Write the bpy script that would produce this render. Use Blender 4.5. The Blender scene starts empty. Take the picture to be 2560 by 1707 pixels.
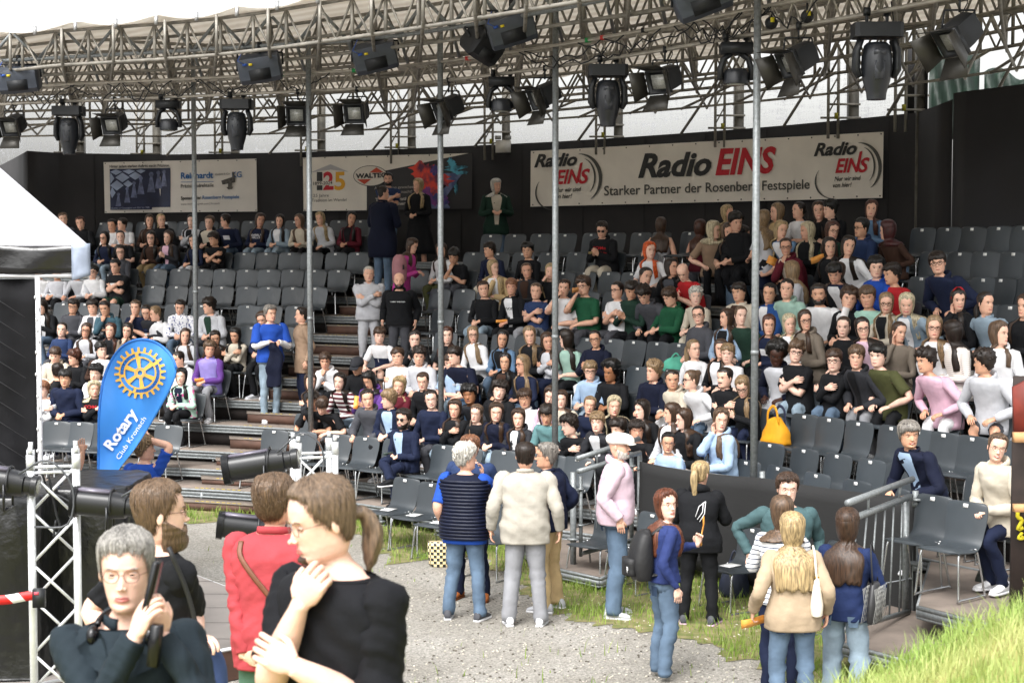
import bpy, math, random, bisect
import numpy as np
from mathutils import Vector, Matrix
R_ = math.radians
SC = bpy.context.scene
# ---------------------------------------------------------------- camera
FPX = 4000.0
PITCH = math.atan(218.5 / FPX)
CZ = 3.7
cam_d = bpy.data.cameras.new("camera"); cam = bpy.data.objects.new("camera", cam_d)
SC.collection.objects.link(cam); SC.camera = cam
cam.location = (0, 0, CZ); cam.rotation_euler = (math.pi / 2 - PITCH, 0, 0)
cam_d.sensor_width = 36; cam_d.lens = FPX / 2560 * 36; cam_d.clip_end = 3000; cam_d.clip_start = 0.3
cam_d.dof.use_dof = True; cam_d.dof.focus_distance = 19.0; cam_d.dof.aperture_fstop = 6.5
SC.render.resolution_x = 1024; SC.render.resolution_y = 682
# ---------------------------------------------------------------- light: overcast day
SUN_EL, SUN_AZ = R_(52), R_(205)
w = bpy.data.worlds.new("World"); SC.world = w; w.use_nodes = True
nt = w.node_tree; nt.nodes.clear()
o = nt.nodes.new("ShaderNodeOutputWorld"); b = nt.nodes.new("ShaderNodeBackground")
sk = nt.nodes.new("ShaderNodeTexSky"); sk.sky_type = 'NISHITA'; sk.sun_disc = False
sk.sun_elevation = SUN_EL; sk.sun_rotation = SUN_AZ; sk.air_density = 1.6; sk.dust_density = 6; sk.ozone_density = 1
hs = nt.nodes.new("ShaderNodeHueSaturation"); hs.inputs['Saturation'].default_value = 0.12
nt.links.new(sk.outputs[0], hs.inputs['Color']); nt.links.new(hs.outputs[0], b.inputs[0]); nt.links.new(b.outputs[0], o.inputs[0])
b.inputs[1].default_value = 0.15
sd = bpy.data.lights.new("sun", 'SUN'); sd.energy = 0.55; sd.angle = R_(25); sd.color = (1, 0.98, 0.96)
so = bpy.data.objects.new("sun", sd); SC.collection.objects.link(so)
# sun stands behind and left of the camera
sv = Vector((math.sin(SUN_AZ) * math.cos(SUN_EL), math.cos(SUN_AZ) * math.cos(SUN_EL), math.sin(SUN_EL)))
so.rotation_euler = sv.to_track_quat('Z', 'Y').to_euler(); so.location = (0, -10, 30)
SC.view_settings.view_transform = 'Standard'; SC.view_settings.look = 'None'
SC.view_settings.exposure = 1.45; SC.view_settings.gamma = 1.0
SC.render.engine = 'CYCLES'
SC.cycles.max_bounces = 6; SC.cycles.transparent_max_bounces = 8
# ---------------------------------------------------------------- pixel <-> world helpers
cp, sp = math.cos(PITCH), math.sin(PITCH)
def ray(x, y):
    a = (x - 1280) / FPX; c = -(y - 853.5) / FPX
    return np.array([a, cp + c * sp, -sp + c * cp])
def PD(x, y, D):
    d = ray(x, y); return np.array([0, 0, CZ]) + d * (D / d[1])
def PZ(x, y, z):
    d = ray(x, y); return np.array([0, 0, CZ]) + d * ((z - CZ) / d[2])
def proj(p):
    p = np.asarray(p, float) - np.array([0, 0, CZ])
    f = p[1] * cp - p[2] * sp; u = p[1] * sp + p[2] * cp
    return 1280 + FPX * p[0] / f, 853.5 - FPX * u / f
# ---------------------------------------------------------------- objects
def tag(o, label=None, cat=None, group=None, kind=None):
    if label: o['label'] = label
    if cat: o['category'] = cat
    if group: o['group'] = group
    if kind: o['kind'] = kind
    return o
def empty(name, loc, label=None, cat=None, group=None, rz=0):
    o = bpy.data.objects.new(name, None); SC.collection.objects.link(o)
    o.location = tuple(loc); o.rotation_euler = (0, 0, rz); o.empty_display_size = .1
    return tag(o, label, cat, group)
def link(name, mesh, parent=None, loc=None, rz=None):
    o = bpy.data.objects.new(name, mesh); SC.collection.objects.link(o)
    if parent is not None: o.parent = parent
    if loc is not None: o.location = tuple(loc)
    if rz is not None: o.rotation_euler = (0, 0, rz)
    return o
def copy_tree(o, parent=None, mats=None):
    c = o.copy(); SC.collection.objects.link(c); c.parent = parent
    for ch in o.children: copy_tree(ch, c)
    return c
# ---------------------------------------------------------------- materials
_M = {}
def lin(c):
    return c if isinstance(c, tuple) else tuple((int(c[i:i + 2], 16) / 255) ** 2.2 for i in (0, 2, 4))
def mat(name, col, rough=.7, metal=0, var=.12, vs=8, bump=0, bs=40, spec=.5, sheen=0, stretch=None, col2=None, trans=0, sss=0, coat=0, coord='Object', sharp=None):
    key = (name, col, rough, metal, var, vs, bump, bs)
    if key in _M: return _M[key]
    m = bpy.data.materials.new(name); m.use_nodes = True; n = m.node_tree; P = n.nodes['Principled BSDF']
    c = lin(col)
    P.inputs['Roughness'].default_value = rough; P.inputs['Metallic'].default_value = metal
    P.inputs['Specular IOR Level'].default_value = spec
    if coat: P.inputs['Coat Weight'].default_value = coat
    if sss: P.inputs['Subsurface Weight'].default_value = sss; P.inputs['Subsurface Radius'].default_value = (.02, .008, .005); P.inputs['Subsurface Scale'].default_value = .5
    tc = n.nodes.new('ShaderNodeTexCoord'); mp = n.nodes.new('ShaderNodeMapping')
    n.links.new(tc.outputs[coord], mp.inputs[0])
    if stretch: mp.inputs['Scale'].default_value = stretch
    if var or col2:
        no = n.nodes.new('ShaderNodeTexNoise'); no.inputs['Scale'].default_value = vs; no.inputs['Detail'].default_value = 5
        n.links.new(mp.outputs[0], no.inputs[0])
        rp = n.nodes.new('ShaderNodeValToRGB')
        c1 = tuple(max(0, v * (1 - var)) for v in c); c2 = lin(col2) if col2 else tuple(min(1, v * (1 + var)) for v in c)
        if col2: c1 = c
        rp.color_ramp.elements[0].color = (*c1, 1); rp.color_ramp.elements[1].color = (*c2, 1)
        lo, hi = sharp or (.33, .67)
        rp.color_ramp.elements[0].position = lo; rp.color_ramp.elements[1].position = hi
        n.links.new(no.outputs[0], rp.inputs[0]); n.links.new(rp.outputs[0], P.inputs['Base Color'])
    else: P.inputs['Base Color'].default_value = (*c, 1)
    if bump:
        nb = n.nodes.new('ShaderNodeTexNoise'); nb.inputs['Scale'].default_value = bs; nb.inputs['Detail'].default_value = 4
        n.links.new(mp.outputs[0], nb.inputs[0]); bp = n.nodes.new('ShaderNodeBump'); bp.inputs['Strength'].default_value = bump
        bp.inputs['Distance'].default_value = .02
        n.links.new(nb.outputs[0], bp.inputs['Height']); n.links.new(bp.outputs[0], P.inputs['Normal'])
    _M[key] = m
    return m
def striped(name, c1, c2, axis='Z', scale=12, duty=.5, rough=.85, sl=.03):
    key = (name, c1, c2, scale)
    if key in _M: return _M[key]
    m = bpy.data.materials.new(name); m.use_nodes = True; n = m.node_tree; P = n.nodes['Principled BSDF']; P.inputs['Roughness'].default_value = rough
    tc = n.nodes.new('ShaderNodeTexCoord'); wv = n.nodes.new('ShaderNodeTexWave'); wv.bands_direction = axis; wv.inputs['Scale'].default_value = scale
    wv.inputs['Distortion'].default_value = .4
    n.links.new(tc.outputs['Object'], wv.inputs[0]); rp = n.nodes.new('ShaderNodeValToRGB')
    rp.color_ramp.elements[0].color = (*lin(c1), 1); rp.color_ramp.elements[1].color = (*lin(c2), 1)
    rp.color_ramp.elements[0].position = duty - sl; rp.color_ramp.elements[1].position = duty + sl
    n.links.new(wv.outputs[0], rp.inputs[0]); n.links.new(rp.outputs[0], P.inputs['Base Color'])
    _M[key] = m; return m
STEEL = mat('galvanised_steel', '7d8182', .5, .45, .2, 30, .1, 60)
STEELD = mat('weathered_truss_steel', '827e76', .55, .3, .25, 6, .1, 50)
ALU = mat('truss_aluminium', 'd6d8da', .4, .5, .08, 20)
CHROME = mat('chrome_tube', 'b8babb', .22, .9, .05, 10)
BLACKP = mat('black_lamp_housing', '1d1f22', .5, .1, .15, 12, .05, 80)
GREYP = mat('grey_lamp_housing', '3d424b', .45, .1, .1, 12)
SHELL = mat('grey_chair_plastic', '34393d', .36, 0, .07, 5, .06, 200, spec=.5)
def _shell():
    n = SHELL.node_tree; P = n.nodes['Principled BSDF']; src = P.inputs['Base Color'].links[0].from_socket; oi = n.nodes.new('ShaderNodeObjectInfo'); mr = n.nodes.new('ShaderNodeMapRange'); mr.inputs[3].default_value = .78; mr.inputs[4].default_value = 1.3
    hv_ = n.nodes.new('ShaderNodeHueSaturation'); n.links.new(oi.outputs['Random'], mr.inputs[0]); n.links.new(mr.outputs[0], hv_.inputs['Value']); n.links.new(src, hv_.inputs['Color']); n.links.new(hv_.outputs[0], P.inputs['Base Color'])
    no = n.nodes.new('ShaderNodeTexNoise'); no.inputs['Scale'].default_value = 9; no.inputs['Detail'].default_value = 6; m2 = n.nodes.new('ShaderNodeMapRange'); m2.inputs[3].default_value = .22; m2.inputs[4].default_value = .55; n.links.new(no.outputs[0], m2.inputs[0]); n.links.new(m2.outputs[0], P.inputs['Roughness'])
_shell()
LABELW = mat('white_sticker', 'd8d8d6', .6, 0, .03, 40)
DECK = mat('deck_plywood', '6f655d', .8, 0, .22, 3, .1, 30, stretch=(1, 1, 1))
RISER = mat('brown_riser_board', '4c362c', .75, 0, .25, 5)
BLKW = mat('black_painted_board', '1b1a1b', .75, 0, .2, 2, .08, 20)
# ---------------------------------------------------------------- mesh builder
class MB:
    def __init__(s): s.v = []; s.q = []; s.t = []; s.qm = []; s.tm = []; s.n = 0
    def add(s, v, q=None, t=None, m=0):
        v = np.asarray(v, float).reshape(-1, 3)
        if q is not None and len(q):
            q = np.asarray(q, int).reshape(-1, 4) + s.n; s.q.append(q); s.qm.append(np.full(len(q), m) if np.isscalar(m) else np.asarray(m)[:len(q)])
        if t is not None and len(t):
            t = np.asarray(t, int).reshape(-1, 3) + s.n; s.t.append(t); s.tm.append(np.full(len(t), m) if np.isscalar(m) else np.full(len(t), 0))
        s.v.append(v); s.n += len(v); return s
    def loft(s, R, m=0, closed=True, cap=(True, True), qm=None):
        R = np.asarray(R, float); k, n = R.shape[:2]; idx = np.arange(k * n).reshape(k, n)
        if closed: a, b2 = idx, np.roll(idx, -1, 1)
        else: a, b2 = idx[:, :-1], idx[:, 1:]
        q = np.stack([a[:-1], b2[:-1], b2[1:], a[1:]], -1).reshape(-1, 4)
        v = R.reshape(-1, 3); t = []
        if closed and cap[0]:
            c = len(v); v = np.vstack([v, R[0].mean(0)]); t += [(c, idx[0, (j + 1) % n], idx[0, j]) for j in range(n)]
        if closed and cap[1]:
            c = len(v); v = np.vstack([v, R[-1].mean(0)]); t += [(c, idx[-1, j], idx[-1, (j + 1) % n]) for j in range(n)]
        s.add(v, q, None, m if qm is None else qm)
        if t:
            t = np.asarray(t) + (s.n - len(v)); s.t.append(t); s.tm.append(np.full(len(t), m))
        return s
    def box(s, c, d, m=0, rot=None):
        c = np.asarray(c, float); h = np.asarray(d, float) / 2
        v = np.array([[x, y, z] for z in (-1, 1) for y in (-1, 1) for x in (-1, 1)]) * h
        if rot is not None: v = v @ np.asarray(rot).T
        return s.add(v + c, [(0, 2, 3, 1), (4, 5, 7, 6), (0, 1, 5, 4), (2, 6, 7, 3), (0, 4, 6, 2), (1, 3, 7, 5)], None, m)
    def tube(s, p0, p1, r, n=8, m=0, r2=None):
        p0 = np.asarray(p0, float); p1 = np.asarray(p1, float); d = p1 - p0; L = np.linalg.norm(d)
        if L < 1e-6: return s
        d /= L; u = np.cross(d, [0, 0, 1.]);
        if np.linalg.norm(u) < .1: u = np.cross(d, [0, 1., 0])
        u /= np.linalg.norm(u); w_ = np.cross(d, u); a = np.arange(n) * 2 * np.pi / n
        c = np.outer(np.cos(a), u) + np.outer(np.sin(a), w_)
        return s.loft(np.stack([p0 + c * r, p1 + c * (r if r2 is None else r2)]), m)
    def path(s, pts, r, n=8, m=0):
        pts = np.asarray(pts, float); rr = np.full(len(pts), r) if np.isscalar(r) else np.asarray(r)
        return s.loft(rings(pts, np.stack([rr, rr], 1), n, pt=True), m)
    def ell(s, c, r, m=0, n=12, k=8, rot=None, f=None):
        th = np.linspace(.02, np.pi - .02, k); a = np.arange(n) * 2 * np.pi / n
        R = np.stack([np.outer(np.sin(th), np.cos(a)), np.outer(np.sin(th), np.sin(a)), np.outer(np.cos(th), np.ones(n))], -1)[::-1]
        if f is not None: R = R * f(R)[..., None]
        R = R * np.asarray(r, float)
        if rot is not None: R = R @ np.asarray(rot).T
        return s.loft(R + np.asarray(c, float), m)
    def mesh(s, name, mats, smooth=True, angle=None):
        me = bpy.data.meshes.new(name); V = np.vstack(s.v); me.vertices.add(len(V)); me.vertices.foreach_set('co', V.ravel())
        q = np.vstack(s.q) if s.q else np.zeros((0, 4), int); t = np.vstack(s.t) if s.t else np.zeros((0, 3), int)
        me.loops.add(q.size + t.size); me.loops.foreach_set('vertex_index', np.concatenate([q.ravel(), t.ravel()]).astype(np.int32))
        me.polygons.add(len(q) + len(t))
        st = np.concatenate([np.arange(len(q)) * 4, q.size + np.arange(len(t)) * 3]).astype(np.int32); me.polygons.foreach_set('loop_start', st)
        mi = np.concatenate((s.qm + s.tm) if (s.qm or s.tm) else [[]]).astype(np.int32); me.polygons.foreach_set('material_index', mi)
        for m in (mats if isinstance(mats, (list, tuple)) else [mats]): me.materials.append(m)
        me.update(calc_edges=True)
        if smooth:
            me.polygons.foreach_set('use_smooth', np.ones(len(me.polygons), bool))
            if angle: me.set_sharp_from_angle(angle=R_(angle))
        return me
    def obj(s, name, mats, parent=None, smooth=True, angle=None, loc=None, rz=None):
        return link(name, s.mesh(name, mats, smooth, angle), parent, loc, rz)
def nrm(v): v = np.asarray(v, float); return v / (np.linalg.norm(v) + 1e-12)
def cr(P, sub):                                    # Catmull-Rom resample of rows
    P = np.asarray(P, float)
    if sub <= 1 or len(P) < 3: return P
    Q = np.vstack([2 * P[0] - P[1], P, 2 * P[-1] - P[-2]]); out = []
    for i in range(1, len(Q) - 2):
        for j in range(sub):
            t = j / sub; a, b2, c, d = Q[i - 1:i + 3]
            out.append(.5 * (2 * b2 + (c - a) * t + (2 * a - 5 * b2 + 4 * c - d) * t * t + (3 * b2 - a - 3 * c + d) * t ** 3))
    out.append(P[-1]); return np.array(out)
def rings(P, rad, n, up=(0, 1, 0), tw=0, pw=2.0, pt=False):  # rings along a path; rad = (k,2): side radius, 'up' radius
    P = np.asarray(P, float); T = np.gradient(P, axis=0); T /= np.linalg.norm(T, axis=1)[:, None] + 1e-9
    up = np.asarray(up, float); U = up - T * (T @ up)[:, None]
    bad = np.linalg.norm(U, axis=1) < .15
    if bad.any(): alt = np.array([.3, .2, 1.]); Ub = alt - T * (T @ alt)[:, None]; U[bad] = Ub[bad]
    U /= np.linalg.norm(U, axis=1)[:, None]
    if pt:
        for i in range(1, len(P)): u = U[i - 1] - T[i] * (U[i - 1] @ T[i]); U[i] = u / (np.linalg.norm(u) + 1e-9)
    S = np.cross(U, T); a = np.arange(n) * 2 * np.pi / n + tw
    ca, sa = np.cos(a), np.sin(a)
    if pw != 2: ca = np.sign(ca) * abs(ca) ** (2 / pw); sa = np.sign(sa) * abs(sa) ** (2 / pw)
    return P[:, None] + S[:, None] * (ca[None] * rad[:, :1])[..., None] + U[:, None] * (sa[None] * rad[:, 1:2])[..., None]
def wob(P, amp, freq, seed):                       # cheap smooth noise, (…,3)->(…)
    r = np.random.RandomState(seed); o = 0
    for i in range(5):
        k = r.normal(size=3) * freq * (1 + .6 * i); o = o + np.sin(P @ k + r.rand() * 6.28) / (1 + .5 * i)
    return o * amp / 2
# ================================================================ PLAN OF THE STAND
def dense(pts, x0=-260, x1=2820, n=90):
    P = cr(np.array(pts, float), 8); xs = np.linspace(x0, x1, n); return xs, np.interp(xs, P[:, 0], P[:, 1])
_d1 = dense([(-300, 25.8), (0, 25.6), (200, 25.3), (724, 24.0), (1130, 22.1), (1560, 20.3), (2000, 17.6), (2290, 16.0), (2560, 14.9), (2900, 13.7)])
_d10 = dense([(-300, 35), (0, 34.3), (200, 33.5), (650, 31.8), (905, 30.9), (1400, 28), (1900, 24.4), (2280, 21.9), (2560, 20.2), (2900, 18.4)])
_dw = ([-300, 0, 74, 154, 400, 700, 1000, 1400, 1900, 2290, 2380, 2600, 2900], [46, 39.6, 33.6, 34.3, 34.9, 34.2, 33.0, 30.8, 27.4, 24.5, 22.3, 20.9, 19.5])
FLOOR = [.27, .45, .62, .95, 1.28, 1.61, 1.95, 2.27, 2.58, 2.9, 3.23, 3.55]
def DR(k, x):
    a = np.interp(x, *_d1); return a + (k - 1) / 9 * (np.interp(x, *_d10) - a)
def XY(x, D): return np.array([(x - 1280) / FPX * D, D])
def row_xy(k, x): return XY(x, DR(k, x))
def row_face(k, x):                                   # yaw so that local +Y looks out of the row (towards the arena)
    a, b = row_xy(k, x - 15), row_xy(k, x + 15); t = b - a; nrm_ = np.array([t[1], -t[0]]); 
    return math.atan2(-nrm_[0], nrm_[1])
# ---------------------------------------------------------------- ground
def sheet(name, pts, z, m, kind='structure', thick=0):
    mb = MB(); V = [(p[0], p[1], z) for p in pts]; me = bpy.data.meshes.new(name); me.from_pydata(V, [], [list(range(len(V)))]); me.materials.append(m); me.update()
    if me.polygons[0].normal.z < 0: me.flip_normals()
    o = link(name, me); tag(o, kind=kind); return o
GRAV = bpy.data.materials.new('gravel'); GRAV.use_nodes = True
def _grav():
    n = GRAV.node_tree; P = n.nodes['Principled BSDF']; P.inputs['Roughness'].default_value = .9; tc = n.nodes.new('ShaderNodeTexCoord')
    vo = n.nodes.new('ShaderNodeTexVoronoi'); vo.inputs['Scale'].default_value = 55; n.links.new(tc.outputs['Object'], vo.inputs[0])
    r = n.nodes.new('ShaderNodeValToRGB'); n.links.new(vo.outputs['Color'], r.inputs[0])
    for p, c in ((0, (.15, .143, .13)), (.3, (.225, .215, .196)), (.7, (.30, .288, .264)), (1, (.39, .378, .355))):
        e = r.color_ramp.elements[0] if p == 0 else (r.color_ramp.elements[1] if p == 1 else r.color_ramp.elements.new(p)); e.position = p; e.color = (*c, 1)
    no = n.nodes.new('ShaderNodeTexNoise'); no.inputs['Scale'].default_value = .9; no.inputs['Detail'].default_value = 6; n.links.new(tc.outputs['Object'], no.inputs[0])
    mx = n.nodes.new('ShaderNodeMix'); mx.data_type = 'RGBA'; mx.blend_type = 'MULTIPLY'; mx.inputs[0].default_value = .8
    r2 = n.nodes.new('ShaderNodeValToRGB'); r2.color_ramp.elements[0].position = .3; r2.color_ramp.elements[1].position = .7
    r2.color_ramp.elements[0].color = (.72, .68, .6, 1); r2.color_ramp.elements[1].color = (1.1, 1.08, 1.04, 1); n.links.new(no.outputs[0], r2.inputs[0])
    n.links.new(r.outputs[0], mx.inputs[6]); n.links.new(r2.outputs[0], mx.inputs[7]); n.links.new(mx.outputs[2], P.inputs['Base Color'])
    bp = n.nodes.new('ShaderNodeBump'); bp.inputs['Strength'].default_value = .9; bp.inputs['Distance'].default_value = .012
    n.links.new(vo.outputs['Distance'], bp.inputs['Height']); n.links.new(bp.outputs[0], P.inputs['Normal'])
_grav()
me = bpy.data.meshes.new('ground'); me.from_pydata([(-400, -60, 0), (400, -60, 0), (400, 900, 0), (-400, 900, 0)], [], [(0, 1, 2, 3)]); me.materials.append(GRAV)
tag(link('ground', me), kind='structure')
GRASSM = mat('grass_soil', '56602f', .95, 0, .4, 6, .3, 60, col2='857a58')
verge = [PZ(x, y, 0) for x, y in [(380, 1300), (560, 1305), (700, 1300), (930, 1340), (1010, 1400), (1180, 1395), (1300, 1440), (1370, 1500), (1440, 1530), (1500, 1560), (1640, 1590), (1760, 1600), (1850, 1640), (1960, 1690), (2300, 1707), (2300, 1420), (1900, 1370), (1500, 1300), (1000, 1240), (600, 1230), (380, 1230)]]
rs = random.Random(5)
vp = cr(np.array(verge), 16); vp[:, :2] += wob(vp, .22, 3, 3)[:, None] * [.6, 1] + wob(vp, .1, 11, 5)[:, None] * [1, 1]
sheet('grass_verge', vp, .006, GRASSM)
BL = mat('grass_blade', '5d7a2c', .6, 0, .3, 3, col2='8a9a4c', spec=.3)
def blades(name, spots, hmin, hmax, wd, m, seed=1, kind='stuff', bend=.5):
    r = np.random.RandomState(seed); S = np.asarray(spots, float); n = len(S); a = r.rand(n) * 6.28; h = hmin + (hmax - hmin) * r.rand(n) ** 1.5
    d = np.stack([np.cos(a), np.sin(a), 0 * a], 1); b = r.rand(n) * 6.28; L = np.stack([np.cos(b), np.sin(b), 0 * b], 1) * (bend * h * (.3 + r.rand(n)))[:, None]
    up = np.array([0, 0, 1.]) * h[:, None]; W = d * (wd * (.6 + .8 * r.rand(n)))[:, None]
    v = np.stack([S - W, S + W, S + up * .55 + L * .3 + W * .7, S + up * .55 + L * .3 - W * .7, S + up + L + W * .08, S + up + L - W * .08], 1).reshape(-1, 3)
    i = np.arange(n)[:, None] * 6; q = np.vstack([i + [0, 1, 2, 3], i + [3, 2, 4, 5]])
    mb = MB().add(v, q); o = mb.obj(name, m, smooth=True); return tag(o, kind=kind)
def inside(p, poly):
    c = False; j = len(poly) - 1
    for i in range(len(poly)):
        if (poly[i][1] > p[1]) != (poly[j][1] > p[1]) and p[0] < (poly[j][0] - poly[i][0]) * (p[1] - poly[i][1]) / (poly[j][1] - poly[i][1]) + poly[i][0]: c = not c
        j = i
    return c
rr = np.random.RandomState(3); sp_ = []
lo, hi = vp[:, :2].min(0) - .25, vp[:, :2].max(0)
C_ = rr.uniform(lo, hi, (260, 2))
while len(sp_) < 26000:
    p = rr.uniform(lo, hi) if rr.rand() < .45 else C_[rr.randint(len(C_))] + rr.normal(size=2) * .16
    if inside(p, vp) or (rr.rand() < .008 and p[1] < 21): sp_.append((p[0], p[1], .0))
tag(blades('grass_tufts', sp_, .03, .15, .0045, BL, 2), 'short green grass growing along the foot of the stand', 'grass')
# fine gravel stones, loose on the ground
st = MB(); rr = np.random.RandomState(8)
for i in range(1500):
    x = rr.uniform(900, 2000); y = rr.uniform(1420, 1730); p = PZ(x, y, 0); s = rr.uniform(.006, .016); st.ell((p[0], p[1], s * .4), (s, s * rr.uniform(.6, 1), s * .6), n=5, k=4, m=int(rr.rand() < .4))
tag(st.obj('loose_stones', [mat('stone_light', 'b8b2a6', .9), mat('stone_dark', '5f5a52', .9)]), 'loose pale and dark stones scattered over the gravel', 'stones', kind='stuff')
# ---------------------------------------------------------------- seating platforms
xs_ = np.linspace(-200, 2760, 75)
def strip(mb, ka, kb, z0, z1, m=0, xa=-200, xb=2760, n=70):
    xs = np.linspace(xa, xb, n); A = np.array([row_xy(ka, x) for x in xs]); B = np.array([row_xy(kb, x) for x in xs])
    R = np.stack([np.c_[A, np.full(n, z0)], np.c_[A, np.full(n, z1)], np.c_[B, np.full(n, z1)], np.c_[B, np.full(n, z0)]], 1); mb.loft(R, m)
for k in range(12):
    z = FLOOR[k]; r = empty('seating_platform', (0, 0, 0), None, None)
    nm = ['lowest', 'second', 'third', 'fourth', 'fifth', 'sixth', 'seventh', 'eighth', 'ninth', 'tenth', 'eleventh', 'topmost'][k]
    tag(r, nm + ' curved plywood tier of the stand counted from the ground, under its chairs', 'platform', 'tiers of the stand')
    xa, xb = -200, 2760
    mb = MB(); strip(mb, k - .56, k + .46, z - .03, z, xa=xa, xb=xb); mb.obj('deck', DECK, r, smooth=False)
    mb = MB(); strip(mb, k - .6, k - .561, z - .035, z - .002, xa=xa, xb=xb); strip(mb, k - .585, k - .561, z - .1, z - .036, xa=xa, xb=xb); strip(mb, k - .6, k - .561, z - .13, z - .1, xa=xa, xb=xb)
    mb.obj('edge_beam', STEEL, r, smooth=False)
    mb = MB(); strip(mb, k - .52, k - .5, (FLOOR[k - 1] if k else 0.0), z - .04, xa=xa, xb=xb)
    if k > 0 : mb.obj('riser', mat('riser_dark', '231d1b', .8, 0, .3, 4), r, smooth=False)
    if k < 3:
        lm = MB().tube((0, 0, 0.02), (0, 0, 1), .024, 7).mesh('leg', STEEL) if k else MB().tube((0, 0, .01), (0, 0, .22), .03, 7).tube((0, 0, 0.005), (0, 0, .02), .09, 8).tube((0, 0, .05), (0, 0, .075), .07, 8).mesh('foot', STEEL)
        for x in range(-100, 2750, 150 if k == 0 else 210):
            p = row_xy(k - .565, x); zz = FLOOR[k - 1] if k else 0.0; c = link('leg', lm, r, (p[0], p[1], zz)); c.scale.z = (z - .13 - zz) if k else 1
# aisle half steps
aisle = [(540, 95), (590, 90), (625, 88), (660, 88), (700, 84), (745, 78), (795, 75), (845, 70), (880, 62), (905, 56), (930, 50)]
YEL = mat('worn_yellow_tape', 'b9a12a', .8, 0, .5, 30)
ords = ['lowest', 'second', 'third', 'fourth', 'fifth', 'sixth', 'seventh', 'eighth', 'ninth', 'tenth', 'topmost']
for k, (ax, hw) in enumerate(aisle):
    ax0 = ax; z0 = FLOOR[k - 1] if k else 0; z1 = FLOOR[k]; zt = (z0 + z1) / 2
    r = empty('aisle_step', (0, 0, 0), ords[k] + ' brown wooden half step of the aisle stairs, counted from the ground', 'step', 'half steps in the aisle')
    mb = MB(); strip(mb, k - 1.0, k - .61, max(z0, .0) + .002, zt - .02, xa=ax0 - hw, xb=ax0 + hw, n=5); mb.obj('box', RISER, r, smooth=False)
    mb = MB(); strip(mb, k - 1.01, k - .61, zt - .019, zt, xa=ax0 - hw - 2, xb=ax0 + hw + 2, n=5); mb.obj('tread', DECK, r, smooth=False)
    mb = MB()
    rr = np.random.RandomState(k)
    for j in range(9):
        if rr.rand() < .35: continue
        x = ax0 - hw * .6 + j * hw * .14
        strip(mb, k - .98, k - .93, zt + .002, zt + .004, xa=x, xb=x + hw * .09, n=2)
        strip(mb, k - .52, k - .47, z1 + .002, z1 + .004, xa=x, xb=x + hw * .09, n=2)
    mb.obj('yellow_marking', YEL, r, smooth=False)
# ---------------------------------------------------------------- back wall, screen, posts
ZW = 5.85
def wxy(x, off=0): return XY(x, np.interp(x, *_dw) + off)
def wall_strip(mb, xs, z0, z1, o0=0, o1=.08, m=0):
    A = np.array([wxy(x, o0) for x in xs]); B = np.array([wxy(x, o1) for x in xs]); n = len(xs)
    z0 = np.broadcast_to(z0, n); z1 = np.broadcast_to(z1, n)
    mb.loft(np.stack([np.c_[A, z0], np.c_[A, z1], np.c_[B, z1], np.c_[B, z0]], 1), m)
r = empty('back_wall', (0, 0, 0), 'tall curved black board wall behind the top row, carrying the banners', 'wall')
mb = MB(); xs = np.unique(np.concatenate([np.linspace(-200, 2375, 60), [0, 74, 154]])); zt = np.where(xs > 235, ZW + .0, ZW); wall_strip(mb, xs, 0, zt); mb.obj('boards', mat('black_wall_board', '1d1b1c', .8, 0, .35, 1.2, .08, 12), r, smooth=False)
mb = MB()
for x in list(range(240, 2350, 152)): wall_strip(mb, [x, x + 1.2], 2.5, ZW - .01, -.012, -.002)
mb.obj('seam_batten', mat('black_batten', '121112', .8), r, smooth=False)
mb = MB(); wall_strip(mb, np.linspace(2376, 2800, 14), 0, ZW + .02, -.6, -.4)
tag(mb.obj('side_wall', mat('black_side_board', '151519', .7, 0, .3, 2), smooth=False), 'flat black side wall rising right of the banner at the picture edge', 'wall')
# wind screen
SCR = bpy.data.materials.new('white_scrim'); SCR.use_nodes = True; n = SCR.node_tree; n.nodes.clear()
out = n.nodes.new('ShaderNodeOutputMaterial'); tc = n.nodes.new('ShaderNodeTexCoord'); facs = []
for sc in ((1.2, 60, 1.6), (14, 14, .9)):
    mp = n.nodes.new('ShaderNodeMapping'); mp.inputs['Scale'].default_value = sc if sc[0] != 1.2 else (4, 4, .7); no = n.nodes.new('ShaderNodeTexNoise'); no.inputs['Scale'].default_value = 3; no.inputs['Detail'].default_value = 9; no.inputs['Roughness'].default_value = .85
    if sc[0] == 14: mp.inputs['Scale'].default_value = (.7, .7, 7)
    n.links.new(tc.outputs['Object'], mp.inputs[0]); n.links.new(mp.outputs[0], no.inputs[0]); facs.append(no)
ad = n.nodes.new('ShaderNodeMath'); ad.operation = 'ADD'; n.links.new(facs[0].outputs[0], ad.inputs[0]); n.links.new(facs[1].outputs[0], ad.inputs[1])
rp = n.nodes.new('ShaderNodeValToRGB'); rp.color_ramp.elements[0].position = .84; rp.color_ramp.elements[1].position = 1.0
n.links.new(ad.outputs[0], rp.inputs[0]); rp.color_ramp.elements[0].color = (.0, .0, .0, 1); rp.color_ramp.elements[1].color = (1, 1, 1, 1)
tr = n.nodes.new('ShaderNodeBsdfTransparent'); tl = n.nodes.new('ShaderNodeBsdfTranslucent'); tl.inputs[0].default_value = (.8, .8, .82, 1)
mr = n.nodes.new('ShaderNodeMapRange'); mr.inputs[3].default_value = .3; mr.inputs[4].default_value = 1.0; n.links.new(rp.outputs[0], mr.inputs[0])
mx = n.nodes.new('ShaderNodeMixShader'); n.links.new(mr.outputs[0], mx.inputs[0]); n.links.new(tl.outputs[0], mx.inputs[1]); n.links.new(tr.outputs[0], mx.inputs[2]); n.links.new(mx.outputs[0], out.inputs[0])
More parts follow.
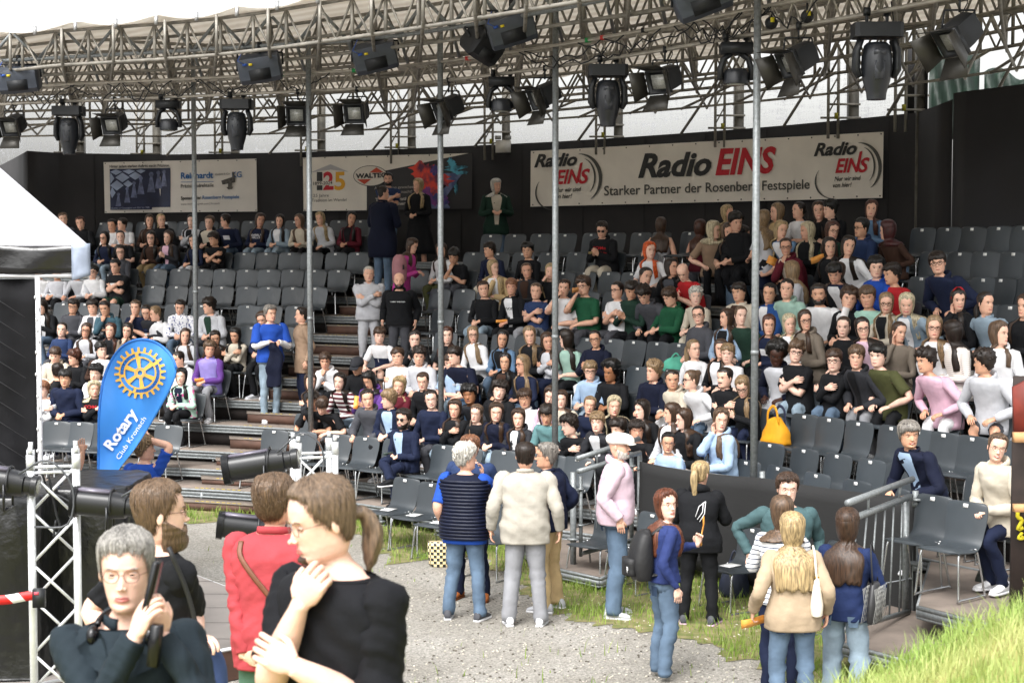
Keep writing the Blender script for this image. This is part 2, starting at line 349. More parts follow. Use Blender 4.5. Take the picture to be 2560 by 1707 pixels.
posts = [205, 395, 590, 805, 1030, 1265, 1545, 1845, 2130, 2300]
edges = [-200, 74] + posts[:-2] + [2120, 2250]
wo = ['leftmost panel by the tent side', 'second panel from the left', 'third panel from the left', 'fourth panel from the left', 'fifth panel from the left', 'sixth panel from the left', 'seventh panel from the left', 'eighth panel from the left', 'ninth panel from the left', 'second panel from the right', 'last panel on the right', 'x']
ev = [-200, 205, 395, 590, 805, 1030, 1265, 1545, 1845, 2130, 2252]
for i in range(len(ev) - 1):
    mb = MB(); xs = np.linspace(ev[i] + 6, ev[i + 1] - 2, 16); A = np.array([wxy(x, .42) for x in xs]); N = len(xs); t = np.linspace(0, 1, N)
    top = 7.02 - .05 * np.sin(t * np.pi); zs = np.linspace(0, 1, 8)
    R = np.stack([np.c_[A + .02 * np.sin(z * 9 + i), ZW - .1 + (top - ZW + .1) * z] for z in zs], 1)
    mb.loft(R, closed=False); o_ = mb.obj('wind_screen', SCR)
    so_ = o_.modifiers.new('thick', 'SOLIDIFY'); so_.thickness = .004
    tag(o_, ['leftmost', 'second', 'third', 'fourth', 'fifth', 'sixth', 'seventh', 'eighth', 'ninth', 'tenth'][i] + ' white woven wind screen from the left, stretched above the black wall', 'screen', 'wind screens above the wall')
COL = mat('post_steel_dark', '55524b', .6, .3, .3, 8)
pl = ['leftmost', 'second', 'third', 'fourth', 'fifth', 'sixth', 'seventh', 'eighth', 'ninth', 'rightmost']
for i, x in enumerate(posts):
    p = wxy(x, .2); r = empty('roof_post', (p[0], p[1], 0), pl[i] + ' dark steel column from the left between the wind screens, standing behind the wall top', 'column', 'roof columns at the back')
    mb = MB(); mb.box((0, .1, 3.55), (.16, .18, 7.1)); mb.obj('column', COL, r, smooth=False)
    mb = MB()
    for dx in (-.42, -.26): mb.tube((dx, -.02, ZW - .3), (dx, -.02, 7.05), .025, 7)
    for q in range(4): z = ZW + .1 + q * .3; mb.tube((-.42, -.02, z), (-.26, -.02, z + .3), .014, 6)
    mb.tube((-.42, 0, ZW + .25), (.1, 0, ZW + .25), .02, 6); mb.tube((-.55, -.05, ZW + .03), (.1, -.05, ZW + .03), .02, 6); mb.obj('scaffold_upright', STEELD, r)
    mb = MB(); mb.box((-.3, -.06, ZW + .06), (.05, .06, .1)); mb.obj('strap', mat('yellow_strap', '8c861c', .7), r, smooth=False)
# green tarp beyond the side wall
mb = MB(); gt = mat('green_tarp', '10241a', .6, 0, .5, 3, .4, 6)
for a, b_, zt in ((2316, 2440, 7.0), (2452, 2600, 6.6)):
    xs = np.linspace(a, b_, 16); R = []
    for z in np.linspace(ZW - .3, 1, 10)[::-1] * 0 + np.linspace(0, 1, 10):
        R.append([np.r_[XY(x, 25.5 + .12 * math.sin(x * .11 + z * 5) + z * .4), ZW - .4 + (zt - ZW + .4) * z - .1 * math.sin(x * .05)] for x in xs])
    mb.loft(np.array(R), closed=False)
o_ = mb.obj('green_tarpaulin', gt); s_ = o_.modifiers.new('t', 'SOLIDIFY'); s_.thickness = .01
tag(o_, 'dark green tarpaulin hanging in folds above the black side wall', 'tarpaulin')
mb = MB(); wall_strip(mb, np.linspace(2254, 2312, 5), ZW, 6.98, .30, .36); tag(mb.obj('black_panel', BLKW, smooth=False), 'black upright cloth panel between the last wind screen and the green tarpaulin', 'panel')
# ---------------------------------------------------------------- roof
ROOF = bpy.data.materials.new('cream_roof_membrane'); ROOF.use_nodes = True; n = ROOF.node_tree; P = n.nodes['Principled BSDF']; P.inputs['Roughness'].default_value = .8
tc = n.nodes.new('ShaderNodeTexCoord'); wv = n.nodes.new('ShaderNodeTexWave'); wv.inputs['Scale'].default_value = 1.1; wv.inputs['Distortion'].default_value = 3; wv.bands_direction = 'DIAGONAL'; n.links.new(tc.outputs['Object'], wv.inputs[0])
rp = n.nodes.new('ShaderNodeValToRGB'); rp.color_ramp.elements[0].color = (.66, .62, .56, 1); rp.color_ramp.elements[1].color = (.76, .73, .68, 1); n.links.new(wv.outputs[0], rp.inputs[0])
tl = n.nodes.new('ShaderNodeBsdfTranslucent'); mx = n.nodes.new('ShaderNodeMixShader'); mx.inputs[0].default_value = .45; n.links.new(rp.outputs[0], P.inputs[0]); n.links.new(rp.outputs[0], tl.inputs[0])
n.links.new(P.outputs[0], mx.inputs[1]); n.links.new(tl.outputs[0], mx.inputs[2]); n.links.new(mx.outputs[0], n.nodes['Material Output'].inputs[0])
fe = np.array([(-300, 26), (0, 24.5), (145, 23.6), (240, 23.3), (470, 22.6), (610, 22), (700, 21.5), (820, 20.8), (1300, 18.2), (1900, 15.4), (2600, 12.75), (2900, 12)])
def rxy(x, f):                                      # f 0 = front eave, 1 = at the wall
    a = np.interp(x, fe[:, 0], fe[:, 1]); b = np.interp(x, *_dw) if x > 154 else 34.3 + (154 - x) * .002
    if x > 2290: b = 24.5 - (x - 2290) * .008
    return XY(x, a + (b - .25 - a) * f)
canopy = empty('roof_canopy', (0, 0, 0), 'cream membrane roof with scalloped front edge spanning the whole stand', 'roof')
xs = np.linspace(-280, 2880, 130); R = []
for f in np.linspace(0, 1, 26):
    row = []
    for x in xs:
        p = rxy(x, f); sc = abs(math.sin(x / 200 * math.pi))
        z = 7.02 + .10 * math.sin(f * math.pi) - .05 * sc * math.sin(f * math.pi) - (.10 * (sc - .5) if f == 0 else 0) + .10 * f * (sc)
        row.append((p[0], p[1], z + .0))
    R.append(row)
o_ = MB().loft(np.array(R), closed=False).obj('membrane', ROOF, canopy); s_ = o_.modifiers.new('t', 'SOLIDIFY'); s_.thickness = .01; s_.offset = 1
mb = MB()
for x in range(-200, 2880, 100):
    p = rxy(x, 0); mb.tube((p[0], p[1] - .03, 7.05), (p[0], p[1] - .05, 6.93), .026, 6); 
mb.obj('eave_clamp', mat('eave_clamp_metal', 'a8a8a8', .4, .6), canopy)
def truss(pts_top, pts_bot, bays, name, label, group, r=.026, rz=.016, verts=True, m=STEELD):
    T = cr(np.array(pts_top), 1); B = cr(np.array(pts_bot), 1)
    o = empty(name, tuple(np.r_[T[0][:2], B[0][2]]), label, 'truss', group); L = np.array(o.location)
    mb = MB(); mb.path(T - L, r, 7); mb.obj('chord', m, o); mb = MB(); mb.path(B - L, r, 7); mb.obj('chord', m, o)
    mb = MB(); t = np.linspace(0, 1, bays + 1)
    def at(P, u): i = u * (len(P) - 1); j = min(int(i), len(P) - 2); return P[j] + (P[j + 1] - P[j]) * (i - j)
    for i in range(bays):
        a, b_ = at(T, t[i]) - L, at(B, t[i]) - L; c, d = at(T, t[i + 1]) - L, at(B, t[i + 1]) - L; mid = (at(B, (t[i] + t[i + 1]) / 2) - L)
        if verts: mb.tube(a, b_, r * .95, 6)
        mb.tube(a, mid, rz, 6); mb.tube(mid, c, rz, 6)
    mb.obj('bracing', m, o); return o
rg = ['front', 'second', 'third', 'fourth', 'fifth', 'sixth', 'rear']
for i, f in enumerate((.03, .17, .32, .47, .62, .78, .93)):
    xs = np.linspace(-260, 2850, 24); zt = 6.98 + .08 * math.sin(f * math.pi)
    top = [np.r_[rxy(x, f), zt] for x in xs]; bot = [np.r_[rxy(x, f), zt - .5] for x in xs]
    truss(top, bot, 38, 'roof_truss', rg[i] + ' long curved scaffold truss running the whole length under the roof', 'long roof trusses')
ORD = ['leftmost', 'second', 'third', 'fourth', 'fifth', 'sixth', 'seventh', 'eighth', 'ninth', 'tenth', 'eleventh', 'twelfth', 'thirteenth', 'fourteenth', 'fifteenth', 'sixteenth', 'seventeenth', 'eighteenth', 'nineteenth', 'twentieth', 'twenty first', 'twenty second', 'twenty third', 'twenty fourth', 'twenty fifth', 'twenty sixth', 'twenty seventh', 'twenty eighth', 'twenty ninth', 'thirtieth', 'thirty first', 'thirty second', 'thirty third', 'thirty fourth', 'thirty fifth', 'thirty sixth', 'thirty seventh', 'thirty eighth', 'thirty ninth', 'fortieth']
xr = list(range(-220, 2850, 128)); names = []
for i, x in enumerate(xr):
    sk_ = 40 if i % 2 else -30
    top = [np.r_[rxy(x + sk_ * f, f), 6.97 + .1 * math.sin(f * math.pi)] for f in np.linspace(.0, .98, 9)]
    bot = [np.r_[rxy(x + sk_ * f, f), 6.5 - .05 * math.sin(f * math.pi)] for f in np.linspace(.0, .98, 9)]
    o_ = truss(top, bot, 9, 'cross_truss', None, 'cross trusses under the roof', r=.024, rz=.015)
    tag(o_, (ORD[i] + ' galvanised cross truss from the left, reaching from the eave to the back columns').replace('leftmost galvanised cross truss from the left', 'leftmost galvanised cross truss'))
    names.append(o_)
    # sloping brace tubes hanging lower at the back
    o2 = MB(); a = rxy(x, .55); b_ = rxy(x + 64, .97); c = rxy(x + 128, .55)
    o2.tube((*a, 6.42), (*b_, ZW + .35), .022, 6); o2.tube((*c, 6.42), (*b_, ZW + .35), .022, 6); o2.tube((*rxy(x, .9), ZW + .3), (*rxy(x + 128, .9), ZW + .62), .022, 6)
    o2.tube((*rxy(x, .8), ZW + .2), (*rxy(x + 128, .8), ZW + .2), .02, 6)
    if i % 2: o2.tube((*rxy(x, .92), ZW - .1), (*rxy(x + 90, .92), ZW + .75), .024, 6)
    b3 = o2.obj('wind_brace', STEELD, o_); b3.location = -o_.location
for i, (xa, xb, fa9, fb9, z9) in enumerate([(-100, 900, .3, .12, 6.72), (200, 1300, .62, .4, 6.6), (700, 1900, .2, .5, 6.75), (1100, 2300, .75, .6, 6.35), (1500, 2700, .35, .15, 6.7), (-150, 700, .8, .85, 6.3), (1000, 2000, .85, .8, 6.2), (1900, 2800, .55, .7, 6.55), (300, 1000, .1, .35, 6.85)]):
    P8 = np.array([np.r_[rxy(xa + (xb - xa) * t, fa9 + (fb9 - fa9) * t), z9 + .04 * math.sin(t * 3 + i)] for t in np.linspace(0, 1, 10)]); o8 = MB().path(P8 - P8[0], .024, 7).obj('scaffold_pipe', STEELD, loc=P8[0]); tag(o8, (ORD[i] + ' long loose scaffold pipe from the left, lashed across the roof trusses').replace('pipe from the left', 'pipe') if i == 0 else ORD[i] + ' long loose scaffold pipe from the left, lashed across the roof trusses', 'pipe', 'long pipes across the roof')
# support poles
for i, (x, D, z1) in enumerate([(489, 26.4, 6.95), (775, 23.6, 6.95), (1102, 22.3, 6.95), (1388, 20.6, 6.95), (1888, 17.3, 6.95)]):
    p = XY(x, D); kk = (D - DR(1, x)) / ((DR(10, x) - DR(1, x)) / 9) + 1; z0 = FLOOR[max(0, min(11, int(round(kk))))]
    o_ = MB().tube((0, 0, 0), (0, 0, z1 - z0), .04, 16).obj('tube', STEEL); r = empty('support_pole', (p[0], p[1], z0), ['leftmost tall galvanised pole, crossing the screw company banner', 'second tall galvanised pole from the left, beside the anniversary banner', 'middle tall galvanised pole in front of the colourful banner', 'fourth tall galvanised pole, crossing the left logo of the radio banner', 'rightmost and thickest tall galvanised pole, crossing the big radio banner'][i], 'pole', 'tall poles carrying the roof')
    o_.parent = r; MB().tube((0, 0, 0), (0, 0, .012), .1, 12).tube((0, 0, .35 * (z1 - z0)), (0, 0, .35 * (z1 - z0) + .05), .045, 12).obj('collar', STEEL, r)
# lighting truss
lt = np.array([(-200, 26.6), (0, 25.9), (700, 24), (935, 23.4), (1200, 21.9), (1900, 17.5), (2400, 15), (2900, 13.2)])
def lxy(x, off=0): return XY(x, np.interp(x, lt[:, 0], lt[:, 1]) + off)
ZL = 6.1
for a, b_, lab in ((-200, 936, 'left lighting truss of pale tubes carrying spotlights above the left block'), (1000, 2860, 'long right lighting truss of pale tubes rising to the picture edge')):
    xs = np.linspace(a, b_, 12); o = empty('lighting_truss', (*lxy(a), ZL), lab, 'truss', 'lighting trusses'); L = np.array(o.location)
    A = np.array([np.r_[lxy(x), ZL] for x in xs]) - L; B = np.array([np.r_[lxy(x, -.15), ZL + .25] for x in xs]) - L; C2 = np.array([np.r_[lxy(x, .15), ZL + .25] for x in xs]) - L
    m = mat('lighting_truss_tube', 'a39d93', .4, .5, .15, 10)
    for Q in (A, B, C2): MB().path(Q, .024, 8).obj('chord', m, o)
    mb = MB(); nb = int(np.linalg.norm(A[-1] - A[0]) / .3)
    def at(P_, u): i = u * (len(P_) - 1); j = min(int(i), len(P_) - 2); return P_[j] + (P_[j + 1] - P_[j]) * (i - j)
    for i in range(nb):
        u, v2 = i / nb, (i + 1) / nb; um = (u + v2) / 2
        for Q in (B, C2): mb.tube(at(A, u), at(Q, um), .009, 5); mb.tube(at(Q, um), at(A, v2), .009, 5)
        mb.tube(at(B, u), at(C2, v2), .008, 5)
    mb.obj('bracing', m, o)
    rq = random.Random(int(a) + 9)
    for q9 in range(9):
        u = rq.uniform(.02, .8); w9 = rq.uniform(.06, .16); n8 = 14; cp9 = [at(B, min(1, u + w9 * j / n8)) + [0, -.03, -.02 - rq.uniform(.12, .3) * math.sin(j / n8 * math.pi)] for j in range(n8 + 1)]; MB().path(np.array(cp9), .009, 5).obj('cable', BLACKP, o)
    for q9 in range(7):
        u = rq.uniform(.02, .97); p9 = at(B, u); MB().tube(p9 - [.04, 0, 0], p9 + [.04, 0, 0], .03, 8).obj('tape', mat(*[('red_tape', 'b02a28', .6), ('green_tape', '1d8a4a', .6), ('black_tape', '151515', .6)][q9 % 3]), o)
# pipe that carries the grey wash lights
xs = np.linspace(-200, 2860, 24); A = np.array([np.r_[lxy(x, -1.1), 6.66] for x in xs]); o = empty('lamp_pipe', A[0], 'thick scaffold pipe above the lighting truss carrying the grey box lamps', 'pipe')
MB().path(A - A[0], .03, 8).obj('tube', STEEL, o); mb = MB()
for x in range(-150, 2860, 128): p, q = np.r_[lxy(x, -1.1), 6.66], np.r_[lxy(x + 60, -1.5), 7.0]; mb.tube(p - A[0], q - A[0], .024, 7); mb.tube(p - A[0], np.r_[lxy(x - 60, -1.5), 7.0] - A[0], .024, 7); mb.tube(p - A[0], np.r_[lxy(x + 20, .9), 6.5] - A[0], .024, 7)
mb.obj('bracing', STEEL, o)
# ---------------------------------------------------------------- lamps
def rotm(yaw=0, pitch=0, roll=0): return Matrix.Rotation(yaw, 3, 'Z') @ Matrix.Rotation(pitch, 3, 'X') @ Matrix.Rotation(roll, 3, 'Y')
GLASS = mat('lamp_glass', '9a9a94', .2, 0, .2, 60, spec=.8)
def wash(x, y, label, tilt=20, yaw=0, roll=-8, off=-1.1, kind=0):
    D = np.interp(x, lt[:, 0], lt[:, 1]) + off; p = PD(x, y, D); r = empty('wash_light', p, label, 'lamp', 'grey box lamps')
    Rm = np.array(rotm(R_(yaw), R_(tilt), R_(roll))); W = .30 if not kind else .22
    prof = np.array([(-.19, -.02), (-.2, -.11), (-.13, -.19), (.12, -.2), (.2, -.14), (.2, .14), (.15, .19), (-.14, .18), (-.19, .08)])   # (y,z)
    R = np.array([[(sx * W * s2, a * s1, b * s1) for a, b in prof] for sx, s2, s1 in ((-1, 1, .82), (-1, .94, .97), (-1, .5, 1), (1, .5, 1), (1, .94, .97), (1, 1, .82))]) @ Rm.T
    MB().loft(R).obj('housing', GREYP if not kind else BLACKP, r, angle=40)
    MB().box(Rm @ [0, -.19, -.05], (W * 1.0, .03, .16), rot=Rm).box(Rm @ [W * .9, 0, .0], (.03, .24, .22), rot=Rm).box(Rm @ [-W * .9, 0, .0], (.03, .24, .22), rot=Rm).obj('vent_panel', BLACKP, r, smooth=False)
    mb = MB()
    for s in (-1, 1): mb.tube(Rm @ [s * (W + .03), 0, 0], (s * (W + .02), 0, .22), .014, 6)
    mb.tube((-W - .02, 0, .22), (W + .02, 0, .22), .014, 6); mb.tube((0, 0, .2), (0, 0, .34), .02, 6); mb.box((0, 0, .32), (.06, .09, .08)); mb.obj('yoke', mat('lamp_bracket', '24262a', .5, .3), r)
    if not kind:
        MB().box(Rm @ [-W * .35, -.2, .11], (.05, .012, .03), rot=Rm).obj('yellow_plug', mat('yellow_plug', 'd8c020', .5), r, smooth=False)
        MB().box(Rm @ [-W * .62, -.2, .12], (.06, .02, .03), rot=Rm).path([Rm @ [-W * .62, -.2, .12], Rm @ [-W * .9, -.24, .2], Rm @ [-W * .6, -.1, .3]], .007, 5).obj('blue_cable', mat('blue_cable', '2b4f9c', .5), r)
    return r
for i, (x, y, l) in enumerate([(48, 198, 'grey box lamp at the far left edge under the roof'), (650, 170, 'grey box lamp above the second flap spotlight, left of the middle'), (938, 142, 'grey box lamp left of the middle pole with dusty lower shell'), (1278, 72, 'grey box lamp overlapping a black speaker box near the top'), (1752, -8, 'grey box lamp cut by the top edge of the picture')]): wash(x, y, l, yaw=6, roll=-6 - i * 4)
wash(1208, 112, 'black box lamp hanging beside the grey one, its flat back towards us', kind=1, tilt=35, yaw=30, roll=25, off=-.9)
def spot(x, y, label, yaw, tilt, base=0):
    D = np.interp(x, lt[:, 0], lt[:, 1]) + base; p = PD(x, y, D); r = empty('flap_spotlight', p, label, 'lamp', 'black spotlights with flaps')
    Rm = np.array(rotm(R_(yaw), R_(tilt)))          # local -Y is the beam
    MB().loft(np.array([[(a * s, yy, b * s) for a, b in [(.13, .12), (.0, .15), (-.13, .12), (-.15, 0), (-.13, -.12), (0, -.14), (.13, -.12), (.15, 0)]] for yy, s in ((.2, .6), (.16, .92), (0, 1), (-.1, 1), (-.12, .9))]) @ Rm.T).obj('housing', BLACKP, r, angle=40)
    MB().box(Rm @ [0, -.125, 0], (.19, .01, .17), rot=Rm).obj('lens', GLASS, r, smooth=False)
    MB().loft(np.array([[(a * s, yy, b * s) for a, b in [(.15, .14), (-.15, .14), (-.15, -.14), (.15, -.14)]] for yy, s in ((-.1, 1), (-.16, 1.02), (-.16, .88), (-.12, .86))]) @ Rm.T).obj('frame', BLACKP, r, smooth=False)
    for (cx, cz, sx, sz, op) in ((0, .15, 1, 0, .5), (0, -.15, 1, 0, .75), (.16, 0, 0, 1, .45), (-.16, 0, 0, 1, .45)):
        s = 1 if (cz > 0 or cx > 0) else -1; L = .2; w0, w1 = .14, .18
        if sx: Q = np.array([(-w0, -.16, cz), (w0, -.16, cz), (w1, -.16 - L * math.cos(op), cz + s * L * math.sin(op)), (-w1, -.16 - L * math.cos(op), cz + s * L * math.sin(op))])
        else: Q = np.array([(cx, -.16, -w0), (cx, -.16, w0), (cx + s * L * math.sin(op), -.16 - L * math.cos(op), w1), (cx + s * L * math.sin(op), -.16 - L * math.cos(op), -w1)])
        N = nrm(np.cross(Q[1] - Q[0], Q[2] - Q[0])) * .003; Q = np.array([Q - N, Q + N]) @ Rm.T; MB().loft(Q).obj('flap', mat('flap_sheet', '3a3834', .45, .4), r, smooth=False)
    mb = MB(); 
    for s in (-1, 1): mb.tube((s * .17, 0, 0), (s * .14, 0, .22), .01, 5)
    mb.tube((-.14, 0, .22), (.14, 0, .22), .01, 5); zt = ZL - p[2]; mb.tube((0, 0, .2), (0, 0, max(.26, zt)), .012, 6); mb.box((0, 0, max(.26, zt)), (.05, .07, .07)); mb.path([(0, .1, .1), (.1, .1, .3), (.06, 0, .45)], .006, 5); mb.obj('hanger', BLACKP, r)
for a in [(35, 312, 'black flap spotlight at the left edge', -14, 25), (288, 308, 'black flap spotlight with pale lens between the first two big moving heads', -14, 20), (745, 285, 'black flap spotlight facing us on the second pole', -2, 15), (893, 280, 'black flap spotlight with raised top flap right of the second pole', -14, 15),
          (1122, 268, 'black flap spotlight turned aside just right of the middle pole', -48, 25), (1362, 238, 'black flap spotlight at the fourth pole, pale flap hanging', -55, 25), (1662, 198, 'black flap spotlight right of the long central moving head', -42, 20), (1996, 148, 'black flap spotlight right of the thick pole, seen from its side', -62, 28), (2398, 86, 'black flap spotlight near the upper right corner', -62, 38)]: spot(*a)
def mover(x, y, label, big=True, sc=1, tilt=0):
    D = np.interp(x, lt[:, 0], lt[:, 1]); p = PD(x, y, D); r = empty('moving_head_lamp', p, label, 'lamp', 'big moving heads' if big else 'small moving heads')
    f = sc
    if big:
        MB().loft(np.array([[(a * f, b * f, z * f) for a, b in [(.24, .12), (.2, .16), (-.2, .16), (-.24, .12), (-.24, -.12), (-.2, -.16), (.2, -.16), (.24, -.12)]] for z in (-.07, -.06, .06, .07)])).obj('base', BLACKP, r, angle=40)
        arc = [(.16, -.09), (.2, -.2), (.205, -.38), (.17, -.46)]
        for s in (-1, 1): MB().loft(rings(np.array([(s * a * f, 0, z * f) for a, z in arc]), np.array([(.035, .1), (.04, .09), (.045, .08), (.03, .06)]) * f, 8)).obj('yoke_arm', BLACKP, r)
        hd = [(-.12, .10), (-.15, .13), (-.25, .15), (-.38, .155), (-.5, .135), (-.6, .105), (-.62, .1), (-.68, .095), (-.68, .06)]
        MB().loft(np.array([[(math.cos(t) * w_ * f, math.sin(t) * w_ * 1.05 * f - .01, z * f) for t in np.arange(16) * math.pi / 8] for z, w_ in hd[::-1]])).obj('head', mat('moving_head_shell', '26282c', .35, .1, .1, 10), r, angle=50)
        MB().box((0, -.155 * f, -.22 * f), (.12 * f, .012, .06 * f)).box((0, -.16 * f, -.4 * f), (.1 * f, .008, .18 * f)).obj('head_panel', mat('grey_panel', '3b3d42', .3, .1, .1, 5), r, smooth=False)
    else:
        MB().box((0, 0, 0), (.3 * f, .22 * f, .1 * f)).obj('base', BLACKP, r, smooth=False)
        for s in (-1, 1): MB().loft(rings(np.array([(s * .05 * f, 0, -.05 * f), (s * .12 * f, 0, -.1 * f), (s * .15 * f, 0, -.2 * f), (s * .15 * f, 0, -.3 * f)]), np.full((4, 2), .03 * f) * [1, 2], 8)).obj('yoke_arm', BLACKP, r)
        MB().loft(np.array([[(math.cos(t) * w_ * f, math.sin(t) * w_ * f, z * f) for t in np.arange(16) * math.pi / 8] for z, w_ in [(-.34, .1), (-.34, .12), (-.24, .125), (-.2, .1), (-.19, .05)]])).obj('head', mat('moving_head_shell', '26282c', .35, .1, .1, 10), r, angle=40)
        MB().tube((0, 0, -.35 * f), (0, 0, -.341 * f), .09 * f, 14).obj('lens', GLASS, r)
    mb = MB(); zt = max(ZL - p[2], .12)
    for s in (-1, 1):
        mb.tube((s * .1 * f, 0, .05 * f), (s * .1 * f, 0, zt), .018, 6); mb.tube((s * .1 * f - .03, 0, zt), (s * .1 * f + .03, 0, zt), .045, 8); mb.path([(s * .1, .05, .06), (s * .14 + .05, .1, zt * .6), (s * .1 + .04, 0, zt + .1)], .007, 5)
    mb.obj('clamp', BLACKP, r)
for x, y, l in [(172, 278, 'big black moving head hanging left above the empty wall part'), (592, 262, 'big black moving head above the screw company banner'), (1520, 178, 'big black moving head hanging lowest above the radio banner'), (2192, 78, 'biggest black moving head with long egg shaped head, right of the thick pole')]: mover(x, y, l, sc=1.0)
for x, y, l in [(421, 262, 'small round moving head near the leftmost pole'), (1254, 205, 'small arched moving head just left of the fourth pole'), (1840, 122, 'small arched moving head just left of the thick pole')]: mover(x, y, l, False, sc=1.15)
for x, y, l in [(2018, 42, 'tiny black spotlight with yellow sticker inside the right truss'), (1928, 58, 'tiny black spotlight with yellow sticker close to the thick pole')]:
    p = PD(x, y, np.interp(x, lt[:, 0], lt[:, 1])); r = empty('small_spotlight', p, l, 'lamp', 'tiny spotlights'); MB().ell((0, 0, 0), (.07, .09, .07)).obj('housing', BLACKP, r); MB().box((0, -.085, .02), (.04, .02, .05)).obj('sticker', mat('yellow_sticker', 'c8b820', .6), r, smooth=False); MB().tube((0, 0, .05), (0, 0, .14), .012).obj('hanger', BLACKP, r)
# emergency light box on wall top
p = wxy(1258, -.1); r = empty('floodlight_box', (p[0], p[1], ZW), 'small white box with two lamps on the wall top above the grey haired woman', 'lamp'); MB().box((0, 0, -.05), (.3, .08, .24)).obj('box', mat('white_box', 'c9c6c0', .6), r, smooth=False)
for s in (-1, 1): MB().box((s * .1, -.02, .12), (.12, .08, .07)).obj('lamp', mat('grey_lamp', '8a8a88', .5), r, smooth=False)
# ================================================================ CHAIRS
def chair_proto(loc, rz):
    r = empty('stacking_chair', loc, None, 'chair', 'grey chairs of the stand', rz); r.scale = (1.12, 1.08, 1)
    prof = np.array([(.235, .425), (.225, .448), (.17, .456), (.05, .445), (-.07, .44), (-.14, .452), (-.185, .49), (-.21, .56), (-.232, .65), (-.252, .74), (-.262, .79), (-.268, .82), (-.27, .832)])
    wd = np.array([.185, .215, .228, .225, .215, .205, .2, .205, .215, .216, .21, .19, .15])
    prof = cr(prof, 2); wd = cr(np.stack([wd, wd], 1), 2)[:, 0]; T = np.gradient(prof, axis=0); T /= np.linalg.norm(T, axis=1)[:, None]; N = np.stack([T[:, 1], -T[:, 0]], 1) * -1
    u = np.linspace(-1, 1, 9); R = []
    for (y, z), w_, nn in zip(prof, wd, N):
        cur = .03 * (abs(u) ** 2.2); up = [(a * w_, y - nn[0] * c * -1, z - nn[1] * c * -1) for a, c in zip(u, cur)]
        dn = [(a * w_, y + nn[0] * (c - .009), z + nn[1] * (c - .009)) for a, c in zip(u[::-1], cur[::-1])]; R.append(up + dn)
    MB().loft(np.array(R)).obj('shell', SHELL, r, angle=60)
    lm = MB().path(cr(np.array([(.19, .16, .43), (.2, .19, .36), (.225, .22, .03), (.225, .2, .012), (.225, -.2, .012), (.225, -.22, .03), (.2, -.13, .4), (.19, -.1, .43)]), 2), .0105, 6).mesh('leg', CHROME)
    link('leg', lm, r); l2 = link('leg', lm, r); l2.scale.x = -1
    MB().box((0, .12, .43), (.38, .02, .012)).box((0, -.08, .428), (.38, .02, .012)).obj('seat_rail', mat('seat_rail_steel', '4a4c4e', .4, .6), r, smooth=False)
    MB().box((0, -.2465, .795), (.052, .003, .036), rot=rotm(0, R_(8))).obj('number_label', LABELW, r, smooth=False)
    return r
CH0 = chair_proto((0, 0, 0), 0); used = [False]; nchair = [0]
def chair(x, y, z, yaw, label, group=None):
    if not used[0]: c = CH0; used[0] = True
    else: c = copy_tree(CH0)
    c.location = (x, y, z); c.rotation_euler = (0, 0, yaw); c['label'] = label
    if group: c['group'] = group
    nchair[0] += 1; return c
crs = random.Random(11)
def tight(k, x): pt_ = (DR(k + .5, x) - DR(k - .5, x)) * abs(math.cos(row_face(k, x) - math.pi)); return float(np.clip((pt_ - .01) / .52, .74, 1.08))
def chair_row(k, x, label, jit=1):
    p = row_xy(k, x); c = chair(p[0], p[1], FLOOR[k], row_face(k, x) + crs.uniform(-.06, .06) * jit, label); c.scale.y = tight(k, x); return c
TN = ['lowest', 'second', 'third', 'fourth', 'fifth', 'sixth', 'seventh', 'eighth', 'ninth', 'tenth', 'eleventh', 'topmost']
def ordn(i, n): return 'leftmost' if i == 0 else ('rightmost' if i == n - 1 else ORD[i])
EMPTY = {11: [185, 236, 290, 345, 400, 448, 502, 556, 612, 668, 722, 776, 830, 884, 925], 10: [905, 1205, 1264, 1325, 1388, 1452, 1512, 1576, 1626, 1700, 2278, 2340, 2402, 2468, 2533, 2598],
 9: [593, 648, 708, 763, 820, 876, 1162, 1222, 1282, 1344, 1413, 1470, 1592, 2305, 2372, 2436, 2505, 2570], 8: [371, 427, 485, 542, 598, 655, 712, 768, 827, 1020, 1380, 1433, 1495, 1555, 2278, 2331, 2430, 2473, 2540],
 7: [363, 420, 478, 535, 595, 653, 712, 770, 1071, 1133, 1190, 1440, 1509, 1560, 2436, 2500, 2570], 6: [136, 191, 248, 305, 420, 482, 598, 655, 720, 1078, 1145, 2010],
 5: [607, 690, 1085, 1159, 1230, 1292, 1358, 1440, 1500, 1556, 1615, 1673], 4: [905, 955, 1565, 1645, 1700], 3: [1439, 1502, 1985, 2046, 2118, 2200, 2268, 2335, 2405, 2486, 2560], 2: [1898, 1982, 2064, 2147, 2222, 2430, 2500],
 1: [185, 740, 878, 1779, 1838, 1915, 2010, 2110, 2205], 0: [113, 168, 234, 393, 655, 725, 812, 880, 950, 1075, 1135, 1228, 1285, 1345, 1415]}
for k, L in EMPTY.items():
    for i, x in enumerate(L):
        lb = ordn(i, len(L)) + ('' if i in (0, len(L) - 1) else ' from the left') + ' of the empty grey chairs, ' + TN[k] + (' tier' if k in (0, 11) else ' tier from the ground')
        chair_row(k, x, lb)
for x, y, l9 in ((2292, 1243, 'front chair at the right, directly behind the railing post'), (2378, 1260, 'foremost big chair at the right with a paper tag hanging from its corner')): p = PZ(x, y, 1.45); chair(p[0], p[1], .62, row_face(0, x) + .12, l9).scale = (1, .92, 1)
